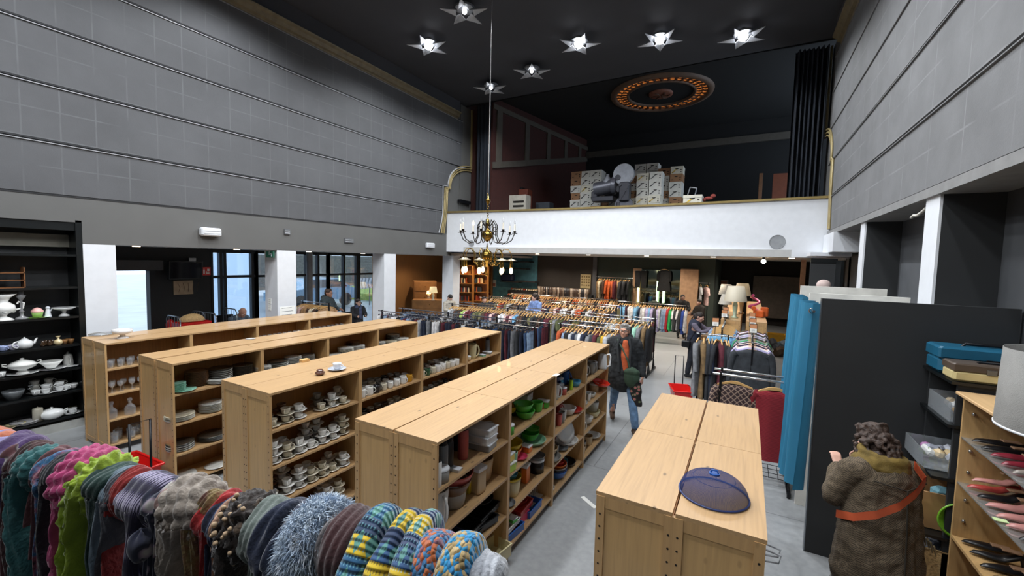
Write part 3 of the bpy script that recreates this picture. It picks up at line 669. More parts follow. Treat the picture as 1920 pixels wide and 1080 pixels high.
person('person', (-8.3, 10.9, 0), 1.2, 'person in a pale grey coat with dark hair bending over bags beside the white pillar', 1.5, J0, '#C79A85', '#1E1A18',
  [('coat', '#A39C90', top(J0, .17), .012), ('trousers', '#23252B', legs(J0), 0), ('shoes', '#1A1A1A', shoes(J0), 0)], hair='short', hm=(.7, 0, 0), vox=.014)
for k, (x, y, h_, rz, lab, cc) in enumerate(((-1.95, 16.0, 1.58, .3, 'person in black standing in front of the peach column at the back', '#121214'), (-1.3, 15.2, 1.5, -.8, 'person in dark clothes at the far end of the pale shirt rack', '#17120F'), (-2.95, 16.2, 1.45, PI, 'person in dark green bending in front of the lit mirrors', '#39423A'))):
    person('person', (x, y, 0), rz, lab, h_, J0, '#9A7565', '#16110F', [('jacket', cc, top(J0, .18), .01), ('trousers', '#17171A', legs(J0), 0), ('shoes', '#111111', shoes(J0), 0)] if cc != '#39423A' else [('jacket', cc, top(J0, .18), .01), ('trousers', '#17171A', legs(J0), 0), ('shoes', '#111111', shoes(J0), 0)], hair='short' if k != 0 else 'bun', vox=.016)
# ================================================================ BOOKCASES
BW, BD, BH = .98, .384, 1.44
ZS = [1.10, .77, .43, .10]
LV = ['top', 'second', 'third', 'bottom']
def bookcase():
    root = empty('bookcase', label='pine bookcase', cat='bookcase', group='pine bookcases in back to back rows')
    pw = .035
    for side in (0, 1):
        y0 = 0 if side == 0 else BW-.02; y1 = y0+.02
        m = MB()
        for x0, x1 in ((-.045, -.0005), (-BD+.0005, -BD+.045)): m.box((x0, y0-.001*(1-side), 0), (x1, y1+.001*side, BH-.02))
        for z0, z1 in ((0.04, .10), (BH-.08, BH-.02)): m.box((-BD+.045, y0+.002, z0), (-.045, y1-.002, z1))
        m.box((-BD+.045, y0+.007, .1), (-.045, y1-.007, BH-.08), 1)
        for k in range(19):
            z = .1+k*.068
            for x in (-.022, -BD+.022):
                ys, d = (y0-.0018, -1) if side == 0 else (y1+.0018, 1)
                m.add([(x+.0062*cos(a), ys, z+.0062*sin(a)) for a in [q*PI/3 for q in range(6)]], [tuple(range(6)) if d > 0 else tuple(range(5, -1, -1))], 2)
        m.build('side_frame', [M_['pineZ'], M_['pineE'], M_['dark']], root)
    m = MB(); m.box((-BD+.008, .002, BH-.02), (.004, BW-.002, BH)); m.build('top_board', M_['pineY'], root)
    for z in ZS:
        m = MB(); m.box((-BD+.014, .021, z-.02), (-.004, BW-.021, z)); m.build('shelf', M_['pineY'], root)
    m = MB(); m.box((-BD+.003, .02, .06), (-BD+.012, BW-.02, BH-.02)); m.build('back_panel', pine('pine_back', '#A9773F', 'z'), root)
    return root
BC = bookcase()
ROWS = {'glassware': (-7.878, -7.106, 2.174, 6.04, 4), 'plate': (-6.09, -5.30, 2.154, 6.01, 4), 'cup': (-4.284, -3.527, 2.131, 6.056, 4),
        'plastics': (-2.47, -1.705, 2.13, 6.072, 4), 'low': (-.629, .137, 2.112, 4.07, 2), 'lamp': (-.45, .42, 10.35, 16.2, 6)}
UN = ['nearest', 'second', 'third', 'farthest', 'fifth', 'sixth']
RD = {'glassware': 'the leftmost row, holding glassware', 'plate': 'the second row from left, holding plates', 'cup': 'the row holding cups and mugs',
      'plastics': 'the row holding plastic kitchenware', 'low': 'the short row below the mesh food cover', 'lamp': 'the far row with table lamps on top'}
for rn, (xl, xr, y0, y1, n) in ROWS.items():
    st = (y1-y0)/n
    for k in range(n):
        u = UN[k] if n > 2 else ('nearer', 'farther')[k]
        put(BC, (xr, y0+k*st, 0), 0, f'pine bookcase, {u} right-facing one in {RD[rn]}', scale=(1, st/BW, 1))
        put(BC, (xl, y0+(k+1)*st, 0), PI, f'pine bookcase, {u} left-facing one in {RD[rn]}', scale=(1, st/BW, 1))
def spot(rn, unit, lv, fy, dx):
    """point on a shelf: fy 0..1 along the bay, dx distance behind the front edge"""
    xl, xr, y0, y1, n = ROWS[rn]; st = (y1-y0)/n
    return V((xr-dx, y0+(unit+.03+fy*.94)*st, ZS[lv]))
# ---------------------------------------------------------------- crockery prototypes
def mk(name, label, cat, parts, mats=None):
    """parts: list of (part name or None for the body, MB, material, tint)"""
    root = None
    for pn, mb, ma, ti in parts:
        if root is None: root = mb.build(name, ma, None, ti); tag(root, label, cat)
        else: mb.build(pn, ma, root, ti)
    return root
CE, PL, GL = M_['ceram'], M_['plas'], M_['glass']
def hollow(r0, r1, h, th=.004, foot=0, curve=.6, n=5):
    """open vessel profile, r0 base radius, r1 rim radius"""
    o = [(r0+(r1-r0)*(k/n)**curve, h*k/n) for k in range(n+1)]
    i = [(max(r-th, .001), max(z, th*1.5)) for r, z in reversed(o)]
    return [(.0005, 0)]+o+i+[(.0005, th*1.5)]
def handle(x, z0, z1, out, r=.004, y=0):
    zc, h = (z0+z1)/2, (z1-z0)/2
    return MB().tube([(x-.003+out*sin(k*PI/8), y, zc-h*cos(k*PI/8)) for k in range(9)], r, 6)
def cup_(name='cup', r=.042, h=.06, label='', r0=.5, out=.028, cat='cup'):
    return mk(name, label, cat, [(None, MB().lathe(hollow(r*r0, r, h, curve=.45), 18), CE, True), ('handle', handle(r*.92, h*.25, h*.85, out), CE, True)])
cup = cup_()
mug = cup_('mug', .041, .092, r0=.97, out=.03, cat='mug')
saucer = mk('saucer', '', 'saucer', [(None, MB().lathe([(.0005, .003), (.03, .0), (.034, .004), (.072, .016), (.073, .018), (.034, .008), (.0005, .006)], 22), CE, True)])
plate = mk('plate', '', 'plate', [(None, MB().lathe([(.0005, .003), (.07, .0), (.085, .005), (.124, .017), (.126, .020), (.084, .009), (.0005, .007)], 26), CE, True)])
tumbler = mk('drinking_glass', '', 'glass', [(None, MB().lathe(hollow(.028, .035, .10, .0025, n=3, curve=1), 14), GL, False)])
wineg = mk('wine_glass', '', 'glass', [(None, MB().lathe([(.033, 0), (.032, .003), (.005, .006), (.004, .06), (.02, .075), (.034, .10), (.033, .14), (.031, .14), (.032, .10), (.018, .078), (.0005, .07)], 14), GL, False)])
decanter = mk('decanter', '', 'decanter', [(None, MB().lathe([(.0005, .0), (.055, 0), (.06, .02), (.06, .10), (.04, .13), (.018, .15), (.016, .17), (.024, .185), (.022, .185), (.014, .17), (.0005, .16)], 18), GL, False), ('stopper', MB().lathe([(.0005, .17), (.012, .175), (.01, .19), (.03, .20), (.022, .225), (.0005, .23)], 12), GL, False)])
jar = mk('glass_jar', '', 'jar', [(None, MB().lathe(hollow(.045, .048, .13, n=3, curve=1), 16), GL, False), ('lid', MB().lathe([(.0005, .13), (.05, .13), (.05, .142), (.01, .15), (.012, .165), (.0005, .17)], 16), GL, False)])
tap = glassm('tap', alpha=.2)
OR = ['first', 'second', 'third', 'fourth', 'fifth', 'sixth', 'seventh', 'eighth', 'ninth', 'tenth', 'eleventh', 'twelfth', 'thirteenth', 'fourteenth', 'fifteenth', 'sixteenth', 'seventeenth', 'eighteenth', 'nineteenth', 'twentieth'] + [f'{k}th' for k in range(21, 90)]
# ---- glassware row
def where(rn, unit, lv): return f'{LV[lv]} shelf, {UN[unit]} {rn} bookcase'
for unit, lv, proto, nm, ny, nx in ((0, 0, tumbler, 'clear drinking glass', 8, 2), (0, 1, wineg, 'clear stemmed glass', 8, 2), (0, 2, decanter, 'clear cut glass decanter', 3, 1), (0, 3, jar, 'clear glass jar with lid', 3, 2),
                            (1, 0, tumbler, 'clear drinking glass', 9, 1), (2, 0, wineg, 'clear stemmed glass', 9, 1), (3, 0, wineg, 'clear stemmed glass', 8, 2), (0, 2, jar, 'clear glass jar with lid', 2, 1)):
    for j in range(nx):
        for i in range(ny):
            base = .05 if not (lv == 2 and proto is jar) else .72
            p = spot('glassware', unit, lv, base+(i+.5*(j % 2))*(.9/max(ny, 4) if proto not in (decanter, jar) else .2)+R.uniform(-.01, .01), .07+j*.1+R.uniform(0, .02))
            put(proto, p, R.uniform(0, 6), f'{nm}, {OR[i]} from near end, {"front" if j == 0 else "second"} line, {where("glassware", unit, lv)}', f'glassware on the {where("glassware", unit, lv)}')
# teapot white on the bottom shelf
def teapot(name, col, sc=1, lidk=True):
    b = MB().lathe([(.0005, 0), (.035, 0), (.06, .02), (.07, .05), (.06, .08), (.035, .098), (.0005, .1)], 20)
    sp = MB().tube([(.05, 0, .035), (.09, 0, .05), (.105, 0, .085), (.12, 0, .1)], lambda t: .016-.009*t, 8)
    ld = MB().lathe([(.035, .098), (.02, .112), (.006, .115), (.01, .124), (.0005, .13)], 14)
    o = mk(name, '', 'teapot', [(None, b, CE, True), ('spout', sp, CE, True), ('handle', handle(-.055, .02, .09, -.05, .007), CE, True), ('lid', ld, CE, True)])
    return o
TP = teapot('teapot', 0)
put(TP, spot('glassware', 0, 3, .78, .1), -2.2, 'white patterned teapot at the far end of the bottom glassware shelf', col=C('#D9DADC'), scale=1.2)
# ---- plates
PC = {'mint': '#8FC4AE', 'brown': '#6B4A2E', 'white': '#DCDCD6', 'cream': '#C9C2AC', 'dark': '#4A443B', 'blue': '#3A4468', 'grey': '#A9A9A4'}
def stack(unit, lv, fy, dx, n, r, cols, nm, dz=.011, k=0):
    p = spot('plate', unit, lv, fy, dx); sc = r/.126
    for i in range(n):
        c = cols[i % len(cols)] if i < n-1 else cols[-1]
        put(plate, (p.x+R.uniform(-.003, .003), p.y+R.uniform(-.003, .003), p.z+i*dz), 0,
            f'{c} {nm}, {OR[i]} from bottom of {STK[k]} stack, {where("plate", unit, lv)}', f'plates on the {where("plate", unit, lv)}', C(PC[c]), (sc, sc, 1))
STK = ['near end', 'second', 'third', 'fourth', 'fifth', 'front', 'far front']
for unit, lv, L in (
  (0, 0, [(.07, .13, 8, .085, ['mint'], 'small plate'), (.32, .2, 15, .115, ['brown'], 'dinner plate'), (.6, .2, 13, .125, ['white', 'dark'], 'dinner plate'), (.87, .18, 12, .12, ['dark'], 'dinner plate'), (.12, .09, 1, .12, ['mint'], 'side plate'), (.52, .1, 4, .12, ['white'], 'oval plate')]),
  (0, 1, [(.1, .15, 5, .14, ['white', 'cream'], 'serving plate'), (.45, .15, 9, .125, ['cream', 'white'], 'dinner plate'), (.78, .18, 8, .11, ['grey'], 'side plate')]),
  (0, 2, [(.1, .15, 7, .13, ['white', 'dark'], 'dinner plate'), (.46, .16, 5, .15, ['dark'], 'serving plate'), (.85, .17, 4, .12, ['dark'], 'side plate')]),
  (0, 3, [(.12, .16, 2, .13, ['white'], 'clear rimmed plate'), (.46, .1, 1, .11, ['white'], 'shallow dish'), (.8, .17, 3, .12, ['blue'], 'plate')]),
  (1, 0, [(.05, .12, 7, .1, ['grey', 'white'], 'plate'), (.3, .16, 9, .125, ['white', 'dark'], 'dinner plate'), (.55, .18, 10, .115, ['grey', 'white'], 'dinner plate'), (.8, .2, 8, .11, ['grey'], 'side plate'), (.34, .08, 3, .1, ['white'], 'side plate')]),
  (2, 0, [(.15, .09, 3, .12, ['white'], 'plate'), (.42, .12, 9, .12, ['cream', 'white'], 'plate'), (.7, .14, 8, .11, ['white'], 'plate'), (.72, .26, 12, .11, ['brown'], 'plate')]),
  (3, 0, [(.12, .12, 7, .1, ['grey', 'white'], 'bowl plate'), (.38, .12, 5, .13, ['cream'], 'plate'), (.68, .1, 6, .13, ['white'], 'plate'), (.62, .25, 12, .12, ['dark', 'grey'], 'plate')]),
  (1, 1, [(.3, .15, 5, .12, ['white'], 'plate'), (.6, .15, 5, .12, ['grey'], 'plate')])):
    for k, (fy, dx, n, r, cols, nm) in enumerate(L): stack(unit, lv, fy, dx, n, r, cols, nm, k=k)
# ---- cups and saucers
CC = {'white': '#E2E1DC', 'cream': '#CFC7B2', 'brown': '#6A4C33', 'grey': '#96938A', 'black': '#26262A', 'green': '#31553B', 'mustard': '#C08A1E', 'blue': '#4A5E86'}
for lv in (0, 1, 2, 3):
    for j in range(2 if lv < 3 else 2):
        for i in range(7 if lv < 3 else 4):
            fy = (.06+i*.135+.05*(j % 2)) if lv < 3 else (.35+i*.15+.05*(j % 2))
            if fy > .97 or (lv == 0 and i in (3,)) : continue
            c = R.choice(['white', 'white', 'cream', 'brown' if j else 'white', 'grey' if j else 'cream'])
            p = spot('cup', 0, lv, fy, .09+j*.135+R.uniform(0, .02)); ln = 'front' if j == 0 else 'back'
            w = f'{OR[i]} from near end, {ln} line, {LV[lv]} shelf, nearest cup bookcase'
            nst = R.choice([1, 2, 2, 3]) if lv else R.choice([1, 2, 2])
            z = p.z
            for s in range(nst):
                lab = ['lower', 'upper', 'topmost'][s]
                put(saucer, (p.x, p.y, z), 0, f'{c} saucer, {lab}, {w}', f'cups and saucers, {LV[lv]} shelf, nearest cup bookcase', C(CC[c]))
                put(cup, (p.x, p.y, z+.008), R.uniform(-.9, .9), f'{c} cup, {lab}, {w}', f'cups and saucers, {LV[lv]} shelf, nearest cup bookcase', C(CC[c]))
                z += .068
for unit, lv in ((1, 0), (2, 0), (1, 1), (2, 1)):
    for j in range(3):
        for i in range(8):
            c = R.choice(['white', 'cream', 'black', 'brown', 'grey', 'white', 'grey']) if j else ['white', 'white', 'black', 'cream', 'white', 'white', 'white', 'mustard'][i]
            if unit == 2 and j == 0: c = ['cream', 'green', 'cream', 'white', 'white', 'cream', 'white', 'white'][i]
            p = spot('cup', unit, lv, .05+i*.115+.03*(j % 2), .07+j*.105)
            put(mug, p, R.uniform(-1.2, 1.6), f'{c} mug, {OR[i]} from near end, {["front", "middle", "back"][j]} line, {where("cup", unit, lv)}', f'mugs on the {where("cup", unit, lv)}', C(CC[c]), R.uniform(.85, 1.1))
# ---- small generic containers
def bottle(r, h, lid=.2):
    return mk('bottle', '', 'bottle', [(None, MB().lathe([(.0005, 0), (r*.95, 0), (r, h*.03), (r, h*(1-lid)), (r*.75, h*(1-lid)+.01), (r*.75, h*(1-lid)+.015), (.0005, h*(1-lid)+.015)], 16), PL, True),
        ('cap', MB().lathe([(r*.8, h*(1-lid)), (r*.8, h*.97), (r*.6, h), (.0005, h)], 16), M_['bmetal'], False)])
def bowl(r, h, r0=.5): return mk('bowl', '', 'bowl', [(None, MB().lathe(hollow(r*r0, r, h, curve=.55, n=7), 24), PL, True)])
def tub(w, d, h, lid=True, name='food_box'):
    m = MB()
    m.cbox((0, 0, h*.45), (w*.94, d*.94, h*.9), ch=.2)
    ps = [(None, m, PL, True)]
    if lid: ps.append(('lid', MB().cbox((0, 0, h*.95), (w, d, h*.14), ch=.3), M_['white'] if lid is True else PL, lid != True))
    return mk(name, '', 'container', ps)
def opentub(w, d, h, name='tray'):
    m = MB(); t_ = .004
    m.box((-w/2, -d/2, 0), (w/2, d/2, t_))
    for a, b in (((-w/2, -d/2, t_), (w/2, -d/2+t_, h)), ((-w/2, d/2-t_, t_), (w/2, d/2, h)), ((-w/2, -d/2+t_, t_), (-w/2+t_, d/2-t_, h)), ((w/2-t_, -d/2+t_, t_), (w/2, d/2-t_, h))): m.box(a, b)
    for a, b in (((-w/2-.008, -d/2-.008, h-.006), (w/2+.008, -d/2, h)), ((-w/2-.008, d/2, h-.006), (w/2+.008, d/2+.008, h)), ((-w/2-.008, -d/2, h-.006), (-w/2, d/2, h)), ((w/2, -d/2, h-.006), (w/2+.008, d/2, h))): m.box(a, b)
    return mk(name, '', 'tray', [(None, m, PL, True)])
def jug(r, h, name='jug'): return mk(name, '', 'jug', [(None, MB().lathe(hollow(r*.8, r, h, curve=.9), 18), PL, True), ('handle', handle(r*.92, h*.15, h*.9, r*.6, .008), PL, True)])
def canister(r, h): return mk('canister', '', 'canister', [(None, MB().lathe([(.0005, 0), (r, 0), (r, h*.85), (.0005, h*.85)], 18), PL, True), ('lid', MB().lathe([(r*1.05, h*.85), (r*1.05, h*.95), (r*.9, h), (.0005, h)], 18), M_['white'], False)])
pr = dict(bottle=bottle(.04, .26), bowl=bowl(.11, .09), tub=tub(.24, .16, .06), box=tub(.16, .11, .09, True), tray=opentub(.2, .34, .09), jug=jug(.055, .17), can=canister(.06, .11), deep=bowl(.085, .14, .75), flat=bowl(.13, .045, .6), cup=bowl(.035, .12, .8), pan=opentub(.26, .3, .05, 'baking_tin'))
KW = {'bottle': 'bottle', 'bowl': 'bowl', 'tub': 'food box with white lid', 'box': 'lidded box', 'tray': 'open tray', 'jug': 'jug', 'can': 'white-lidded canister', 'deep': 'deep bowl', 'flat': 'shallow bowl', 'cup': 'beaker', 'pan': 'baking tin'}
CO = {'steel': '#6F7478', 'black': '#141517', 'red': '#B5322B', 'clearred': '#B0524C', 'white': '#D3D3D0', 'grey': '#8B8A87', 'green': '#4FAF3F', 'dark green': '#2E5C40', 'lime': '#A9CE2E', 'yellow': '#D8BE2A', 'orange': '#D9702A', 'blue': '#2C5FA8', 'navy': '#1D2B55', 'light blue': '#4FA3C9', 'cream': '#CFC59B', 'pink': '#CC4468', 'brown': '#5A3A26', 'mint': '#86B79A', 'beige': '#B79D78'}
cnt = {}
def goods(rn, unit, lv, L):
    for k, it in enumerate(L):
        ty, c, fy, dx = it[:4]; sc = it[4] if len(it) > 4 else 1; dz = it[5] if len(it) > 5 else 0; rz = it[6] if len(it) > 6 else R.uniform(-.2, .2)
        p = spot(rn, unit, lv, fy, dx); p.z += dz
        put(pr[ty], p, rz, f'{"reddish clear" if c == "clearred" else c} {KW[ty]}, {OR[k]} counted from near end, {where(rn, unit, lv)}', f'kitchenware on the {where(rn, unit, lv)}', C(CO[c]), sc)
G = goods
G('plastics', 0, 0, [('bottle', 'white', .04, .05, .8), ('can', 'grey', .12, .07, .9), ('bottle', 'steel', .2, .12), ('bottle', 'black', .3, .14, .95), ('tub', 'white', .3, .07, .35), ('bottle', 'navy', .38, .2, .9), ('bottle', 'clearred', .5, .14, 1.05), ('bottle', 'black', .16, .28, .95), ('bottle', 'steel', .42, .3, .9), ('tub', 'grey', .75, .13, 1), ('tub', 'white', .75, .13, 1, .06), ('tub', 'white', .76, .13, 1, .12), ('cup', 'white', .93, .16, 1.2), ('bottle', 'black', .6, .26, .8)])
G('plastics', 0, 1, [('can', 'red', .02, .06, .7), ('jug', 'white', .14, .12, 1.5, 0, -.3), ('deep', 'grey', .4, .17, 1.4), ('bowl', 'brown', .4, .17, 1.35, .08), ('bowl', 'clearred', .42, .17, 1.4, .13), ('box', 'beige', .66, .12, (1, 1, 2.4)), ('box', 'yellow', .62, .2, (1, .8, 2.2)), ('deep', 'beige', .86, .2, 1.4)])
G('plastics', 0, 2, [('box', 'red', .03, .08, .7), ('tray', 'navy', .2, .17, (1.2, .9, 2.2)), ('tray', 'blue', .34, .08, (.6, .5, .8), 0, .8), ('pan', 'black', .5, .19, 1.1), ('pan', 'black', .55, .19, 1.1, .05), ('pan', 'black', .72, .18, 1.1, .02), ('pan', 'black', .8, .18, 1, .08), ('flat', 'black', .85, .2, 1, .14)])
G('plastics', 0, 3, [('flat', 'black', .5, .2, 1.2), ('box', 'grey', .62, .1, .8), ('tray', 'cream', .85, .06, (.95, .9, 1.2))])
G('plastics', 1, 0, [('can', 'green', .08, .07, .8), ('can', 'green', .1, .17, .8), ('can', 'dark green', .16, .27, .9), ('deep', 'dark green', .2, .2, .9), ('can', 'mint', .3, .24, .9), ('bowl', 'green', .52, .12, .9), ('bowl', 'green', .5, .13, .9, .07), ('bowl', 'dark green', .56, .25, 1), ('bowl', 'yellow', .44, .26, .8, .05), ('tray', 'mint', .72, .25, (.8, .5, 1)), ('tray', 'white', .74, .25, (.8, .45, .8), .1), ('deep', 'green', .78, .1, .7), ('box', 'green', .93, .1, .8), ('cup', 'red', .86, .08, .5)])
G('plastics', 1, 1, [('box', 'lime', .05, .07, (.8, 1.4, .9)), ('box', 'yellow', .06, .07, (.7, 1, .8), .09), ('cup', 'mint', .2, .07, 1), ('bowl', 'orange', .3, .18, 1.2), ('bowl', 'yellow', .3, .18, 1.2, .05), ('flat', 'pink', .34, .08, .6), ('tray', 'beige', .28, .26, (.7, .5, .8), .08), ('box', 'orange', .52, .09, (.6, .8, .7)), ('bowl', 'green', .72, .15, .9, .04), ('flat', 'mint', .74, .13, 1.1), ('bowl', 'green', .8, .17, .8, .06), ('deep', 'grey', .62, .28, .9)])
G('plastics', 1, 2, [('cup', 'orange', .05, .08, 1), ('flat', 'steel', .1, .08, .6), ('deep', 'cream', .28, .14, 1.15), ('bowl', 'yellow', .28, .14, .95, .1), ('bowl', 'light blue', .29, .14, .6, .15), ('box', 'black', .5, .26, (1.2, 1.2, 1.7)), ('box', 'orange', .58, .12, (.4, 1, 2.0)), ('can', 'black', .85, .12, 1.3), ('flat', 'steel', .85, .12, .7, .145)])
G('plastics', 1, 3, [('tray', 'blue', .18, .12, (.95, .9, .8)), ('tray', 'white', .16, .12, (.8, .8, .5), .08), ('tray', 'pink', .4, .16, (.9, .8, .9)), ('tray', 'red', .5, .16, (1, .8, .7), .08), ('tray', 'blue', .66, .1, (.7, .8, .8)), ('box', 'green', .2, .07, (.5, .7, .4), .13), ('bowl', 'red', .6, .24, 1.2, .02)])
G('plastics', 2, 0, [('can', 'light blue', .06, .08, .8), ('jug', 'white', .2, .1, 1), ('bowl', 'navy', .42, .24, 1.1, .1), ('bowl', 'blue', .42, .24, 1.1, .03), ('can', 'clearred', .42, .09, .8), ('can', 'navy', .5, .16, .9), ('bottle', 'lime', .66, .07, .55), ('bowl', 'light blue', .84, .09, .75), ('can', 'light blue', .7, .25, 1), ('jug', 'blue', .86, .22, 1)])
G('plastics', 2, 1, [('bottle', 'clearred', .08, .07, .7), ('bottle', 'red', .2, .2, .8), ('cup', 'clearred', .3, .08, 1.1), ('cup', 'grey', .4, .08, 1.1), ('cup', 'white', .5, .1, 1.1), ('jug', 'clearred', .6, .2, .9), ('bowl', 'white', .72, .13, 1), ('flat', 'red', .85, .1, .9), ('bottle', 'red', .34, .27, .8)])
G('plastics', 2, 2, [('flat', 'grey', .12, .12, 1.1), ('bowl', 'beige', .15, .14, 1, .04), ('cup', 'grey', .1, .06, .6), ('flat', 'white', .66, .12, 1.2), ('cup', 'grey', .3, .1, .9), ('flat', 'steel', .45, .1, .7)])
pl2 = plate
put(plate, spot('plastics', 2, 2, .62, .13)+V((0, 0, .17)), (1.1, 0, 1.2), 'large round white plate leaning upright on third shelf, third plastics bookcase', col=C('#DADAD8'), scale=1.2)
G('plastics', 2, 3, [('bowl', 'white', .06, .08, .6), ('bowl', 'blue', .42, .13, 1.1), ('bowl', 'navy', .42, .13, 1.1, .02), ('bowl', 'grey', .43, .13, 1.1, .045), ('bowl', 'orange', .44, .13, 1, .08), ('bowl', 'red', .44, .13, .75, .13), ('bowl', 'light blue', .68, .2, 1), ('flat', 'black', .8, .16, 1)])
G('plastics', 3, 0, [('can', 'grey', .1, .08, .8), ('jug', 'white', .32, .14, .9), ('jug', 'grey', .5, .1, 1), ('bowl', 'black', .5, .27, 1.1, .08), ('can', 'grey', .7, .15, 1.2)])
G('plastics', 3, 1, [('bowl', 'white', .1, .07, .55), ('cup', 'white', .32, .07, .9), ('bowl', 'white', .5, .1, .7), ('can', 'beige', .8, .14, 1.1), ('bowl', 'grey', .45, .25, 1)])
put(pr['flat'], spot('plastics', 3, 1, .85, .06)+V((0, 0, .10)), (0, .2, 0), 'red shallow bowl hanging over the edge, second shelf, farthest plastics bookcase', col=C('#C83020'), scale=1)
G('plastics', 3, 2, [('jug', 'white', .1, .08, .8), ('bowl', 'white', .4, .13, 1), ('bowl', 'cream', .7, .13, 1.1), ('deep', 'white', .82, .15, 1, .05), ('flat', 'white', .3, .07, .6, .1)])
G('plastics', 3, 3, [('deep', 'beige', .15, .1, .8), ('deep', 'grey', .3, .14, .8), ('deep', 'beige', .5, .12, .9), ('flat', 'white', .75, .12, .9, .02)])
G('cup', 3, 0, [('can', 'beige', .12, .08, .7), ('jug', 'cream', .3, .12, 1.35, 0, .8), ('tub', 'mint', .55, .08, .45), ('tub', 'grey', .75, .1, .6), ('bottle', 'steel', .85, .16, .95), ('bottle', 'steel', .6, .26, .8)])
G('cup', 3, 1, [('can', 'grey', .12, .1, .7), ('can', 'red', .35, .12, .7), ('can', 'brown', .5, .14, .8), ('can', 'red', .65, .1, .7), ('can', 'black', .85, .12, .8)])
G('cup', 3, 2, [('bottle', 'red', .9, .1, .9), ('can', 'black', .5, .12, 1)])
for unit in (1, 2, 3):     # a second, deeper line of mixed kitchenware
    for lv in (0, 1, 2, 3):
        G2 = []
        for k in range(4): G2.append((R.choice(['deep', 'cup', 'can', 'bottle', 'bowl']), R.choice({1: ['green', 'dark green', 'mint', 'beige', 'yellow', 'grey'], 2: ['blue', 'clearred', 'grey', 'white', 'navy', 'red'], 3: ['white', 'cream', 'grey', 'beige']}[unit]), .12+k*.24, .30, R.uniform(.7, 1.0)))
        for k, it in enumerate(G2):
            p = spot('plastics', unit, lv, it[2], it[3])
            put(pr[it[0]], p, 0, f'{"reddish clear" if it[1] == "clearred" else it[1]} {KW[it[0]]}, back line, {OR[k]} from near end, {where("plastics", unit, lv)}', f'kitchenware on the {where("plastics", unit, lv)}', C(CO[it[1]]), it[4])
# odd pieces: electric kettle at the end of the plastics row, plate rack
kt = mk('electric_kettle', 'white electric kettle with loop handle at far end of the top plastics shelf', 'kettle', [(None, MB().lathe([(.0005, 0), (.07, 0), (.075, .02), (.058, .2), (.03, .215), (.0005, .218)], 18), PL, True),
   ('handle', MB().tube([(.05, 0, .2), (.1, 0, .215), (.115, 0, .18), (.11, 0, .05), (.07, 0, .03)], .011, 8), PL, True)])
kt.location = spot('plastics', 3, 0, .9, .06); kt.rotation_euler = (0, 0, .3); kt.color = (*C('#DADADA'), 1)
m = MB()
for k in range(6):
    y = -.1+k*.04; m.tube([(-.06, y, .01), (-.07, y, .17), (-.05, y, .17), (-.03, y, .02)], .004, 5)
m.box((-.09, -.13, 0), (.02, .13, .012))
o = m.build('plate_rack', mat('offwhite_plastic', '#C9C9C4', .4)); tag(o, 'off-white upright plate rack on bottom shelf, second plastics bookcase', 'plate rack'); o.location = spot('plastics', 1, 3, .86, .12)
# ---- on top of the rows
ty = lambda u, v: az(u, v, 1.44)
p = ty(230, 634); o = mk('footed_bowl', 'white footed bowl on the near end of the leftmost bookcase row', 'bowl', [(None, MB().lathe([(.0005, 0), (.07, 0), (.06, .012), (.03, .03), (.03, .05), (.06, .06), (.105, .075), (.11, .12), (.104, .12), (.1, .082), (.0005, .07)], 24), CE, True)]); o.location = p; o.color = (*C('#D8D6D6'), 1)
p = ty(193, 628); o = mk('glass_dish', 'flat clear glass dish with gold rim behind the footed bowl', 'dish', [(None, MB().lathe([(.0005, .0), (.1, .002), (.15, .015), (.152, .018), (.0005, .008)], 26), M_['glass'], False), ('rim', MB().tube([(.15*cos(k*PI/12), .15*sin(k*PI/12), .017) for k in range(24)], .003, 5, closed=True), M_['gold'], False)]); o.location = p
p = ty(470, 636); put(plate, p, 0, 'single patterned saucer lying on top of the plate bookcase row', col=C('#D9D4CC'), scale=.5)
p = ty(632, 694); put(saucer, p, 0, 'white saucer with blue rim on top of the cup bookcase row', col=C('#D5DAE4'), scale=1.25)
put(cup, p+V((0, 0, .012)), .4, 'white cup standing on the saucer on top of the cup bookcase row', col=C('#DFE3EA'), scale=1.05)
p = ty(600, 703); o = mk('tealight_holder', 'small brown squat ceramic pot beside the cup on the bookcase top', 'pot', [(None, MB().lathe([(.0005, 0), (.03, 0), (.046, .018), (.045, .03), (.03, .034), (.034, .045), (.028, .055), (.02, .05), (.0005, .04)], 18), CE, True)]); o.location = p; o.color = (*C('#5E3A2A'), 1)
p = ty(571, 678); MBx = MB().cbox((0, 0, .015), (.06, .09, .03)); o = MBx.build('wooden_block', M_['hangw']); tag(o, 'small pale wooden block on the cup bookcase row, left half', 'block'); o.location = p
p = ty(1043, 703); o = MB().box((-.025, -.05, 0), (.025, .05, .001)).build('paper_note', M_['paper']); tag(o, 'small white paper note at the edge of the plastics bookcase top', 'note'); o.location = p
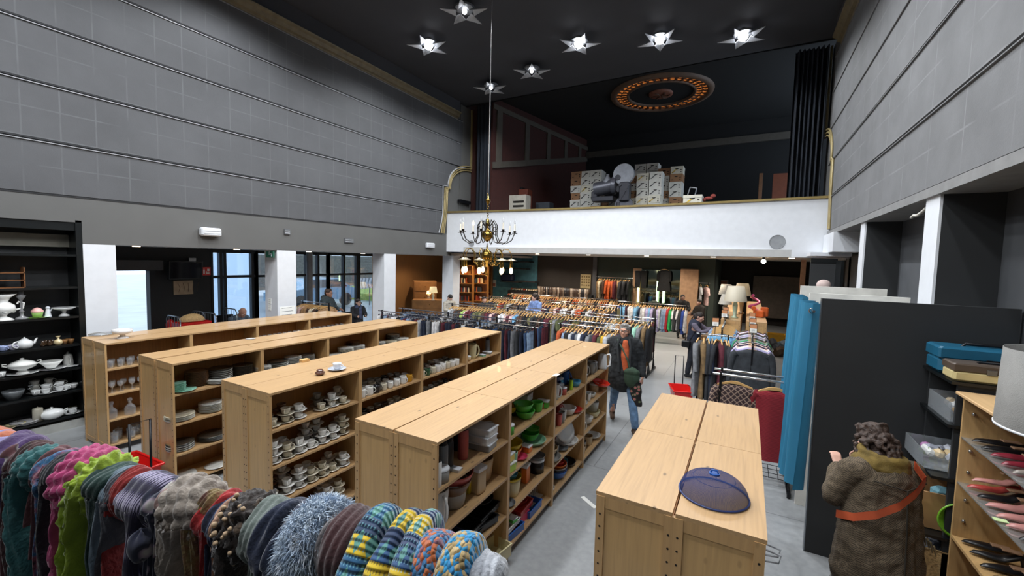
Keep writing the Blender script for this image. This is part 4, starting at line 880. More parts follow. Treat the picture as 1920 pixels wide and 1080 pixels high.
# blue mesh food cover
def meshmat():
    t = NT('blue_gauze'); t.t.nodes.remove(t.b); co = t.co('UV', (220, 70, 1)); ck = t.n('ShaderNodeTexBrick', offset=0.0); ck.inputs['Scale'].default_value = 1
    ck.inputs['Brick Width'].default_value = 1; ck.inputs['Row Height'].default_value = 1; ck.inputs['Mortar Size'].default_value = .17; ck.inputs['Mortar Smooth'].default_value = .3
    t.L(co, ck.inputs['Vector']); tr = t.n('ShaderNodeBsdfTransparent'); df = t.n('ShaderNodeBsdfDiffuse'); df.inputs[0].default_value = (*C('#303C66'), 1)
    mx = t.n('ShaderNodeMixShader'); mt = t.n('ShaderNodeMath', operation='MAXIMUM'); mt.inputs[1].default_value = .3; t.L(ck.outputs['Fac'], mt.inputs[0]); t.L(mt.outputs[0], mx.inputs[0])
    t.L(tr.outputs[0], mx.inputs[1]); t.L(df.outputs[0], mx.inputs[2]); t.L(mx.outputs[0], t.t.nodes['Material Output'].inputs[0]); return t.m
cv = empty('food_cover', (-.093, 2.40, 1.441), 0, 'blue mesh dome food cover lying on the near end of the low bookcase row', 'food cover')
MB().grid(40, 12, lambda a, b: (.165*cos(2*PI*a)*cos(b*PI/2*.97)**.8, .165*sin(2*PI*a)*cos(b*PI/2*.97)**.8, .005+.105*sin(b*PI/2)), cu=True).build('mesh_dome', meshmat(), cv)
nb = mat('navy_plastic', '#26386E', .35)
MB().tube([(.166*cos(k*PI/18), .166*sin(k*PI/18), .006) for k in range(36)], .005, 6, closed=True).build('rim', nb, cv)
MB().tube([(.1*cos(k*PI/18), .1*sin(k*PI/18), .088) for k in range(36)], .0015, 4, closed=True).build('hoop', nb, cv)
kb = MB().cyl((0, 0, .108), (0, 0, .116), .026, n=16); kb.tube([(-.018, 0, .116), (-.012, 0, .13), (.012, 0, .13), (.018, 0, .116)], .005, 6); kb.build('knob', mat('blue_plastic', '#2E5AA0', .3), cv)
# ================================================================ CLOTHES AND RACKS
FB = M_['fabric']
def garment(name, w=.225, L=.72, sleeve=.55, t=.035, neck=.09, seed=0, flare=1.05, cat='shirt', hang=True, top=-.095):
    rr = random.Random(seed); ph = [rr.uniform(0, 6) for _ in range(4)]
    rows = [(0, neck, .02), (.02, neck+.05, .03), (.05, w*.93, t), (.09, w, t*1.1), (.2, w*.94, t), (.5, w*.98, t*1.05), (.8, w*1.02*flare, t*1.15), (1, w*1.04*flare, t*1.2)]
    def fn(a, b):
        k = b*(len(rows)-1); i = min(int(k), len(rows)-2); f = k-i
        z, ww, tt = (rows[i][q]*(1-f)+rows[i+1][q]*f for q in range(3))
        c, s_ = cos(2*PI*a), sin(2*PI*a)
        x = ww*(abs(c)**.8)*(1 if c > 0 else -1)
        y = tt*s_+.012*min(1, z*3)*sin(x*38+ph[0]+z*2)
        return (x, y, top-z*L-.02*abs(x/w)**2*(1 if z < .06 else 0))
    m = MB(); m.grid(22, 10, fn, cu=True)
    if sleeve:
        for s_ in (-1, 1):
            m.tube([(s_*(w*.82), 0, top-.065), (s_*(w*.98), .0, top-.1), (s_*(w*1.1), .01, top-.25), (s_*(w*1.14), .02, top-.1-sleeve*.7), (s_*(w*1.12), .03, top-.1-sleeve)], lambda q: .058-.02*q, 8)
    g = m.build(name, FB, None, True); tag(g, 'garment', cat)
    if hang:
        h = MB()
        for s_ in (-1, 1): h.prism([(0, -.05), (s_*.05, -.055), (s_*(w*.88), -.105), (s_*(w*.9), -.125), (s_*.05, -.085), (0, -.085)][::s_], -.009, .009, 'y')
        h.tube([(0, 0, -.055), (0, 0, -.02), (.012, 0, -.005), (.02, 0, .012), (.012, 0, .028), (-.006, 0, .03), (-.018, 0, .018)], .0028, 5, 1)
        h.build('hanger', [M_['hangw'], M_['chrome']], g)
    return g
def trouser(name, w=.19, L=.95, seed=0):
    rr = random.Random(seed); p = rr.uniform(0, 6)
    def leg(s_):
        def fn(a, b):
            cx = s_*w*.47*(1+.12*b); ww = w*(.55-.16*b); tt = .03-.006*b
            return (cx+ww*cos(2*PI*a), tt*sin(2*PI*a)+.008*sin(b*9+p), -.1-L*b)
        return fn
    m = MB(); m.grid(12, 7, leg(1), cu=True); m.grid(12, 7, leg(-1), cu=True)
    m.grid(14, 1, lambda a, b: (w*1.0*cos(2*PI*a), .032*sin(2*PI*a), -.085-.035*b), cu=True)
    g = m.build(name, FB, None, True); tag(g, 'trousers', 'trousers')
    h = MB(); h.tube([(-w*.8, 0, -.06), (w*.8, 0, -.06)], .0035, 5)
    for s_ in (-1, 1): h.box((s_*w*.7-.012, -.012, -.1), (s_*w*.7+.012, .012, -.05))
    h.tube([(0, 0, -.06), (0, 0, -.02), (.018, 0, .005), (.012, 0, .028), (-.014, 0, .022)], .003, 5)
    h.build('clip_hanger', M_['chrome'], g); return g
SH = [garment('shirt', seed=1, top=-.125), garment('shirt', w=.21, L=.66, sleeve=.2, seed=2, top=-.13), garment('shirt', w=.22, L=.78, sleeve=.5, seed=3, top=-.12)]
JK = [garment('jacket', w=.24, L=.78, sleeve=.58, t=.05, seed=4, cat='jacket'), garment('coat', w=.24, L=.95, sleeve=.6, t=.055, seed=5, cat='coat')]
TR = [trouser('trousers', seed=6), trouser('trousers', .17, .88, seed=7)]
SW = [garment('sweater', w=.25, L=.7, sleeve=.5, t=.045, seed=8, cat='sweater', top=-.055, neck=.07)]
GC = {'black': '#17181B', 'charcoal': '#2E3034', 'navy': '#1B2338', 'denim blue': '#3C5478', 'light denim': '#7D93AE', 'white': '#D8D8DA', 'grey': '#7A7C80', 'pale grey': '#B0B3B8', 'brown': '#4A3428', 'tan': '#A5825C',
      'khaki': '#6E6A48', 'burgundy': '#571F2B', 'red': '#A6252B', 'rust': '#B3522B', 'orange': '#D0602B', 'mustard': '#C39A2B', 'olive': '#4D5232', 'teal': '#2E6C74', 'mint': '#9CCDB6', 'light green': '#A6C46A', 'green': '#2BA35A',
      'sky blue': '#7DB4DC', 'bright blue': '#3A7AD0', 'royal blue': '#24428F', 'lavender': '#A9A2C8', 'purple': '#5A2E5E', 'pink': '#D88CA0', 'pale pink': '#D9B8B4', 'cream': '#D2C6AC', 'leopard brown': '#7A6242', 'plum': '#3F2434'}
def rail(name, label, x0, x1, y, z, bars=(0,), axis='x', foot=.26, posts=None, group='clothes racks in the middle of the shop'):
    root = empty(name, (0, 0, 0), 0, label, 'clothes rack', group)
    T = (lambda a, b, z: (a, b, z)) if axis == 'x' else (lambda a, b, z: (b, a, z))
    for b in bars: MB().cyl(T(x0-.03, y+b, z), T(x1+.03, y+b, z), .014, n=8).build('bar', M_['chrome'], root)
    yc = y+(bars[0]+bars[-1])/2; hw = (bars[-1]-bars[0])/2
    for x in (posts or (x0+.03, x1-.03)):
        m = MB()
        for b in bars: m.box(T(x-.014, y+b-.014, .05) if axis == 'x' else (y+b-.014, x-.014, .05), T(x+.014, y+b+.014, z+.03) if axis == 'x' else (y+b+.014, x+.014, z+.03))
        m.build('post', M_['bmetal'], root)
        m = MB()
        if axis == 'x': m.box((x-.018, yc-hw-foot, .02), (x+.018, yc+hw+foot, .055)); m.box((x-.012, yc-hw, .3), (x+.012, yc+hw+.001, .32)) if hw else None
        else: m.box((yc-hw-foot, x-.018, .02), (yc+hw+foot, x+.018, .055))
        for s_ in (-1, 1):
            for b in bars:
                p = T(x, y+b, .34); q = T(x, y+b+s_*.16, .05); m.cyl(p, q, .009, n=6)
            m.cyl(T(x, yc+s_*(hw+foot-.03), .0), T(x, yc+s_*(hw+foot-.03), .03), .02, n=8)
        m.build('foot', M_['bmetal'], root)
    return root
seenlab = {}
def hangrow(protos, cols, x0, x1, y, z, sp, where_, axis='x', jit=.12, sc=1, ends='left', kindname=None, seq=None):
    n = int(abs(x1-x0)/sp)
    for i in range(n):
        a = x0+(x1-x0)*(i+.5)/n+R.uniform(-.2, .2)*sp
        c = seq[i] if seq and i < len(seq) and seq[i] else R.choice(cols); pr_ = R.choice(protos)
        rz = (PI/2 if axis == 'x' else 0)+R.uniform(-jit, jit)
        if R.random() < .5: rz += PI
        p = (a, y, z) if axis == 'x' else (y, a, z)
        put(pr_, (p[0], p[1], p[2]-.016), rz, f'{c} {pr_["category"]}, {OR[i]} from {ends} end, {where_}', f'garments on {where_}', C(GC[c]), sc*R.uniform(.95, 1.05) if pr_ not in TR else (1, 1, R.uniform(.85, 1.0)))
DK = ['black', 'charcoal', 'navy', 'grey', 'brown', 'black', 'navy', 'khaki', 'denim blue', 'burgundy']
PT = ['navy', 'black', 'charcoal', 'denim blue', 'navy', 'light denim', 'white', 'black', 'pale grey', 'navy', 'burgundy', 'grey']
MX = ['black', 'navy', 'grey', 'brown', 'black', 'burgundy', 'charcoal', 'olive', 'brown', 'white', 'charcoal', 'plum', 'navy', 'khaki', 'pale grey']
LT = ['sky blue', 'lavender', 'white', 'pale grey', 'navy', 'light denim', 'royal blue', 'pale pink', 'pale grey', 'charcoal', 'lavender', 'white']
ZB = 1.28
rail('clothes_rack', 'double-bar rack of trousers nearest behind the bookcase rows', -8.0, -3.62, 7.65, ZB, (0, .72), posts=(-7.9, -6.4, -5.0, -3.68))
hangrow(TR, PT, -7.9, -3.7, 7.65, ZB, .088, 'front bar, nearest trouser rack')
hangrow(TR, PT, -7.9, -3.7, 8.37, ZB, .12, 'back bar, nearest trouser rack')
rail('clothes_rack', 'double-bar rack of tops directly behind the walking person in the dark jacket', -3.5, -2.15, 8.5, ZB, (0, .62))
hangrow(SH+JK[:1], MX, -3.45, -2.2, 8.5, ZB, .075, 'front bar, rack behind walking person', sc=.95, seq=['rust', 'light denim', 'black', None, None, None, None, None, None, None, 'burgundy', 'olive', 'mustard'])
hangrow(SH, MX, -3.45, -2.2, 9.12, ZB, .085, 'back bar, rack behind walking person', sc=.95)
rail('clothes_rack', 'long double-bar rack of tops ending in an orange and a mint jacket', -7.7, -1.87, 10.12, ZB, (0, .6), posts=(-7.6, -5.7, -3.8, -1.9))
hangrow(SH, MX+['light green', 'sky blue', 'pale pink', 'burgundy'], -7.6, -2.85, 10.12, ZB, .088, 'front bar, long rack ending in coats', sc=.95)
for i, (c, pr_) in enumerate([('cream', SH[0]), ('pale grey', JK[0]), ('tan', JK[0]), ('orange', JK[1]), ('black', JK[1]), ('black', JK[0]), ('mint', JK[1]), ('grey', JK[0]), ('leopard brown', JK[1]), ('black', JK[0])]):
    put(pr_, (-2.8+i*.1, 10.12, ZB-.016), PI/2+R.uniform(-.1, .1), f'{c} {pr_["category"]}, {OR[9-i]} from right end of the long rack that ends in coats', 'coats at the right end of the long rack', C(GC[c]))
hangrow(SH+JK[:1], DK+['cream'], -7.4, -1.9, 10.72, ZB, .105, 'back bar, long rack ending in coats', sc=.95)
rail('clothes_rack', 'double-bar rack of tops behind the person in the light blue jacket', -8.2, -3.3, 12.55, ZB, (0, .6), posts=(-8.1, -6.5, -4.9, -3.35))
hangrow(SH, MX+['pale pink', 'rust', 'tan'], -8.1, -3.4, 12.55, ZB, .12, 'front bar, rack behind light blue jacket', sc=.95)
rail('clothes_rack', 'rack of pale blue and lilac shirts in front of the mirrors', -3.9, -1.62, 14.75, 1.28, (0,))
hangrow(SH, LT, -3.85, -2.4, 14.75, 1.28, .085, 'pale shirt rack by the mirrors', seq=['royal blue', 'sky blue', 'sky blue', 'plum'])
for i, (c, pr_) in enumerate([('light denim', JK[0]), ('light denim', JK[0]), ('red', JK[0]), ('green', SH[0]), ('white', SH[1]), ('charcoal', SH[0]), ('white', SH[1]), ('charcoal', SH[0]), ('royal blue', SH[2]), ('pale grey', SH[0])]):
    put(pr_, (-2.35+i*.075, 14.75, 1.264), PI/2+R.uniform(-.1, .1), f'{c} {pr_["category"]}, {OR[9-i]} from right end of the pale shirt rack', 'garments at the right end of the pale shirt rack', C(GC[c]))
# far rows: too many and too small to count -> one object for each bar
def stuffbar(x0, x1, y, z, sp, cols, label):
    m = MB(); mats = []; names = list(dict.fromkeys(cols))
    for c in names: mats.append(mat('cloth_'+c.replace(' ', '_'), GC[c], .9))
    n = int((x1-x0)/sp); mats.append(M_['hangw'])
    for i in range(n):
        x = x0+(i+.5)*sp+R.uniform(-.02, .02); k = R.randrange(len(names)); j = R.uniform(-.03, .03)
        m.prism([(y-.08, z-.08), (y-.2, z-.15), (y-.24, z-.62), (y-.2, z-.75), (y+.2, z-.75), (y+.24, z-.62), (y+.2, z-.15), (y+.08, z-.08)], x-.018, x+.018+j*.3, 'x', k)
        m.prism([(y, z-.03), (y-.19, z-.12), (y-.19, z-.14), (y+.19, z-.14), (y+.19, z-.12)], x-.006, x+.006, 'x', len(names))
    o = m.build('hanging_clothes', mats); tag(o, label, 'clothes', kind='stuff')
stuffbar(-8.1, -3.4, 13.15, ZB, .085, MX, 'tightly packed tops on the far bar behind the light blue jacket')
rail('clothes_rack', 'farthest long rack of brown and tan tops before the shoe display', -8.3, -4.0, 15.0, ZB, (0,), posts=(-8.2, -6.2, -4.1))
stuffbar(-8.2, -4.0, 15.0, ZB, .08, ['brown', 'tan', 'rust', 'cream', 'black', 'burgundy'], 'packed brown and tan tops on the farthest long rack')
# ---- racks right of the aisle
rail('clothes_rack', 'rack of sweaters running away from the camera right of the aisle', 7.75, 10.2, .14, 1.36, (0,), axis='y', group='clothes racks right of the aisle')
hangrow(SW, ['navy', 'white', 'charcoal', 'pink', 'pale grey', 'green', 'khaki', 'burgundy', 'black', 'olive', 'lavender'], 7.95, 10.15, .14, 1.36, .085, 'sweater rack right of the aisle', axis='y', jit=.05, ends='near', seq=['lavender', 'white', 'pale pink', 'navy', 'navy', 'pale pink', 'black', 'pale grey', 'navy', 'green', 'grey', 'khaki', 'black', 'olive'])
put(SW[0], (.14, 7.82, 1.344), .04, 'charcoal sweater with blue neckline facing the camera on the sweater rack end', 'sweater at the near end', C('#2F3338'), 1.08)
rail('clothes_rack', 'rack of blue shirts left of the sweater rack', 8.95, 10.3, -.36, 1.42, (0,), axis='y', group='clothes racks right of the aisle')
hangrow(SH+JK[:1], ['light denim', 'sky blue', 'pale grey', 'lavender', 'denim blue', 'grey'], 8.95, 10.3, -.36, 1.42, .085, 'blue shirt rack', axis='y', jit=.05, ends='near')
rail('clothes_rack', 'short rack of dark dresses seen edge-on near the person reaching', -.72, -.2, 8.35, 1.38, (0,), group='clothes racks right of the aisle')
LONG = [garment('dress', w=.2, L=1.02, sleeve=.45, t=.05, seed=9, cat='dress', flare=1.2)]
hangrow(LONG, DK, -.72, -.18, 8.35, 1.38, .062, 'short rack beside the person reaching', seq=['grey', 'leopard brown', 'charcoal', 'navy', 'charcoal', 'burgundy', 'black', 'charcoal', 'black'], jit=.25)
def card(x, y, z, lab, w=.10, h=.14):
    root = empty('size_card', (x, y, z), 0, lab, 'sign', 'size cards on the racks right of the aisle')
    MB().cyl((0, 0, 0), (0, 0, .16), .006, n=6).build('stem', M_['bmetal'], root)
    MB().box((-w/2-.006, -.004, .14), (w/2+.006, .004, .16+h)).build('holder', M_['bmetal'], root)
    f = MB(); f.box((-w/2, -.0055, .15), (w/2, -.004, .15+h*.5), 1); f.box((-w/2, -.0055, .15+h*.5), (w/2, -.004, .15+h), 0)
    for k in range(3): f.box((-w/4, -.0062, .162+k*.018), (w/4, -.0055, .168+k*.018), 2)
    f.build('card', [mat('orange_print', '#C98A5E', .6), M_['paper'], mat('grey_print', '#8F8F92', .6)], root)
for p, l in ((( .14, 8.1, 1.37), 'nearest white and orange size card on the sweater rack'), ((.14, 9.0, 1.37), 'middle white and orange size card on the sweater rack'), ((.14, 10.0, 1.37), 'farthest size card on the sweater rack'),
             ((-.45, 8.42, 1.39), 'size card on the short rack of dark dresses'), ((-.36, 9.6, 1.43), 'size card above the blue shirts, nearer one'), ((-.36, 10.25, 1.43), 'size card above the blue shirts, farther one')): card(*p, l)
# ---- rack with the red dress
r = rail('clothes_rack', 'two-bar black and chrome rack holding the red dress and the plaid shirt', -.28, .58, 5.88, 1.27, (0, .27), posts=(-.22, .55), group='clothes racks right of the aisle')
m = MB()
for k in range(9): m.cyl((-.22+k*.096, 5.8, .12), (-.22+k*.096, 6.2, .12), .004, n=5)
for k in range(4): m.cyl((-.22, 5.82+k*.125, .12), (.55, 5.82+k*.125, .12), .004, n=5)
m.build('bottom_grid', M_['bmetal'], r)
kn = NT('red_knit'); wv = kn.n('ShaderNodeTexWave', bands_direction='Z'); wv.inputs['Scale'].default_value = 28; wv.inputs['Distortion'].default_value = 1.5; kn.L(kn.co(), wv.inputs['Vector'])
kn.L(kn.ramp(wv.outputs['Fac'], [(.2, C('#6E1420')), (.8, C('#94202B'))]), kn.b.inputs['Base Color']); kn.b.inputs['Roughness'].default_value = .9; kn.bump(wv.outputs['Fac'], .6, .006)
def bigdress():
    rows = [(0, .10, .025), (.03, .17, .04), (.07, .2, .05), (.2, .19, .055), (.42, .175, .06), (.7, .2, .065), (1, .195, .07)]
    def fn(a, b):
        k = b*(len(rows)-1); i = min(int(k), len(rows)-2); f_ = k-i; z, w, t_ = (rows[i][q]*(1-f_)+rows[i+1][q]*f_ for q in range(3))
        c, s_ = cos(2*PI*a), sin(2*PI*a); x = w*abs(c)**.75*(1 if c > 0 else -1)
        return (x, t_*s_+.006*sin(x*40), -.10-z*.84)
    m = MB(); m.grid(28, 16, fn, cu=True)
    m.tube([(.165, 0, -.14), (.215, 0, -.18), (.25, -.01, -.3), (.262, -.02, -.45), (.258, -.03, -.62)], lambda q: .055-.022*q, 10)
    m.tube([(-.165, 0, -.14), (-.205, .03, -.2), (-.2, .07, -.35), (-.19, .08, -.6)], lambda q: .05-.02*q, 10)
    g = m.build('dress', kn.m); tag(g, 'long sleeved dark red knitted dress hanging on the two-bar rack', 'dress')
    h = MB(); 
    for s_ in (-1, 1): h.prism([(0, -.05), (s_*.06, -.06), (s_*.17, -.11), (s_*.17, -.125), (s_*.05, -.09), (0, -.09)][::s_], -.01, .01, 'y')
    h.tube([(0, 0, -.055), (0, 0, -.01), (.018, 0, .012), (.006, 0, .03), (-.016, 0, .018)], .003, 5, 1); h.build('hanger', [M_['hangw'], M_['chrome']], g); return g
g = bigdress(); g.location = (.36, 5.88, 1.25); g.rotation_euler = (0, 0, .12)
pl = NT('brown_plaid'); co = pl.co(scale=(1, 1, 1)); w1 = pl.n('ShaderNodeTexWave', bands_direction='DIAGONAL'); w1.inputs['Scale'].default_value = 9; pl.L(co, w1.inputs['Vector'])
co2 = pl.co(rot=(0, PI/2, 0)); w2 = pl.n('ShaderNodeTexWave', bands_direction='DIAGONAL'); w2.inputs['Scale'].default_value = 9; pl.L(co2, w2.inputs['Vector'])
mx = pl.n('ShaderNodeMath', operation='MAXIMUM'); pl.L(w1.outputs['Fac'], mx.inputs[0]); pl.L(w2.outputs['Fac'], mx.inputs[1])
pl.L(pl.ramp(mx.outputs[0], [(.8, C('#3A2A2C')), (.97, C('#9A8272'))]), pl.b.inputs['Base Color']); pl.b.inputs['Roughness'].default_value = .9
PS = garment('plaid_shirt', w=.22, L=.6, sleeve=.45, seed=12); PS.data.materials[0] = pl.m; PS['label'] = 'dark brown plaid shirt on a wooden hanger left of the red dress'; PS.location = (-.06, 5.9, 1.25); USED.add(PS.name)
# ---- fitting booths
bb = empty('fitting_booth', (0, 0, 0), 0, 'black fitting booth partition with white inside, right of the blue curtains', 'fitting booth')
MB().box((.60, 4.66, .0), (1.83, 4.70, 2.36)).build('front_panel', M_['black'], bb)
MB().box((.60, 4.70, .0), (1.83, 4.715, 2.355)).build('panel_lining', mat('panel_edge_white', '#C9CBC9', .5), bb)
MB().box((.595, 4.657, .0), (.603, 4.718, 2.362)).build('metal_edge', M_['steel'], bb)
for k, (y, z) in enumerate(((5.55, 2.36), (6.45, 2.40))): MB().box((.60, y, 0), (1.44 if k else 1.42, y+.04, z)).build('partition', mat('warm_white_board', '#D9D7D0', .6), bb)
MB().box((1.46, 4.72, 0), (1.52, 6.45, 2.0)).build('back_board', mat('warm_white_board', '#D9D7D0', .6), bb)
blue = mat('blue_satin', '#2A7496', .55, var=.08, ns=2)
def curtain(y0, y1, n, lab, x=.55, zb_=.3):
    root = empty('fitting_curtain', (x, y0, 0), 0, lab, 'curtain', 'blue curtains of the fitting booths'); L = y1-y0
    def fn(o):
        return lambda a, b: (o+.075*sin(a*n*2*PI)*(1-.2*b)+.02*sin(a*9+b*2)*(1-b)-.06*(1-b), L*a+.02*sin(b*3+a*5), zb_+(2.30-zb_)*b)
    m = MB(); m.grid(n*14, 14, fn(0)); m.grid(n*14, 14, fn(.008)); m.build('cloth', blue, root)
    m = MB()
    for k in range(n*2):
        y = L*(k+.5)/(n*2); m.tube([(.0+(.024*cos(q*PI/6)), y, 2.23+.024*sin(q*PI/6)) for q in range(12)], .006, 5, closed=True)
    m.build('eyelets', M_['chrome'], root)
curtain(4.78, 5.32, 3, 'nearer blue curtain with metal eyelets beside the black booth panel', zb_=.5)
curtain(5.62, 6.35, 5, 'farther blue curtain with metal eyelets, left in the picture of the nearer one')
for y0, y1, l in ((4.7, 5.55, 'nearer thin curtain rod of the fitting booths'), (5.59, 6.45, 'farther thin curtain rod of the fitting booths')):
    tag(MB().cyl((.55, y0, 2.235), (.55, y1, 2.235), .012, n=8).build('curtain_rod', M_['chrome']), l, 'curtain rod')
# ---- shopping baskets
def basket(loc, rz, label, sc=1, hh=.62):
    root = empty('shopping_basket', loc, rz, label, 'shopping basket'); root.scale = (sc,)*3
    w0, w1, d0, d1, h = .17, .22, .11, .15, .30
    m = MB(); ring = lambda w, d, z, o=0: [V(((w-o)*sx*(1 if k not in (1, 4) else 1), (d-o)*sy, z)) for k, (sx, sy) in enumerate(((-1, -1), (1, -1), (1, 1), (-1, 1)))]
    A, B, A2, B2 = ring(w0, d0, .03), ring(w1, d1, h), ring(w0, d0, .04, .006), ring(w1, d1, h, .006)
    m.add(A+B+A2+B2, [(3, 2, 1, 0), (8, 9, 10, 11)]+[(k, (k+1) % 4, 4+(k+1) % 4, 4+k) for k in range(4)]+[(8+(k+1) % 4, 8+k, 12+k, 12+(k+1) % 4) for k in range(4)])
    m.build('body', M_['red'], root)
    m = MB(); P = ring(w1+.01, d1+.01, h); 
    for k in range(4): m.cyl(P[k], P[(k+1) % 4], .012, n=6)
    m.build('rim', M_['red'], root)
    m = MB()   # openings in the long and short sides, seen as pale slots and holes
    def slot(side, x, z, w, hgt):
        f_ = (z-.03)/(h-.03); d = d0+(d1-d0)*f_+.0025; ww = w0+(w1-w0)*f_+.0025
        if side in (0, 2):
            s_ = -1 if side == 0 else 1; m.box((x-w/2, s_*d-.002, z-hgt/2), (x+w/2, s_*d+.002, z+hgt/2))
        else:
            s_ = 1 if side == 1 else -1; m.box((s_*ww-.002, x-w/2, z-hgt/2), (s_*ww+.002, x+w/2, z+hgt/2))
    for sd in (0, 2):
        slot(sd, 0, .25, .11, .03)
        for sg in (-1, 1):
            for q in range(3): slot(sd, sg*(.1+q*.022), .245, .009, .036)
        for q in range(9):
            for z in (.17, .19): slot(sd, -.12+q*.03, z, .012, .008)
    m.build('openings', mat('slot_pale', '#A99A98', .7), root)
    m = MB(); m.tube([(w1-.02, -.07, .1), (w1+.01, -.07, h), (w1+.02, -.07, h+hh), (w1+.02, .07, h+hh), (w1+.01, .07, h), (w1-.02, .07, .1)], .009, 7); m.build('pull_handle', M_['bmetal'], root)
    m = MB()
    for a, b in ((-.12, -.08), (-.12, .08), (.14, -.08), (.14, .08)): m.cyl((a, b-.01, .02), (a, b+.01, .02), .022, n=10)
    m.build('wheels', M_['bmetal'], root)
    for k in (0,): MB().tube([(-w1+.01, -d1, h+.005), (-.1, -d1-.012, h+.012), (.1, -d1-.012, h+.012), (w1-.01, -d1, h+.005)], .006, 6).build('carry_handle', M_['bmetal'], root)
basket((-5.62, 1.86, 0), .05, 'red plastic rolling basket at the end of the plate bookcase row', 1.25, .42)
basket((-.96, 8.35, 0), 1.9, 'red plastic rolling basket in the aisle behind the low bookcases', 1.1, .5)
# ================================================================ THINGS ON WALLS, CEILING, BALCONY
lampw = emis('lamp_white', '#F4F7FF', 22)
star_in = mat('star_inner', '#A9ACB0', .35, .2); star_out = mat('star_rim', '#8D9094', .4, .5)
def star(loc, rz, label, lit):
    root = empty('star_lamp', loc, rz, label, 'ceiling lamp', 'star lamps on the dark ceiling')
    m = MB(); n = 5; Ro, Ri = .50, .19
    pts = [((Ro if k % 2 == 0 else Ri)*cos(PI/2+k*PI/5), (Ro if k % 2 == 0 else Ri)*sin(PI/2+k*PI/5)) for k in range(10)]
    for k in range(0, 10, 2):    # five folded points round an open middle
        tip = V((*pts[k], .03)); a = V((*pts[k-1], 0)); b = V((*pts[(k+1) % 10], 0)); c = V((pts[k][0]*.36, pts[k][1]*.36, .09))
        t_ = V((0, 0, .012))
        m.add([tip, a, c, b, tip+t_, a+t_, c+t_, b+t_], [(0, 2, 1), (0, 3, 2), (4, 5, 6), (4, 6, 7), (0, 1, 5, 4), (3, 0, 4, 7), (1, 2, 6, 5), (2, 3, 7, 6)], 0)
    m.build('star_points', star_in, root)
    m = MB(); m.cyl((0, 0, .1), (0, 0, .14), .2, n=20); m.build('back_plate', star_out, root)
    MB().cyl((0, 0, .13), (0, 0, .22), .05, n=10).build('ceiling_stem', M_['bmetal'], root)
    MB().sph((0, 0, .06), .10 if lit else .05, 14).build('bulb', lampw if lit else emis('lamp_dim', '#F4F7FF', 6), root)
ST = [(-5.19, 7.17, 0), (-6.72, 7.9, 1), (-5.18, 10.15, 0), (-6.7, 10.6, 0), (-3.6, 9.35, 1), (-1.95, 9.95, 1), (-.35, 10.6, 1)]
SL = ['star lamp cut by the top edge of the picture', 'lit star lamp left of the chandelier rod', 'star lamp right of the chandelier rod, lower of the middle ones', 'star lamp crossed by the chandelier rod', 'lit star lamp right of the rod, first of three in line', 'lit star lamp, middle of three in line', 'lit star lamp, last of three in line near right wall']
for (x, y, lit), l in zip(ST, SL): star((x, y, 7.47), .35+.1*x, l, lit)
# chandelier
ch = empty('chandelier', (-4.65, 7.33, 0), .2, 'two-tier brass chandelier with candle bulbs above and bell-shaded bulbs below, on a long rod', 'chandelier')
MB().cyl((0, 0, 3.75), (0, 0, 7.7), .0065, n=8).build('rod', mat('rod_grey', '#9A9A98', .6), ch)
m = MB(); m.lathe([(.0005, 3.72), (.015, 3.72), (.05, 3.8), (.055, 3.83), (.02, 3.84), (.012, 3.95), (.0005, 3.95)], 14); 
for k in range(11): m.tube([(0.02*cos(q*PI/4)*(k % 2)+.0, .02*cos(q*PI/4)*(1-k % 2), 3.36+k*.035+.024*sin(q*PI/4)) for q in range(8)], .005, 5, closed=True)
m.build('chain', M_['brass'], ch)
m = MB(); m.lathe([(.0005, 2.98), (.02, 2.99), (.06, 3.02), (.115, 3.09), (.12, 3.13), (.1, 3.18), (.03, 3.24), (.025, 3.3), (.05, 3.33), (.03, 3.36), (.04, 3.42), (.02, 3.45), (.0005, 3.46)], 20)
m.lathe([(.0005, 2.47), (.03, 2.48), (.035, 2.55), (.1, 2.6), (.125, 2.68), (.12, 2.74), (.08, 2.8), (.02, 2.83), (.015, 2.9), (.0005, 2.98)], 20)
m.lathe([(.0005, 2.28), (.02, 2.3), (.03, 2.34), (.012, 2.38), (.02, 2.44), (.0005, 2.48)], 12); m.build('body', M_['brass'], ch)
bulbw = emis('candle_bulb', '#FFE9C8', 1.2); bulbh = emis('warm_bulb', '#FFD9A0', 9); can_m = mat('candle_ivory', '#E3DCCB', .5)
darkb = mat('dark_bronze', '#2B2620', .35, .8)
for k in range(8):
    a = 2*PI*k/8+.15; c, s_ = cos(a), sin(a)
    P = [(.06, 3.3), (.14, 3.42), (.2, 3.32), (.2, 3.12), (.26, 2.98), (.38, 2.95), (.5, 3.02), (.56, 3.16)]
    ar = MB().tube([(r_*c, r_*s_, z) for r_, z in P], .010, 6)
    ar.tube([((.17+.05*cos(q))*c, (.17+.05*cos(q))*s_, 3.24+.05*sin(q)) for q in [j*.7 for j in range(9)]], .006, 5)
    ar.cyl((.56*c, .56*s_, 3.16), (.56*c, .56*s_, 3.17), .055, n=12); ar.cyl((.56*c, .56*s_, 3.17), (.56*c, .56*s_, 3.21), .02, .028, n=10)
    o = ar.build('arm', darkb, ch)
    MB().cyl((.56*c, .56*s_, 3.2), (.56*c, .56*s_, 3.34), .016, n=8).build('candle', can_m, o)
    MB().lathe([(.0005, 3.34), (.012, 3.345), (.022, 3.375), (.014, 3.41), (.0005, 3.45)], 10, (.56*c, .56*s_, 0)).build('bulb', glassm('bulb_glass', (1, 1, 1), .35) if k != 3 else bulbh, o)
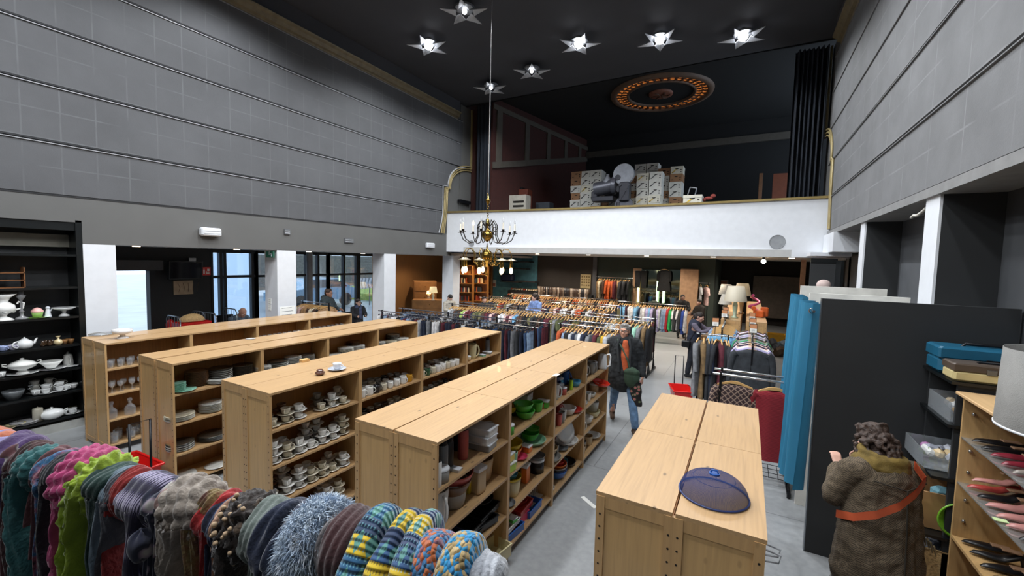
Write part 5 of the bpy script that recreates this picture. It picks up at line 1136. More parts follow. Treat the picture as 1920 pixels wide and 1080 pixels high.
for k in range(7):
    a = 2*PI*k/7+.3; c, s_ = cos(a), sin(a)
    ar = MB().tube([(r_*c, r_*s_, z) for r_, z in ((.1, 2.55), (.2, 2.5), (.28, 2.58), (.27, 2.74), (.34, 2.84), (.44, 2.83), (.5, 2.74), (.5, 2.64))], .009, 6)
    ar.tube([((.2+.045*cos(q))*c, (.2+.045*cos(q))*s_, 2.6+.045*sin(q)) for q in [j*.7 for j in range(9)]], .006, 5)
    o = ar.build('arm', M_['brass'], ch)
    MB().lathe([(.02, 2.66), (.03, 2.65), (.1, 2.62), (.105, 2.61), (.03, 2.635), (.018, 2.64)], 16, (.5*c, .5*s_, 0)).build('bell_shade', mat('aged_brass_disc', '#B9AE95', .3, .6), o)
    MB().cyl((.5*c, .5*s_, 2.47), (.5*c, .5*s_, 2.63), .032, n=10).build('socket', M_['brass'], o)
    MB().lathe([(.0005, 2.34), (.02, 2.35), (.036, 2.39), (.036, 2.42), (.02, 2.47), (.0005, 2.475)], 12, (.5*c, .5*s_, 0)).build('bulb', bulbh, o)
# small fixtures on the left beam
def wallbox(name, u0, v0, u1, v1, ma, label, cat, d=.08, inner=None, x=XL):
    a, b = ax(u0, v0, x), ax(u1, v1, x)
    m = MB(); c = ((x+x+d)/2, (a.y+b.y)/2, (a.z+b.z)/2); m.cbox(c, (d, abs(a.y-b.y), abs(a.z-b.z)), ch=.35); o = m.build(name, ma); tag(o, label, cat)
    if inner:
        m = MB(); 
        for k in range(2): m.box((x+d, c[1]-abs(a.y-b.y)*.42, c[2]-.03+k*.045), (x+d+.006, c[1]+abs(a.y-b.y)*.42, c[2]-.02+k*.045))
        m.build(inner, mat('diffuser_grey', '#BFC3C8', .4), o)
    return o
wallbox('emergency_light', 372, 426, 410, 444, M_['white'], 'larger white emergency light on the grey beam above the aisle opening', 'emergency light', .12, 'diffuser')
wallbox('emergency_light', 797, 455, 811, 465, M_['white'], 'smaller white emergency light near the balcony end of the grey beam', 'emergency light', .1, 'diffuser')
vm = mat('vent_grey', '#55575A', .5)
wallbox('wall_vent', 532, 429, 543, 440.5, vm, 'small square dark vent on the grey beam', 'vent', .03, 'louvre'); wallbox('wall_vent', 645, 446.5, 662, 456, vm, 'wide flat dark vent on the grey beam, right of the square one', 'vent', .03, 'louvre')
for u, v, r_, l in ((880, 456, .09, 'round grey flush speaker at left of the white balcony front'), (1458, 453, .15, 'round grey flush speaker at right of the white balcony front')):
    p = ay(u, v, 11.0); t_ = (p.x-XL)/(XRW-XL); y = arc(t_); m = MB().cyl((p.x, y-.015, p.z), (p.x, y+.02, p.z), r_, n=24); m.tube([(p.x+r_*cos(k*PI/12), y-.015, p.z+r_*sin(k*PI/12)) for k in range(24)], .008, 5, closed=True)
    tag(m.build('flush_speaker', mat('speaker_grey', '#8F9296', .6)), l, 'speaker')
# exit sign with running figure
def pict(m, x, y0, z0, s, mi):   # running man and arrow, drawn as bars on a face looking towards -y
    B = lambda a, b, c, d: m.box((x+a*s, y0-.003, z0+b*s), (x+c*s, y0, z0+d*s), mi)
    B(.0, .45, .22, .5); B(.0, .4, .05, .55); B(.5, .72, .6, .84); B(.42, .4, .56, .7); B(.3, .55, .42, .62); B(.56, .5, .68, .57); B(.36, .18, .46, .42); B(.52, .22, .68, .3); B(.62, .08, .7, .28)
a, b = ay(500, 471, 5.3), ay(514, 483, 5.3); m = MB(); m.box((a.x, 5.28, b.z), (b.x, 5.31, a.z), 0); pict(m, a.x, 5.28, b.z, (b.x-a.x)*1.15, 1)
tag(m.build('exit_sign', [emis('exit_green', '#1C4A3A', .3), M_['white']]), 'green exit sign with running figure in front of the white pillar', 'sign')
# papers on pillars
def paper(c, w, h, lines, label, face='x', name='paper_notice', ma=None, title=None):
    m = MB(); x, y, z = c
    if face == 'x': B = lambda a0, z0, a1, z1, d0, d1, mi: m.box((x+d0, y+a0, z+z0), (x+d1, y+a1, z+z1), mi)
    else: B = lambda a0, z0, a1, z1, d0, d1, mi: m.box((x+a0, y-d1, z+z0), (x+a1, y-d0, z+z1), mi)
    B(-w/2, -h/2, w/2, h/2, .001, .006, 0)
    for k in range(lines):
        zz = h*.36-k*h*.72/max(lines-1, 1); B(-w*.38, zz-h*.025, w*(.38-.2*R.random()), zz+h*.02, .006, .007, 1)
    return tag(m.build(name, [ma or M_['paper'], mat('ink_grey', '#6B6C70', .7)]), label, 'notice')
p = ax(538, 580, XL); paper((XL, 5.58, 1.42), .34, .2, 3, 'white landscape notice on the pillar with the exit sign')
for v, l in ((565, 'upper small white notice on the shaded side of the pillar'), (577, 'lower small white notice on the shaded side of the pillar')):
    q = ay(506, v, 5.366); paper((q.x, 5.366, q.z), .10, .12, 3, l, 'y')
# TV, poster, fire sign, extinguisher
a, b = ax(313, 489, -11.85), ax(378, 523, -11.85)
tv = empty('television', (-11.8, (a.y+b.y)/2, (a.z+b.z)/2), (0, .1, 0), 'black flat television mounted on the dark wall beside the doorway', 'television')
MB().cbox((0, 0, 0), (.05, abs(a.y-b.y), abs(a.z-b.z)), ch=.3).build('screen_case', mat('tv_black', '#0E0F11', .35), tv); MB().box((.026, -abs(a.y-b.y)*.46, -.19), (.028, abs(a.y-b.y)*.46, .2)).build('screen', mat('tv_glass', '#0A0B0D', .08), tv)
MB().cyl((-.2, 0, .0), (-.02, 0, 0), .03, n=8).build('bracket', M_['bmetal'], tv); MB().box((-.05, .05, .22), (.02, .2, .3)).build('set_top_box', M_['steel'], tv)
a, b = ax(325, 527, -11.98), ax(362, 551, -11.98); m = MB(); m.box((-12, a.y, b.z), (-11.97, b.y, a.z), 0)
for k in range(5): m.tube([(-11.965, a.y+.1+k*.1, b.z+.06), (-11.965, a.y+.13+k*.09, (a.z+b.z)/2), (-11.965, a.y+.08+k*.11, a.z-.05)], .004, 4, 1)
tag(m.build('poster', [mat('kraft_poster', '#A8957B', .8), mat('ink_brown', '#5C4C3A', .8)]), 'brown paper poster with line drawing below the television', 'poster')
a, b = ax(379, 501, -11.98), ax(395, 516, -11.98); m = MB(); m.box((-12, a.y, b.z), (-11.98, b.y, a.z), 0); L = b.y-a.y
for q in ((.12, .2, .3, .7), (.17, .72, .25, .82), (.45, .15, .52, .5), (.55, .2, .85, .35), (.6, .5, .85, .8)): m.box((-11.98, a.y+q[0]*L, b.z+q[1]*(a.z-b.z)), (-11.975, a.y+q[2]*L, b.z+q[3]*(a.z-b.z)), 1)
tag(m.build('fire_sign', [M_['red'], M_['paper']]), 'red fire equipment sign beside the television', 'sign')
def exting(p, label):
    r_ = empty('fire_extinguisher', p, 0, label, 'fire extinguisher'); MB().lathe([(.0005, 0), (.08, 0), (.085, .03), (.085, .4), (.06, .47), (.025, .5), (.0005, .5)], 16).build('cylinder', M_['red'], r_)
    MB().lathe([(.0865, .12), (.0865, .3)], 16).build('label_band', M_['paper'], r_); m = MB(); m.box((-.02, -.06, .5), (.02, .06, .56)); m.tube([(0, .05, .53), (.1, .08, .45), (.1, .06, .2)], .012, 6); m.build('valve', M_['bmetal'], r_)
exting((-11.7, 4.75, .55), 'red fire extinguisher standing on a stand below the poster')
MB_ = MB().box((-11.85, 4.6, 0), (-11.55, 4.9, .55)).build('stand', M_['black']); tag(MB_, 'dark stand under the fire extinguisher', 'stand')
# roll cages with red crates
def crate(loc, label, sc=1, col=None):
    m = MB(); w, d, h = .6, .4, .22; t_ = .012
    m.box((-d/2, -w/2, 0), (d/2, w/2, t_)); m.box((-d/2, -w/2, t_), (-d/2+t_, w/2, h)); m.box((d/2-t_, -w/2, t_), (d/2, w/2, h)); m.box((-d/2+t_, -w/2, t_), (d/2-t_, -w/2+t_, h)); m.box((-d/2+t_, w/2-t_, t_), (d/2-t_, w/2, h))
    for z in (.02, .11, h-.02): m.box((-d/2-.008, -w/2-.008, z), (d/2+.008, -w/2, z+.018)); m.box((d/2, -w/2, z), (d/2+.008, w/2, z+.018))
    for k in range(7): m.box((d/2, -w/2+k*w/6.3, .02), (d/2+.006, -w/2+k*w/6.3+.02, h))
    o = m.build('plastic_crate', M_['red']); tag(o, label, 'crate', 'red plastic crates'); o.location = loc; return o
def cage(loc, label, w=.7, d=.6, h=1.25):
    r_ = empty('roll_cage', loc, 0, label, 'roll cage'); MB().box((-d/2, -w/2, .12), (d/2, w/2, .16)).build('base', M_['steel'], r_)
    for s_ in (-1, 1):
        m = MB(); y = s_*w/2; m.tube([(-d/2, y, .16), (-d/2, y, h-.08), (-d/2+.08, y, h), (d/2-.08, y, h), (d/2, y, h-.08), (d/2, y, .16)], .014, 6)
        for k in range(1, 5): m.cyl((-d/2+d*k/5, y, .16), (-d/2+d*k/5, y, h-.02), .006, n=5)
        for z in (.45, .8): m.cyl((-d/2, y, z), (d/2, y, z), .006, n=5)
        m.build('side_grille', M_['steel'], r_)
    m = MB()
    for sx in (-1, 1):
        for sy in (-1, 1): m.cyl((sx*d*.4, sy*w*.4-.02, .055), (sx*d*.4, sy*w*.4+.02, .055), .055, n=10)
    m.build('castors', M_['bmetal'], r_)
cage((-10.7, 4.75, 0), 'steel roll cage loaded with red crates in the aisle, nearer one'); cage((-11.2, 5.45, 0), 'steel roll cage in the aisle, farther one behind the red crates')
for k in range(4): crate((-10.7, 4.75, .17+k*.235), f'red plastic crate, {["lowest", "second", "third", "topmost"][k]} in the nearer roll cage')
for k in range(3): crate((-10.05, 5.05, .0+k*.235), f'red plastic crate, {["lowest", "middle", "topmost"][k]} of the stack beside the roll cage')
m = MB(); m.grid(16, 8, lambda a, b: (.16*cos(2*PI*a)*cos(b*PI/2), .25*sin(2*PI*a)*cos(b*PI/2), .16*sin(b*PI/2)), cu=True); o = m.build('wicker_hat', M_['wicker']); tag(o, 'pale wicker hat lying in the topmost red crate', 'hat'); o.location = (-10.7, 4.75, 1.11)
# table by the window with bits and pieces
tb = empty('table', (-10.85, 6.35, 0), 0, 'round-cornered light wooden table where the bald person works', 'table')
MB().cbox((0, 0, .735), (.7, .8, .03), ch=.4).build('table_top', M_['white'], tb)
for sx in (-1, 1):
    for sy in (-1, 1): MB().cyl((sx*.27, sy*.32, 0), (sx*.27, sy*.32, .72), .025, .03, n=8).build('leg', M_['hangw'], tb)
for k, (x, y, w, d, h, ma, nm, l) in enumerate(((-10.9, 6.45, .2, .3, .2, M_['bmetal'], 'small_appliance', 'dark small appliance on the table by the window'), (-10.7, 6.2, .2, .2, .06, M_['card'], 'small_box', 'brown small box on the table by the window'), (-10.95, 6.15, .12, .1, .05, M_['paper'], 'note_pile', 'pile of white notes on the table by the window'))):
    o = MB().cbox((0, 0, h/2), (w, d, h), ch=.2).build(nm, ma); tag(o, l, nm.split('_')[-1]); o.location = (x, y, .75)
oc = empty('office_chair', (-11.4, 5.9, 0), 1.6, 'dark office chair under the bald person', 'chair'); MB().cbox((0, 0, .45), (.45, .45, .06), ch=.4).build('seat', M_['bmetal'], oc); MB().cbox((0, .24, .8), (.42, .05, .5), ch=.4).build('backrest', M_['bmetal'], oc); MB().cyl((0, 0, .05), (0, 0, .43), .03).build('stem', M_['bmetal'], oc)
m = MB()
for k in range(5): m.cyl((0, 0, .07), (.28*cos(k*1.2566), .28*sin(k*1.2566), .04), .02, n=6)
m.build('base', M_['bmetal'], oc)
# rack and armchair by the second window
rail('clothes_rack', 'small rack of coats by the window behind the second opening', -10.75, -9.6, 7.45, 1.35, (0,), group='clothes racks in the left aisle')
hangrow(JK, ['cream', 'tan', 'burgundy', 'brown', 'black', 'tan'], -10.7, -9.65, 7.45, 1.35, .11, 'small rack by the second window', seq=['cream', 'pale pink', 'tan', 'tan', 'brown'])
ac = empty('armchair', (-10.6, 8.9, -.12), 1.4, 'dark armchair by the window behind the seated-height shoppers', 'armchair'); ma_ = mat('dark_leather', '#1C1D20', .35)
MB().cbox((0, 0, .28), (.7, .7, .32), ch=.3).build('seat', ma_, ac); MB().cbox((0, .33, .65), (.7, .16, .7), ch=.3).build('backrest', ma_, ac)
for s_ in (-1, 1): MB().cbox((s_*.36, 0, .38), (.14, .7, .5), ch=.3).build('armrest', ma_, ac)
ps = empty('metal_column', (-11.2, 8.0, 0), 0, 'grey steel post standing between the two shop windows', 'post'); MB().cyl((0, 0, 0), (0, 0, 2.72), .09, n=16).build('shaft', mat('post_grey', '#6E6F72', .4), ps); MB().cyl((0, 0, 0), (0, 0, .03), .14, n=16).build('base_ring', M_['steel'], ps)
# furniture room beyond: desk, dresser with lamp, chairs
def cabinet(loc, w, d, h, label, ma, drawers=3, rz=0, name='dresser'):
    r_ = empty(name, loc, rz, label, 'dresser'); MB().cbox((0, 0, h/2), (w, d, h), ch=.05).build('carcass', ma, r_)
    for k in range(drawers):
        z = h*(k+.5)/drawers; o = MB().cbox((0, -d/2-.01, z), (w*.9, .02, h/drawers*.82), ch=.3).build('drawer', ma, r_); MB().sph((0, -d/2-.03, z), .018, 8).build('knob', M_['brass'], o)
    return r_
DW = mat('mid_brown_wood', '#8A6238', .45, var=.2, ns=5)
cabinet((-10.5, 12.6, 0), 1.3, .5, 1.05, 'brown wooden dresser in the furniture corner left of the last pillar', DW, 3, .6)
cabinet((-11.3, 13.2, 0), .9, .45, 1.7, 'tall brown cabinet in the furniture corner', DW, 4, .8)
cabinet((-11.2, 14.6, 0), 1.2, .5, 1.6, 'wooden chest seen between the last two pillars', pine('brown_pine', '#6E4722', 'z'), 4, .4)
def lamp(loc, label, shade='#D9C79B', r1=.16, r2=.12, h=.5, hs=.22, base='#C8C2B0', emi=.0, sq=False):
    r_ = empty('table_lamp', loc, 0, label, 'table lamp', None); bm = mat('lampbase_'+base[1:], base, .3)
    MB().lathe([(.0005, 0), (.07, 0), (.075, .02), (.03, .05), (.05, h*.3), (.055, h*.4), (.02, h*.55), (.012, h*.62), (.012, h-hs*.5), (.0005, h-hs*.5)], 16).build('base', bm, r_)
    sm = emis('shade_'+shade[1:], shade, emi) if emi else mat('shade_'+shade[1:], shade, .8)
    MB().lathe([(r1, h-hs), (r2, h), (r2-.004, h), (r1-.004, h-hs)], 24).build('lamp_shade', sm, r_)
    return r_
lamp((-10.2, 12.4, 1.05), 'table lamp with cream shade on the brown wooden dresser', emi=.8)
lamp((-10.75, 12.8, 1.05), 'small glowing table lamp among ornaments on the dresser', emi=3, shade='#FFC98A', r1=.09, r2=.06, h=.3, hs=.12)
m = MB(); 
for k in range(3): m.tube([(-.25+k*.18, 0, 0), (-.3+k*.18, .1, .4), (-.12+k*.14, 0, .75)], .03, 6)
o = m.build('folded_chairs', M_['bmetal']); tag(o, 'folded dark pushchair frames beside the third pillar', 'folding frame'); o.location = (-9.6, 10.3, 0)
cr = empty('chair', (-9.9, 9.9, 0), .9, 'black high-backed chair beside the third white pillar', 'chair'); MB().cbox((0, 0, .45), (.42, .42, .06), ch=.3).build('seat', M_['bmetal'], cr); MB().cbox((0, .2, .95), (.4, .05, .8), ch=.4).build('backrest', M_['bmetal'], cr)
for sx in (-1, 1):
    for sy in (-1, 1): MB().cyl((sx*.18, sy*.18, 0), (sx*.18, sy*.18, .43), .014, n=6).build('leg', M_['chrome'], cr)
# bookshelves with books, seen right of the last pillar
def bookshelf(loc, w, h, rz, label, nl=6):
    r_ = empty('bookshelf', loc, rz, label, 'bookshelf'); bp = pine('honey_pine', '#9A6832', 'z')
    for x in (-w/2, w/2): MB().box((x-.015, -.15, 0), (x+.015, .15, h)).build('side_panel', bp, r_)
    MB().box((-w/2, .14, 0), (w/2, .15, h)).build('back_panel', bp, r_)
    zz = [h*(k+.3)/(nl+.3) for k in range(nl)]+[h]
    for z in zz: MB().box((-w/2+.015, -.15, z-.02), (w/2-.015, .14, z)).build('shelf', bp, r_)
    return zz[:-1]
BK = MB().cbox((0, 0, .11), (.03, .15, .22), ch=.08).build('book', mat('book_cover_tint', '#FFFFFF', .5, tint=True), None, True); tag(BK, 'book', 'book')
MB().box((-.012, -.07, .003), (.012, .073, .2195)).build('pages', M_['paper'], BK)
for si, (x, y, w, rz, l) in enumerate(((ay(900, 520, 15.2).x, 15.2, .7, .35, 'pine bookshelf full of paperbacks right of the last pillar'), (ay(872, 520, 14.6).x, 14.6, .7, .35, 'pine bookshelf partly hidden by the last white pillar'), (ay(916, 520, 17.0).x, 16.9, .45, .3, 'narrow bookshelf beside the teal wall'))):
    zz = bookshelf((x, y, 0), w, 2.35, rz, l)
    for zi, z in enumerate(zz[2:]):
        n = int(w/.07)
        for k in range(n-R.randrange(3)):
            lx = -w/2+.05+k*.06; c, s_ = cos(rz), sin(rz); col = R.choice(['#8C2F22', '#B0522A', '#C9B48A', '#3A4658', '#D3CBB8', '#5C2020', '#27333C', '#C07A3A'])
            put(BK, (x+lx*c, y+lx*s_, z), rz, f'paperback, {OR[k]} from left on {OR[zi]} visible shelf of the {["right", "left", "narrow"][si]} pine bookshelf', f'paperbacks on the {["right", "left", "narrow"][si]} pine bookshelf', C(col), (1.5, 1, R.uniform(.8, 1.05)))
# ---- outdoors seen through the windows
grs = mat('grass_green', '#7E9A4A', .9, var=.3, ns=6)
a = ax(630, 552, -22); struct(MB().box((-26, a.y+.6, -.05), (-19, a.y+9, .35)).build('ground', grs)) 
def plank(x, y0, y1, z0, z1, label):
    r_ = empty('fence', (0, 0, 0), 0, label, 'fence'); wm_ = mat('weathered_planks', '#6C6A66', .8, var=.25)
    m = MB(); k = z0
    while k < z1: m.box((x, y0, k), (x+.04, y1, k+.225)); k += .24
    m.box((x-.02, y0, z0), (x, y1, z1-.1))
    m.build('planks', wm_, r_); y = y0
    while y <= y1: MB().box((x-.08, y, 0), (x, y+.1, z1)).build('post', wm_, r_); y += 2.2
plank(-28, 13, 44, .2, 2.6, 'grey horizontal plank fence across the street')
def car(loc, rz, label, col):
    r_ = empty('car', loc, rz, label, 'car'); bm = mat('car_'+col[1:], col, .25, .3, coat=.6)
    prof = [(-2.1, .35), (-2.1, .75), (-1.9, .9), (-1.2, .95), (-.7, 1.42), (.9, 1.45), (1.6, .98), (2.05, .85), (2.1, .35)]
    MB().prism(prof, -.85, .85, 'y').build('body', bm, r_)
    MB().prism([(-1.08, .98), (-.64, 1.38), (.85, 1.4), (1.4, 1.0)], -.86, .86, 'y').build('windows', mat('car_glass', '#2B3742', .1), r_)
    for x in (-1.3, 1.3):
        for y in (-.82, .82): m = MB().cyl((x, y-.1, .33), (x, y+.1, .33), .33, n=20); m.build('wheel', mat('tyre', '#16171A', .8), r_)
p = ax(588, 530, -19.5); car((-19.5, p.y, 0), PI/2, 'pale blue car parked outside the window', '#7FA3BE')
a, b = ax(668, 522, -18), ax(699, 540, -18); sg = empty('chevron_sign', (-18, (a.y+b.y)/2, 0), 0, 'white road sign with grey chevrons outside the window', 'road sign'); L, z0, z1 = abs(b.y-a.y), b.z, a.z
MB().box((-.02, -L/2, z0), (.02, L/2, z1)).build('board', M_['white'], sg); m = MB()
for k in range(5):
    y = -L/2+L*(k+.25)/5; w = L*.07; h = (z1-z0)/2; m.prism([(y+w, z0), (y+2*w, z0), (y+w, z0+h), (y+2*w, z1), (y+w, z1), (y, z0+h)], .02, .024, 'x')
m.build('chevrons', mat('chevron_grey', '#7D8286', .6), sg)
for s_ in (-1, 1): MB().cyl((0, s_*L*.3, -.05), (0, s_*L*.3, z0+.1), .03, n=8).build('post', M_['steel'], sg)
hs = empty('building', (-34, 4, 0), 0, 'pale rendered building across the street behind the parking area', 'building'); MB().box((-3, -16, 0), (3, 3, 5)).build('wall', mat('render_pale', '#B7C4D0', .8), hs); MB().prism([(-3.3, 5), (0, 6.5), (3.3, 5)], -16.3, 3.3, 'y').build('roof', mat('roof_grey', '#6A6E74', .7), hs)
for k in range(4): f_ = MB().box((2.95, -14+k*4.3, 1.5), (3.03, -12.6+k*4.3, 3)).build('window', mat('car_glass', '#2B3742', .1), hs)
pk = MB(); pk.cyl((-26, 6.5, 0), (-26, 6.5, 3.2), .15, n=8); pk.box((-26.6, 6.0, 2.2), (-25.4, 7.0, 3.2)); tag(pk.build('street_post', M_['bmetal']), 'dark post standing by the road outside the doorway', 'post')
# ================================================================ BALCONY THINGS
cb = {}
def carton(kind, base):
    t_ = mat('carton_'+kind, base, .8, var=.06); m = MB(); w, d, h = .4, .5, .25
    m.box((-w/2, -d/2, 0), (w/2, d/2, h-.07)); m.box((-w/2-.006, -d/2-.006, h-.07), (w/2+.006, d/2+.006, h))
    y = -d/2-.008
    m.prism([(.06*cos(a), h*.72+.035*sin(a)) for a in [PI+k*PI/6 for k in range(7)]], y-.001, y+.004, 'y', 1)
    for x, z in ((-.13, .06), (.13, .06), (.13, .13)): m.box((x-.02, y-.001, z-.014), (x+.02, y+.01, z+.014), 1)
    if kind != 'brown': m.prism([(-.18, .04), (-.15, .03), (-.02, .13), (-.03, .16)], y-.001, y+.01, 'y', 2 if kind == 'yellow' else 3)
    o = m.build('banana_box', [t_, M_['dark'], mat('print_yellow', '#C9A82C', .6), mat('print_dark', '#4A4C50', .6)]); tag(o, 'fruit box', 'box'); return o
BX = {'white': carton('white', '#C4C4BE'), 'yellow': carton('yellow', '#C9C6B8'), 'brown': carton('brown', '#8E6A4C')}
cols = [(1083, 15, 7, 328, 'bbwbww'), (1101.5, 15, 7, 326, 'wwywww'), (1119.5, 15, 7, 324, 'wwwwwb'), (1137, 15.1, 3, 0, 'bww'), (1155, 15.1, 3, 0, 'www'), (1186, 15.2, 6, 336, 'bwbyww'), (1206, 14.9, 6, 336, 'ywwyww'), (1229, 14.8, 6, 333, 'wwwyww'),
        (1201, 15.8, 8, 318, 'wwbwwww'), (1223, 15.8, 8, 318, 'wwbwwww'), (1244, 15.6, 7, 326, 'bwwbww'), (1267, 15.4, 7, 324, 'ybwwbw')]
for ci, (u, y, n, _, kk) in enumerate(cols):
    x = ay(u, 390, y).x
    for k in range(n):
        kd = {'w': 'white', 'b': 'brown', 'y': 'yellow'}[kk[(n-1-k) % len(kk)]]
        kn_ = {'white': 'white', 'brown': 'brown', 'yellow': 'white and yellow'}[kd]
        put(BX[kd], (x+R.uniform(-.01, .01), y+R.uniform(-.02, .02), 4.1+k*.252), R.uniform(-.03, .03), f'{kn_} fruit box, {OR[k]} from bottom, {OR[ci]} stack from left on the balcony', f'fruit boxes stacked on the balcony', scale=(.96, 1, 1))
p = ay(1300, 375, 13.2); bx = put(BX['yellow'], (p.x, 13.2, 4.28), 0, 'single open yellow and white fruit box with ornaments near the balcony rail', scale=(1.2, 1, 1.15))
o = MB().box((p.x-.35, 12.9, 3.2), (p.x+.35, 13.5, 4.28)).build('pedestal', M_['black']); tag(o, 'black block under the single box near the balcony rail', 'block')
m = MB(); 
for a, b in (((-.12, 0, 0), (-.05, 0, .25)), ((.08, 0, 0), (.12, 0, .22)), ((-.05, 0, .25), (.12, 0, .22)), ((-.12, 0, 0), (.08, 0, 0))): m.cyl(a, b, .018, n=6)
o = m.build('picture_frame', M_['steel']); tag(o, 'small tilted metal frame standing in the single fruit box', 'frame'); o.location = (p.x-.05, 13.2, 4.57)
m = MB(); m.sph((0, 0, .08), (.12, .06, .05)); m.sph((.12, 0, .14), (.07, .05, .06)); m.sph((-.1, 0, .05), (.06, .05, .05)); o = m.build('stuffed_toy', mat('toy_red', '#8E4038', .9)); tag(o, 'reddish soft toy leaning beside the single fruit box', 'toy'); o.location = (p.x+.38, 13.3, 4.42)
# film projector
pj = empty('film_projector', (ay(1150, 375, 14.2).x, 14.2, 4.1), 0, 'large old grey film projector with round reel case standing before the boxes', 'projector')
gm = mat('machine_grey', '#5B5D66', .35, .4); gm2 = mat('machine_dark', '#3A3B42', .4, .5); gl = mat('machine_light', '#8C9099', .35, .3)
W = lambda u, v: (ay(u, v, 14.2)-pj.location)
def pc(u, v): q = W(u, v); return (q.x, q.z)
m = MB(); a, b = pc(1116, 356), pc(1150, 350); m.cyl((a[0], 0, a[1]), (b[0], 0, b[1]+.02), .24, n=20); m.cyl((b[0]-.02, 0, b[1]+.02), (b[0]+.1, 0, b[1]+.02), .3, .26, 20); m.build('lamp_house', gm, pj)
m = MB(); a, b = pc(1113, 378), pc(1152, 370); m.cbox(((a[0]+b[0])/2, 0, (a[1]+b[1])/2), (b[0]-a[0], .4, .16), ch=.2); m.cbox((a[0]+.05, 0, a[1]+.18), (.2, .3, .3), ch=.3); m.build('base_housing', gm2, pj)
m = MB(); a = pc(1139, 343); m.lathe([(.2, -.1), (.2, 0), (.05, .22), (.05, .28), (.0005, .28)], 12, (a[0], 0, a[1])); m.cbox((a[0], 0, a[1]-.13), (.55, .4, .12), ch=.2); m.build('vent_hood', gl, pj)
m = MB(); a = pc(1170, 327); m.cyl((a[0], -.08, a[1]), (a[0], .08, a[1]), .34, n=28); m.cyl((a[0]-.18, -.1, a[1]-.1), (a[0]-.18, -.07, a[1]-.1), .09, n=14, mi=1); m.build('reel_case', [gl, gm2], pj)
m = MB(); a = pc(1172, 360); m.cbox((a[0], 0, a[1]), (.32, .34, .62), ch=.15); m.cyl((a[0]-.2, -.1, a[1]+.1), (a[0]-.2, .1, a[1]+.1), .1, n=12); m.cyl((a[0]-.12, -.2, a[1]+.22), (a[0]-.12, -.1, a[1]+.22), .05, n=10)
for k in range(6): m.cyl((a[0]-.1+.05*k, -.19, a[1]-.25+.09*k), (a[0]-.1+.05*k, -.16, a[1]-.25+.09*k), .035, n=8)
m.build('film_head', gm2, pj)
m = MB(); a = pc(1170, 386); m.cyl((a[0]-.1, -.1, a[1]+.02), (a[0]+.3, -.1, a[1]-.12), .02, n=6); m.cyl((a[0], -.08, a[1]), (a[0], .08, a[1]), .3, n=24); m.build('lower_reel_case', gm, pj)
m = MB(); a = pc(1160, 380); m.cyl((a[0], 0, .03), (a[0], 0, a[1]), .12, .1, 14); m.cbox((a[0], 0, .03), (.9, .6, .06), ch=.3)
m.build('pedestal', gm2, pj)
# other balcony pieces
def bal(u0, v0, u1, v1, y, d, name, ma, label, cat, base=None, inner=None):
    a, b = ay(u0, v0, y), ay(u1, v1, y); z0 = base if base is not None else b.z
    r_ = empty(name, ((a.x+b.x)/2, y, z0), 0, label, cat); w, h = abs(b.x-a.x), a.z-z0
    MB().cbox((0, d/2, h/2), (w, d, h), ch=.06).build('body', ma, r_)
    if inner:
        m = MB()
        for k in range(7): m.box((-w*.05, -.01, h*(.3+.09*k)), (w*.42, .0, h*(.34+.09*k)))
        m.build(inner, M_['dark'], r_)
    return r_
bal(944, 367, 985, 397, 13.0, .4, 'air_conditioner', mat('ac_beige', '#A9A59A', .6), 'beige box-shaped air unit with dark louvres at left on the balcony', 'air conditioner', 3.2, 'louvres')
bal(945, 357, 988, 395, 13.5, .4, 'cabinet', M_['redwood'], 'red-brown cabinet behind the air unit on the balcony', 'cabinet', 3.2)
bal(1450, 326, 1492, 371, 16.5, .06, 'door_leaf', mat('orange_brown_door', '#6E3418', .5), 'red-brown door leaf standing at right rear of the balcony', 'door', 4.1)
bal(1424, 325, 1428, 373, 16.5, .2, 'wooden_post', M_['dwood'], 'slim brown post left of the red-brown door on the balcony', 'post', 4.1)
bal(1501, 357, 1522, 369, 12.6, .3, 'speaker_box', mat('greyblue_box', '#4E545E', .5), 'small grey striped box at right end of the balcony floor', 'box', 3.2, 'stripes')
bal(1000, 380, 1030, 392, 14.5, .4, 'storage_box', mat('dim_blue_grey', '#3A4048', .7), 'dark low storage box on the balcony between air unit and fruit boxes', 'box', 4.1)
pr_b = MB().cbox((0, 0, .05), (.6, .3, .08), ch=.3).build('flat_device', M_['bmetal']); tag(pr_b, 'flat black device lying on the red-brown balcony cabinet', 'device'); q = ay(966, 357, 13.6); pr_b.location = (q.x, 13.7, q.z)
q = ax(868, 379, XL); o = MB().box((XL, q.y-.3, q.z-.05), (XL+.12, q.y+.3, q.z+.05)).build('sconce_bar', M_['bmetal']); tag(o, 'short black bar fixed to the left wall by the curtain', 'bracket')
# ceiling medallion
md = empty('ceiling_medallion', (-2.65, 14.05, 7.9), 0, 'round ceiling medallion with glowing pierced ring above the balcony', 'ceiling ornament')
m = MB(); m.lathe([(1.52, 0), (1.5, -.06), (1.38, -.09), (1.33, -.05), (1.33, 0)], 48); m.lathe([(1.03, 0), (1.03, -.05), (.98, -.07), (.95, 0)], 48); m.build('rings', mat('medallion_stone', '#5E4A3C', .6), md)
MB().lathe([(1.03, -.005), (1.34, -.005)], 48).build('lit_glass', emis('amber_glow', '#D8803C', .5), md)
m = MB()
for k in range(36):
    a = 2*PI*k/36; c, s_ = cos(a), sin(a)
    m.tube([(r_*c-w*s_, r_*s_+w*c, -.03) for r_, w in ((1.04, 0), (1.12, .05), (1.2, -.04), (1.28, .05), (1.33, 0))], .022, 5)
    m.tube([(r_*c, r_*s_, -.03) for r_ in (1.04, 1.33)], .018, 5)
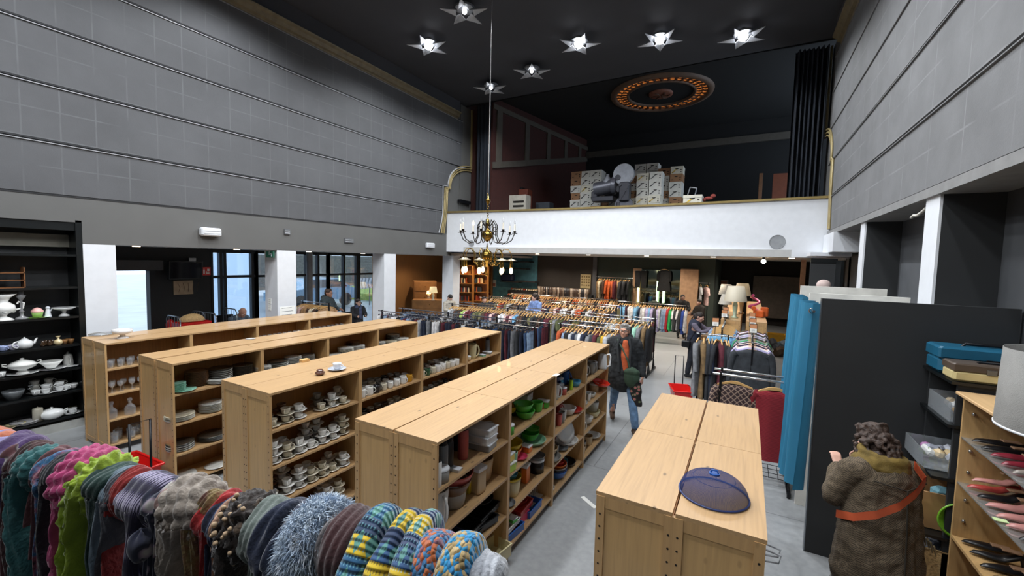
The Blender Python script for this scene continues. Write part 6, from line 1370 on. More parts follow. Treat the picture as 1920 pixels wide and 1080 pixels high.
m.tube([(1.19*cos(k*PI/36), 1.19*sin(k*PI/36), -.03) for k in range(72)], .014, 5, closed=True)
m.build('tracery', mat('tracery_brown', '#4A3020', .6), md)
m = MB(); m.lathe([(.36, 0), (.35, -.05), (.3, -.07), (.0005, -.07)], 24)
m.build('centre_disc', mat('centre_brown', '#7A4C3C', .6), md)
m = MB()
for k in range(6): m.tube([(.05*cos(k*PI/3), .05*sin(k*PI/3), -.075), (.2*cos(k*PI/3+.3), .2*sin(k*PI/3+.3), -.085), (.28*cos(k*PI/3), .28*sin(k*PI/3), -.075)], .02, 6)
m.build('centre_petals', mat('tracery_brown', '#4A3020', .6), md)
# ================================================================ BLACK SHELVING IN THE LEFT RECESS
bs = empty('shelving_unit', (0, 0, 0), 0, 'tall black shelving filled with white crockery in the left wall recess', 'shelving'); BG = M_['blackg']
MB().box((-8.93, 2.35, .12), (XL+.0, 2.418, 3.05)).build('side_panel', BG, bs); MB().box((-8.93, .02, .12), (XL, .06, 3.05)).build('side_panel', BG, bs)
MB().box((-8.95, .02, .12), (-8.93, 2.41, 3.05)).build('back_panel', M_['black'], bs); MB().box((XL-.06, .06, 2.9), (XL-.02, 2.35, 3.05)).build('header', BG, bs); MB().box((XL-.3, .06, 2.66), (XL-.28, 2.35, 2.84)).build('light_pelmet', mat('pelmet_grey', '#6E6C62', .5), bs)
ZK = [2.555, 2.09, 1.66, 1.245, .895, .56, .19]
for z in ZK: MB().box((-8.93, .06, z-.03), (XL-.01, 2.35, z)).build('shelf', BG, bs)
WH = C('#D6D8D8')
def on(u, v, k, back=.0):
    z = ZK[k]; q = ax(u, v, XL-.12-back); return V((XL-.12-back, q.y, z))
def vase(name, label, cat, prof, col, pos, extra=None, n=20, sc=1, rz=0):
    ps = [(None, MB().lathe(prof, n), CE, True)]+([(nm, mb, CE, True) for nm, mb in extra] if extra else [])
    o = mk(name, label, cat, ps); o.location = pos; o.scale = (sc,)*3; o.rotation_euler = (0, 0, rz); o.color = (*(C(col) if isinstance(col, str) else col), 1)
    for k in KIDS.get(o.name, []): k.color = o.color
    return o
m = MB()
for z in (0, .1, .2): m.box((-.08, -.13, z), (.08, .13, z+.012))
for y in (-.13, .12): m.box((-.08, y, 0), (.08, y+.012, .28-.0))
o = m.build('wooden_rack', M_['dwood']); tag(o, 'small brown wooden rack on the second-highest black shelf', 'rack'); o.location = on(17, 530, 1)
fl = MB()
for k in range(12): fl.sph((.09*cos(k*.52), .09*sin(k*.52), .12+.02*(k % 3)), .028, 8)
vase('ornate_vase', 'ornate white porcelain vase with applied flowers and scroll handles, left edge', 'vase', [(.0005, 0), (.1, 0), (.08, .02), (.03, .05), (.04, .08), (.12, .13), (.11, .2), (.05, .25), (.07, .3), (.13, .35), (.12, .35), (.05, .29), (.0005, .25)], '#E4E5E3', on(6, 590, 2),
  [('flowers', fl), ('handle', MB().tube([(0, .1, .13), (0, .18, .15), (0, .19, .22), (0, .14, .24), (0, .13, .21)], .012, 8)), ('handle', MB().tube([(0, -.1, .13), (0, -.18, .15), (0, -.19, .22), (0, -.14, .24)], .012, 8))])
vase('candlestick', 'grey metal candlestick on the black shelf beside the ornate vase', 'candlestick', [(.0005, 0), (.07, 0), (.06, .02), (.02, .04), (.018, .09), (.03, .1), (.015, .12), (.014, .26), (.03, .28), (.05, .32), (.03, .33), (.03, .38), (.0005, .38)], '#77787A', on(41, 592, 2))
cpk = vase('cupcake_pot', 'green and pink cupcake-shaped pot on a green plate', 'pot', [(.0005, 0), (.045, 0), (.06, .065), (.055, .07), (.0005, .07)], '#93B56A', on(70, 590, 2)+V((0, 0, .012)))
o_ = MB().lathe([(.062, .07), (.06, .09), (.04, .115), (.015, .13), (.0005, .135)], 20).build('lid', mat('frosting_pink', '#D9A6A0', .3), cpk); o_['label'] = 'pink frosting-shaped lid'
put(plate, on(70, 590, 2), 0, 'green plate below the cupcake-shaped pot', col=C('#8FB55A'), scale=(1, 1, .6))
fig = MB(); fig.sph((0, 0, .13), .025, 10); capsule(fig, (0, 0, .02), (0, .0, .1), .035, .022, 10); capsule(fig, (0, .02, .08), (0, .045, .12), .01, .008, 8)
vase('figurine', 'small white porcelain figurine beside the green plate', 'figurine', [(.0005, 0), (.04, 0), (.035, .02), (.0005, .03)], '#D5DAE2', on(90, 588, 2), [('figure', fig)])
vase('cake_stand', 'white footed cake stand on the black shelf near the white pillar', 'cake stand', [(.0005, 0), (.06, 0), (.05, .015), (.02, .04), (.025, .075), (.08, .09), (.135, .125), (.13, .125), (.07, .1), (.0005, .09)], '#DADCDC', on(120, 585, 2))
tp = put(TP, on(46, 645, 3), 2.0, 'white glazed teapot with looped handle on the fourth black shelf', col=WH, scale=1.25)
for k, (u, c, l) in enumerate(((5, '#8E9BC0', 'blue and white cup at left edge of the fourth black shelf'), (24, '#A9A7B8', 'greyish cup left of the white teapot'))): put(cup, on(u, 648, 3), .5, l, col=C(c), scale=1.2)
for k, u in enumerate((80, 86, 93, 99)): vase('small_vase', f'tiny dark gilt vase, {OR[k]} right of the white teapot', 'vase', [(.0005, 0), (.02, 0), (.03, .03), (.015, .06), (.018, .08), (.0005, .08)], '#3A2A1C', on(u, 645, 3, .03*(k % 2)))
vase('painted_vase', 'small round white vase with golden neck on the fourth black shelf', 'vase', [(.0005, 0), (.03, 0), (.05, .035), (.04, .07), (.012, .085), (.015, .11), (.03, .13), (.0005, .13)], '#C9B78E', on(109, 637, 3)); 
for k, u in enumerate((121, 128, 133)): vase('gilt_cup', f'small gilt brown cup, {OR[k]} of three near the end of the fourth black shelf', 'cup', [(.0005, 0), (.02, 0), (.025, .03), (.035, .06), (.03, .06), (.0005, .02)], '#7A5530', on(u, 637, 3, .04*(k % 2)), sc=1.1)
tur = [(.0005, 0), (.07, 0), (.06, .015), (.035, .04), (.05, .05), (.13, .09), (.14, .12), (.145, .13), (.1, .16), (.05, .18), (.02, .19), (.025, .21), (.0005, .215)]
hd = lambda s_: ('handle', MB().tube([(0, s_*.135, .11), (0, s_*.18, .13), (0, s_*.18, .155), (0, s_*.14, .15)], .009, 6))
vase('soup_tureen', 'white footed soup tureen with lid and handles on the fifth black shelf', 'tureen', tur, '#DCDDD9', on(42, 695, 4)+V((0, 0, .012)), [hd(1), hd(-1)])
put(plate, on(42, 697, 4), 0, 'large white oval plate under the soup tureen', col=WH, scale=1.25)
vase('salad_bowl', 'white conical bowl stacked on a dish on the fifth black shelf', 'bowl', [(.0005, 0), (.05, 0), (.055, .01), (.125, .1), (.12, .1), (.05, .018), (.0005, .015)], '#DFE0DC', on(96, 690, 4)+V((0, 0, .03)))
put(plate, on(98, 692, 4), 0, 'white wide dish under the conical bowl', col=WH, scale=(1.2, 1.2, 1.6))
vase('coffee_pot', 'tall white coffee pot with lid near the end of the fifth black shelf', 'coffee pot', [(.0005, 0), (.055, 0), (.06, .02), (.05, .14), (.045, .16), (.05, .17), (.015, .19), (.015, .21), (.0005, .215)], '#B9B9B4', on(128, 678, 4, .1), [('handle', handle(.05, .04, .14, .04, .007))])
put(saucer, on(132, 683, 4), 0, 'white flat saucer below the tall coffee pot', col=WH, scale=1.2); put(cup, on(1, 700, 4), 0, 'white cup at the left edge of the fifth black shelf', col=WH, scale=1.2)
vase('glass_bowl', 'large dark clear bowl with wide handles on the sixth black shelf', 'bowl', [(.0005, 0), (.06, 0), (.1, .09), (.11, .13), (.105, .13), (.055, .01), (.0005, .008)], '#5B5F62', on(25, 740, 5), [hd(1), hd(-1)])
for k, (u, back, n) in enumerate(((67, .0, 1), (66, .12, 3), (86, .0, 2), (92, .12, 3), (112, .0, 2), (113, .12, 2), (127, .0, 1), (138, .0, 1))):
    q = on(u, 735-.03*u, 5, back)
    for j in range(n):
        if n > 1 and j == 0: put(saucer, q, 0, f'white saucer, stack {OR[k]} from left on the sixth black shelf', 'crockery on the sixth black shelf', WH, 1.2)
        put(cup, q+V((0, 0, .01+j*.055)), R.uniform(0, 6), f'white cup, {["lower", "middle", "upper"][j]} in stack {OR[k]} from left on the sixth black shelf', 'crockery on the sixth black shelf', C('#CFCEC8') if back else WH, 1.2)
vase('canister_tall', 'tall cream canister with knob on the lowest black shelf', 'canister', [(.0005, 0), (.055, 0), (.055, .17), (.05, .19), (.01, .2), (.0005, .21)], '#BDB8A8', on(71, 780, 6))
vase('casserole', 'white lidded casserole with handles on the lowest black shelf', 'casserole', [(.0005, 0), (.09, 0), (.125, .04), (.13, .09), (.11, .115), (.05, .14), (.015, .145), (.02, .16), (.0005, .165)], '#E1E3E3', on(97, 782, 6), [('handle', MB().tube([(0, .12, .08), (0, .165, .1), (0, .165, .07), (0, .12, .06)], .01, 6)), ('handle', MB().tube([(0, -.12, .08), (0, -.165, .1), (0, -.165, .07), (0, -.12, .06)], .01, 6))])
put(saucer, on(136, 766, 6), 0, 'white saucer near the right end of the lowest black shelf', col=WH, scale=1.3); put(cup, on(136, 766, 6)+V((0, 0, .012)), .3, 'white patterned cup near the right end of the lowest black shelf', col=WH, scale=1.2)
put(cup, on(136, 766, 6, .14), .3, 'brownish cup at the back right of the lowest black shelf', col=C('#6E6A55'), scale=1.2); put(TP, on(117, 772, 6, .03), .3, 'small white teapot right of the casserole', col=WH, scale=.7)
for j in range(3): put(plate, on(46, 790, 6)+V((0, 0, .012*j)), 0, f'grey-white plate, {OR[j]} from bottom left of the tall canister', col=C('#AFAFB0'), scale=1.1)
for j in range(2): put(saucer, on(30, 797, 6)+V((0, 0, .014*j)), 0, f'yellowish small dish, {["lower", "upper"][j]} one at the left of the lowest black shelf', col=C('#C9BF96'), scale=1.3)
put(plate, on(6, 795, 6)+V((0, 0, .0)), 0, 'beige plate at the left end of the lowest black shelf', col=C('#A9A089'), scale=1.1)
# ================================================================ RIGHT: BLACK SHELF, SHOE CABINET, LAMP
rb = empty('wall_shelf', (0, 0, 0), 0, 'black open shelf unit standing against the black booth panel', 'shelf'); ZR = [.30, .72, 1.16, 1.55, 1.86]
MB().box((1.80, 4.08, 0), (1.83, 4.64, 1.86)).build('back_panel', M_['black'], rb); MB().box((1.34, 4.10, 0), (1.80, 4.125, 1.86)).build('side_panel', M_['black'], rb); MB().box((1.34, 4.615, 0), (1.80, 4.64, 1.86)).build('side_panel', M_['black'], rb)
for k, z in enumerate(ZR): MB().box((1.24 if k in (0, 1, 2) else 1.3, 4.08, z-.02), (1.80, 4.64, z)).build('shelf', BG, rb)
def case(loc, w, d, h, colm, trim, label, name, rz=0):
    r_ = empty(name, loc, rz, label, 'case'); MB().cbox((0, 0, h*.31), (w, d, h*.62), ch=.42).build('base', colm, r_); MB().cbox((0, 0, h*.77), (w*1.02, d*1.02, h*.44), ch=.3).build('lid', trim, r_); return r_
tl = mat('teal_plastic', '#185874', .4, coat=.2)
c_ = case((1.58, 4.47, 1.86), .56, .27, .21, tl, tl, 'teal blue plastic carrying case with black handle on the top black shelf', 'tool_case')
m = MB(); m.tube([(-.12, 0, .2), (-.1, 0, .225), (.1, 0, .225), (.12, 0, .2)], .013, 7); m.build('handle', M_['bmetal'], c_); MB().cbox((.02, -.137, .12), (.1, .015, .03), ch=.3).build('latch', M_['bmetal'], c_)
c_ = case((1.52, 4.2, 1.86), .42, .2, .13, mat('cream_plastic', '#C6B684', .4), mat('taupe_lid', '#4E4238', .4), 'cream plastic box with brown lid beside the teal case', 'storage_box')
MB().cbox((-.02, -.102, .085), (.05, .01, .035), ch=.3).build('clasp', M_['steel'], c_); MB().cbox((0, 0, .132), (.12, .03, .012), ch=.3).build('lid_grip', M_['bmetal'], c_)
def opbox(loc, w, d, h, ma, label, name, rz=0, cat='box', fill=None, th=.012):
    m = MB(); m.box((-w/2, -d/2, 0), (w/2, d/2, th)); m.box((-w/2, -d/2, th), (w/2, -d/2+th, h)); m.box((-w/2, d/2-th, th), (w/2, d/2, h)); m.box((-w/2, -d/2+th, th), (-w/2+th, d/2-th, h)); m.box((w/2-th, -d/2+th, th), (w/2, d/2-th, h))
    o = m.build(name, ma); tag(o, label, cat); o.location = loc; o.rotation_euler = (0, 0, rz)
    return o
def odd(loc, n, cols, lab, r=.05, spread=(.1, .1), grp=None):
    for k in range(n):
        m = MB(); m.cbox((0, 0, 0), (r*R.uniform(.8, 1.6), r*R.uniform(.7, 1.5), r*R.uniform(.7, 1.2)), ch=.6, M=Euler((R.uniform(0, 1), R.uniform(0, 1), R.uniform(0, 3))).to_matrix().to_4x4()); c = cols[k % len(cols)]
        o = m.build('trinket', mat('trinket_'+c[1], c[0], .5)); tag(o, f'{c[1]} small trinket, {OR[k]} one {lab}', 'trinket', grp); o.location = (loc[0]+R.uniform(-1, 1)*spread[0], loc[1]+R.uniform(-1, 1)*spread[1], loc[2]+R.uniform(0, .03))
opbox((1.44, 4.36, 1.55), .22, .42, .14, glassm('cloudy_plastic', (.95, .96, .97), .16), 'clear plastic tub full of trinkets under the teal case', 'plastic_tub', cat='tub', th=.006)
odd((1.44, 4.36, 1.60), 9, (('#8E4048', 'red'), ('#C9B79A', 'beige'), ('#C79A50', 'golden'), ('#D9D9D6', 'white')), 'in the clear tub under the teal case', .06, (.06, .15), 'trinkets in the upper tub')
o = MB().cbox((1.53, 4.14, 1.62), (.03, .12, .14), ch=.2).build('yellow_packet', mat('pale_yellow', '#C9C17A', .5)); tag(o, 'pale yellow packet beside the clear tub', 'packet')
opbox((1.37, 4.4, 1.165), .3, .40, .13, glassm('cloudy_plastic', (.95, .96, .97), .16), 'clear tub with bagged odds and ends, middle black shelf', 'plastic_tub', cat='tub', th=.006)
odd((1.37, 4.4, 1.22), 12, (('#B9BCC6', 'silvery'), ('#7F9A5A', 'green'), ('#8C8F9A', 'grey'), ('#CBB48A', 'tan'), ('#D9D9D6', 'white'), ('#A06A9A', 'mauve')), 'in the clear tub on the middle black shelf', .07, (.09, .14), 'bagged odds in the middle tub')
o = MB().cbox((1.40, 4.14, 1.22), (.1, .05, .11), ch=.2).build('small_wooden_box', mat('light_box', '#C2AE7C', .5)); tag(o, 'small pale box hanging at the corner of the middle black shelf', 'box')
cbx = opbox((1.40, 4.39, .725), .36, .42, .27, M_['card'], 'brown cardboard box with blue oval print on the black shelf', 'cardboard_box')
MB().cyl((-.1805, -.03, .135), (-.183, -.03, .135), .055, n=20).build('print', mat('print_blue', '#5A6FA0', .6), cbx)
o = MB().cbox((1.42, 4.38, .93), (.16, .1, .09), ch=.5).build('fabric_roll', mat('light_blue_cloth', '#8CC3D2', .8)); tag(o, 'light blue rolled cloth in the cardboard box', 'cloth')
m = MB(); m.lathe([(.0005, 0), (.1, .01), (.12, .03), (.135, .05), (.13, .05), (.1, .02), (.0005, .01)], 28, M=Euler((PI/2, 0, 0)).to_matrix().to_4x4()); m.lathe([(.128, .052), (.138, .05), (.13, .045)], 28, M=Euler((PI/2, 0, 0)).to_matrix().to_4x4())
o = m.build('green_platter', mat('lime_plastic', '#6FA82A', .35)); tag(o, 'round lime green platter leaning upright by the shoe cabinet', 'platter'); o.location = (1.43, 4.14, .86); o.rotation_euler = (0, 0, 0)
wk = opbox((1.34, 4.33, .305), .44, .46, .3, M_['wicker'], 'pale wicker basket on the lowest black shelf', 'wicker_basket', cat='basket', th=.018)
m = MB(); m.tube([(-.22, -.23, .3), (.22, -.23, .3), (.22, .23, .3), (-.22, .23, .3)], .014, 6, closed=True); m.build('rim', M_['wicker'], wk)
odd((1.36, 4.33, .5), 6, (('#3A3E46', 'dark'), ('#6E737C', 'grey')), 'in the wicker basket', .12, (.1, .12), 'things in the wicker basket')
# shoe cabinet: front towards -x
cw = pine('birch_ply', '#BE9A68', 'z', .85); sc_ = empty('shoe_cabinet', (0, 0, 0), 0, 'light wooden open cabinet full of shoes at the right edge', 'cabinet')
YN, YF, XF, XB, ZT = 2.55, 4.06, 1.36, 1.83, 1.80
MB().box((XF, YF-.02, 0), (XB, YF, ZT-.02)).build('side_panel', cw, sc_); MB().box((XF, YN, 0), (XB, YN+.02, ZT-.02)).build('side_panel', cw, sc_); MB().cbox(((XF+XB)/2-.02, (YN+YF)/2, ZT-.01), (XB-XF+.04, YF-YN+.02, .022), ch=.4).build('top_board', pine('birch_top', '#C9A679', 'y', .9), sc_)
MB().box((XB-.01, YN+.02, 0), (XB, YF-.02, ZT-.02)).build('back_panel', cw, sc_)
for z in (.12, .45, .78): MB().box((XF, YN+.02, z-.02), (XB-.01, YF-.02, z)).build('shelf', cw, sc_)
for z in (1.17, 1.49): g = MB().box((XF, YN+.02, z-.008), (XB-.01, YF-.02, z)).build('glass_shelf', glassm('shelf_glass', (.82, .8, .76), .15), sc_)
m = MB()
for z in (.9, 1.05, 1.66, 1.25, 1.40): m.sph((XF+.05, YF-.026, z), .012, 8); m.cyl((XF+.05, YF-.022, z), (XF+.05, YF-.045, z), .006, n=6)
m.build('shelf_pins', M_['chrome'], sc_)
def shoe(name, heel=.0, col='#141417', L=.26):
    def fn(a, b):     # a around, b along the length
        y = -L/2+L*b; w = (.032+.012*sin(PI*min(1, b*1.15)))*(sin(PI*min(1, max(0, b*.96+.03)))**.35); lift = heel*max(0, (.45-b)/.45)
        h = (.03+.035*max(0, .5-b))*sin(PI*min(1, max(.02, b)))**.3; c, s_ = cos(2*PI*a), sin(2*PI*a)
        return (w*c*(1 if s_ < 0 else .82), y, lift+.012+h*.5+h*.5*s_)
    m = MB(); m.grid(14, 14, fn, cu=True)
    if heel: m.cyl((0, -L*.42, 0), (0, -L*.4, heel+.01), .008, .02, 8)
    o = m.build(name, M_['leather'], None, True); tag(o, 'shoe', 'shoe')
    s_ = MB(); s_.cbox((0, -L*.2, heel*.75+.045), (.045, L*.34, .008), ch=.4); s_.build('insole', mat('insole_tan', '#8A6A50', .7), o); return o
SHO = [shoe('shoe'), shoe('heeled_shoe', .06)]
SHC = {'black': '#101013', 'dark red': '#7A2230', 'rose': '#B07A74', 'taupe': '#8A8078', 'grey blue': '#6E7880', 'red': '#9E3A34'}
for si, (z, seq) in enumerate(((1.49, ['black', 'black', 'dark red', 'dark red', 'taupe', 'grey blue', 'black', 'taupe']), (1.17, ['red', 'black', 'rose', 'rose', 'rose', 'black', 'black', 'taupe']), (.78, ['black', 'black', 'black', 'black', 'black', 'taupe', 'black', 'black']), (.45, ['black', 'taupe', 'black', 'rose']))):
    for k, c in enumerate(seq):
        put(SHO[1 if si == 1 else (k % 2 if si == 2 else 0)], (XF+.15, YF-.12-k*.125, z+.001), -PI/2+PI+R.uniform(-.1, .1)+PI*0, f'{c} shoe, {OR[k]} from far end on the {["upper glass", "lower glass", "wooden", "low wooden"][si]} shelf of the shoe cabinet', 'shoes in the wooden cabinet', C(SHC[c]))
put(SHO[1], (XF+.14, YF-.2, 1.25), (0, .2, PI/2), 'rose strappy shoe lying on top of others, lower glass shelf', col=C('#B07A74'))
o = MB().box((-.03, -.02, 0), (.03, .02, .004)).build('price_tag', mat('tag_green', '#BFD39A', .6)); tag(o, 'small green-white price tag on the lower glass shoe shelf', 'tag'); o.location = (XF+.02, YF-.55, 1.18)
fl_ = empty('table_lamp', (1.40, 3.02, ZT+.002), 0, 'large grey drum lampshade on a lamp standing on the shoe cabinet', 'table lamp')
MB().lathe([(.0005, 0), (.09, 0), (.09, .015), (.02, .03), (.018, .3), (.0005, .3)], 20).build('base', M_['steel'], fl_); gs = mat('grey_shade', '#7C7B78', .85, bump=.4, bs=250)
MB().lathe([(.26, .075), (.25, .46), (.246, .46), (.256, .075)], 48).build('lamp_shade', gs, fl_)
MB().lathe([(.2585, .065), (.2625, .065), (.2625, .077), (.2585, .077)], 48).build('shade_rim', M_['white'], fl_)
# ================================================================ BACK OF THE SHOP
for u0, u1, kd in ((1117, 1188, 0),):
    a, b = ay(1119, 517, 16.9), ay(1186, 517, 16.9)
    rail('clothes_rack', 'rack of orange and black festive clothes left of the mirrors', a.x, b.x, 16.9, 2.02, (0,), group='racks along the back wall')
    hangrow([SH[0], LONG[0]], ['black', 'rust', 'black', 'charcoal'], a.x+.05, b.x-.05, 16.9, 2.02, .11, 'rack left of the mirrors', seq=['leopard brown', 'cream', 'brown', 'orange', 'orange', 'rust', 'burgundy', 'tan'], jit=.3)
a, b = ay(1306, 523, 17.1), ay(1330, 523, 17.1)
rail('clothes_rack', 'short rack with red skirts right of the peach column', a.x, b.x, 17.2, 1.95, (0,), group='racks along the back wall')
hangrow([SH[1]], ['pale grey', 'rust', 'red', 'black'], a.x, b.x, 17.2, 1.95, .18, 'short rack right of the peach column', seq=['pale grey', 'pale pink', 'red', 'red'], jit=.4)
mir = mat('mirror_glass', '#6F7C74', .05, 1, var=.02); peach = mat('peach_column', '#C39E7E', .35, .3); tube_ = emis('tube_light', '#D8F5B8', 5)
def at17(u, v, y=17.3): return ay(u, v, y)
def frame_(u0, u1, v0, v1, y, name, ma, label, cat, d=.05):
    a, b = at17(u0, v0, y), at17(u1, v1, y); o = MB().cbox(((a.x+b.x)/2, y, (a.z+max(b.z, 0))/2), (b.x-a.x, d, a.z-max(b.z, 0)), ch=.15).build(name, ma); return tag(o, label, cat)
for k, (u0, u1) in enumerate(((1197, 1237), (1243, 1277))):
    frame_(u0, u1, 505, 640, 17.36, 'tall_mirror', mir, f'tall mirror with green lighting, {["left", "right"][k]} of two on the back wall', 'mirror')
MC_ = frame_(1188, 1196.5, 503, 640, 17.3, 'gilt_pillar', peach, 'slim peach gilt pillar left of the mirrors', 'pillar', .12)
frame_(1277, 1304, 504, 640, 17.25, 'wide_column', peach, 'wide peach rounded column right of the mirrors', 'column', .3)
for k, (u, v0) in enumerate(((1198, 526), (1234, 520), (1245, 532))):
    a, b = at17(u, v0, 17.25), at17(u, 568, 17.25); o = MB().box((a.x-.035, 17.22, max(b.z, .3)), (a.x+.035, 17.26, a.z)).build('light_tube', tube_); tag(o, f'vertical greenish light tube, {OR[k]} from left at the mirrors', 'light')
put(TR[0], (at17(1204, 505).x, 17.15, at17(1204, 505).z), .1, 'dark trousers hanging in front of the left mirror', col=C('#1B1A1C'), scale=(1.2, 1, .7)); put(LONG[0], (at17(1247, 505).x, 17.15, at17(1247, 505).z+.05), .05, 'black skirt hanging between the two mirrors', col=C('#18181A'), scale=(1, 1, .8))
# notice board with dots, wall pictures
a, b = ay(1089, 514, YB-.05), ay(1107, 541, YB-.05); m = MB(); m.box((a.x, YB-.06, b.z), (b.x, YB-.02, a.z))
for i in range(4):
    for j in range(4): x = a.x+(b.x-a.x)*(i+.7)/4.4; z = b.z+(a.z-b.z)*(j+1.1)/5; m.cyl((x, YB-.066, z), (x, YB-.06, z), .035, n=8, mi=1)
tag(m.build('poster', [mat('sand_poster', '#B9A67C', .8), mat('dot_brown', '#6E5C3A', .8)]), 'sand-coloured poster with a grid of dots on the dark back wall', 'poster')
a, b = ay(923, 524, YB-.12), ay(930, 538, YB-.12); o = MB().box((a.x, YB-.14, b.z), (b.x, YB-.11, a.z)).box((a.x+.03, YB-.145, b.z+.03), (b.x-.03, YB-.14, (a.z+b.z)/2), 1).build('notice', [M_['paper'], mat('notice_red', '#B06A60', .7)]); tag(o, 'white and red notice on the teal wall', 'notice')
for (u0, v0, u1, v1, c1, c2, l) in ((1339, 524, 1364, 553, '#B0705A', '#6E6458', 'large framed orange sunset print on the far dark wall'), (1336, 557, 1348, 572, '#8A857C', '#5E5A54', 'small framed grey print below the sunset print')):
    a, b = ay(u0, v0, 21.9), ay(u1, v1, 21.9); r_ = empty('framed_picture', ((a.x+b.x)/2, 21.95, (a.z+b.z)/2), 0, l, 'picture'); w, h = b.x-a.x, a.z-b.z
    MB().box((-w/2, -.03, -h/2), (w/2, .02, h/2)).build('frame', mat('silver_frame', '#8B8A85', .4), r_); MB().box((-w*.42, -.035, -.02), (w*.42, -.03, h*.42)).box((-w*.42, -.035, -h*.42), (w*.42, -.03, -.02), 1).build('print', [mat('pr'+c1[1:], c1, .8), mat('pr'+c2[1:], c2, .8)], r_)
# shoe display along the back wall
sd = empty('shoe_table', (0, 0, 0), 0, 'long black display shelf of shoes and boots along the dark back wall', 'display shelf')
a, b = ay(948, 548, 16.9), ay(1106, 560, 16.9)
MB().box((a.x, 16.7, 0), (b.x, 17.35, .98)).build('base', M_['black'], sd); MB().box((a.x, 17.1, .98), (b.x, 17.35, 1.22)).build('step', M_['black'], sd)
n = 34
for k in range(n):
    x = a.x+.15+(b.x-a.x-.3)*k/(n-1); c = R.choice(['#2A2A2E', '#5A4636', '#8E7A68', '#3A332E', '#C9B79A', '#6E6E72']) if k > 9 else R.choice(['#C9C4BA', '#B04A30', '#8E8880', '#C0B49A'])
    for j in (0, 1):
        put(SHO[0], (x, 16.95 if not j else 17.22, .985 if not j else 1.225), R.uniform(-.2, .2)+PI, f'dark or pale shoe, {OR[k]} from left in the {["front", "rear"][j]} line of the back wall display', 'shoes on the back wall display', C(c), (1.4, 1.1, 2.2))
bt = MB(); bt.lathe([(.05, .05), (.05, .2), (.06, .36), (.055, .36), (.045, .2), (.045, .06)], 12, (0, -.07, 0)); bt.sph((0, .02, .04), (.045, .12, .04), 12); BT = bt.build('boot', M_['leather'], None, True); tag(BT, 'boot', 'boot')
for k in range(30): put(BT, (a.x+1.6+(b.x-a.x-1.8)*k/29, 17.06, .985), PI+R.uniform(-.3, .3), f'dark boot, {OR[k]} from left on the back step of the display', 'boots on the back wall display', C(R.choice(['#2A2A2E', '#4A3A30', '#7A6A5C', '#B0A090'])), 1.35)
for k, (u, v, w, l) in enumerate(((955, 487, .5, 'upper left black wall shelf on the teal wall'), (985, 487, .5, 'upper right black wall shelf by the teal wall'), (970, 500, .9, 'black wall shelf in the middle with dark boots'), (958, 524, .8, 'black wall shelf carrying navy bag and yellow shoes'), (988, 524, .8, 'black wall shelf right of the navy bag'))):
    q = ay(u, v+4, 17.1); o = MB().cbox((q.x, 17.15, q.z), (w*1.2, .45, .05), ch=.2).build('wall_shelf', M_['black']); tag(o, l, 'shelf')
q = ay(952, 523, 17.1); o = MB().cbox((0, 0, .16), (.65, .3, .32), ch=.3).build('handbag', mat('navy_bag', '#1F2A4A', .6)); tag(o, 'navy bag on the black wall shelf by the teal wall', 'bag'); o.location = (q.x, 17.1, ay(958, 528, 17.1).z+.03)
# lamp row tops
q = az(1382, 585, 1.44)
lamp((-.2, 10.85, 1.442), 'big table lamp with white shade on green-white base, front of the lamp group', '#B8AF9C', .24, .17, .72, .34, '#A9B89E', .03)
lamp((-.42, 11.3, 1.442), 'small white-shaded lamp left of the big table lamp', '#A9A398', .15, .08, .5, .24, '#B9B2A0'); lamp((-.08, 11.9, 1.442), 'cream-shaded lamp behind the big table lamp', '#A8987A', .2, .13, .75, .3, '#8A6A40')
lamp((-.45, 12.1, 1.442), 'pale lamp behind at the left of the lamp group', '#9C978C', .17, .12, .7, .26, '#6E7A8A')
m = MB(); m.tube([(.13*cos(k*.5)*(1-k*.02), .13*sin(k*.5), .05+.02*k) for k in range(22)], .03, 7); o = m.build('toy_slide', mat('pink_plastic', '#C2507E', .35)); tag(o, 'pink spiral plastic toy on the far wooden row', 'toy'); o.location = (.2, 12.0, 1.45)
m = MB(); m.cbox((0, 0, .08), (.22, .2, .16), ch=.3); m.cyl((-.1, -.1, .2), (-.1, .1, .2), .05, n=10); m.cbox((.12, .12, .12), (.16, .14, .22), ch=.3); o = m.build('toy_castle', mat('orange_toy', '#D4622A', .35)); tag(o, 'orange plastic toy in front of the pink spiral toy', 'toy'); o.location = (.28, 11.4, 1.442)
m = MB(); m.cbox((0, 0, .05), (.12, .26, .05), ch=.5); m.tube([(0, .1, .05), (0, .2, .15), (.03, .1, .22)], .015, 6); o = m.build('desk_lamp', M_['steel']); tag(o, 'folded silver desk lamp at the near left corner of the far wooden row', 'lamp'); o.location = (-.36, 10.55, 1.442)
q = az(1352, 640, 0); o = MB().cbox((-.62, 10.9, .5), (.5, .6, 1.0), ch=.05).build('brown_box', M_['card']); tag(o, 'tall brown box left of the far wooden row', 'box')
yb = opbox((.95, 16.5, .0), .5, .4, .4, mat('yellow_crate', '#B58A1E', .5), 'yellow crate on the floor right of the far wooden row', 'yellow_crate', cat='crate')
o = MB().cbox((1.0, 17.5, .05), (1.5, .5, .1), ch=.3).build('green_pallet', mat('green_dark', '#3E4A30', .8)); tag(o, 'low green bench on the floor by the far wall', 'bench')
odd((1.2, 15.3, .12), 12, (('#4A3A2C', 'brown'), ('#3C4046', 'dark'), ('#8A7A5C', 'beige'), ('#5A6A78', 'blue-grey')), 'in the heap on the floor by the far right wall', .26, (.35, .9), 'heap on the floor at the far right')
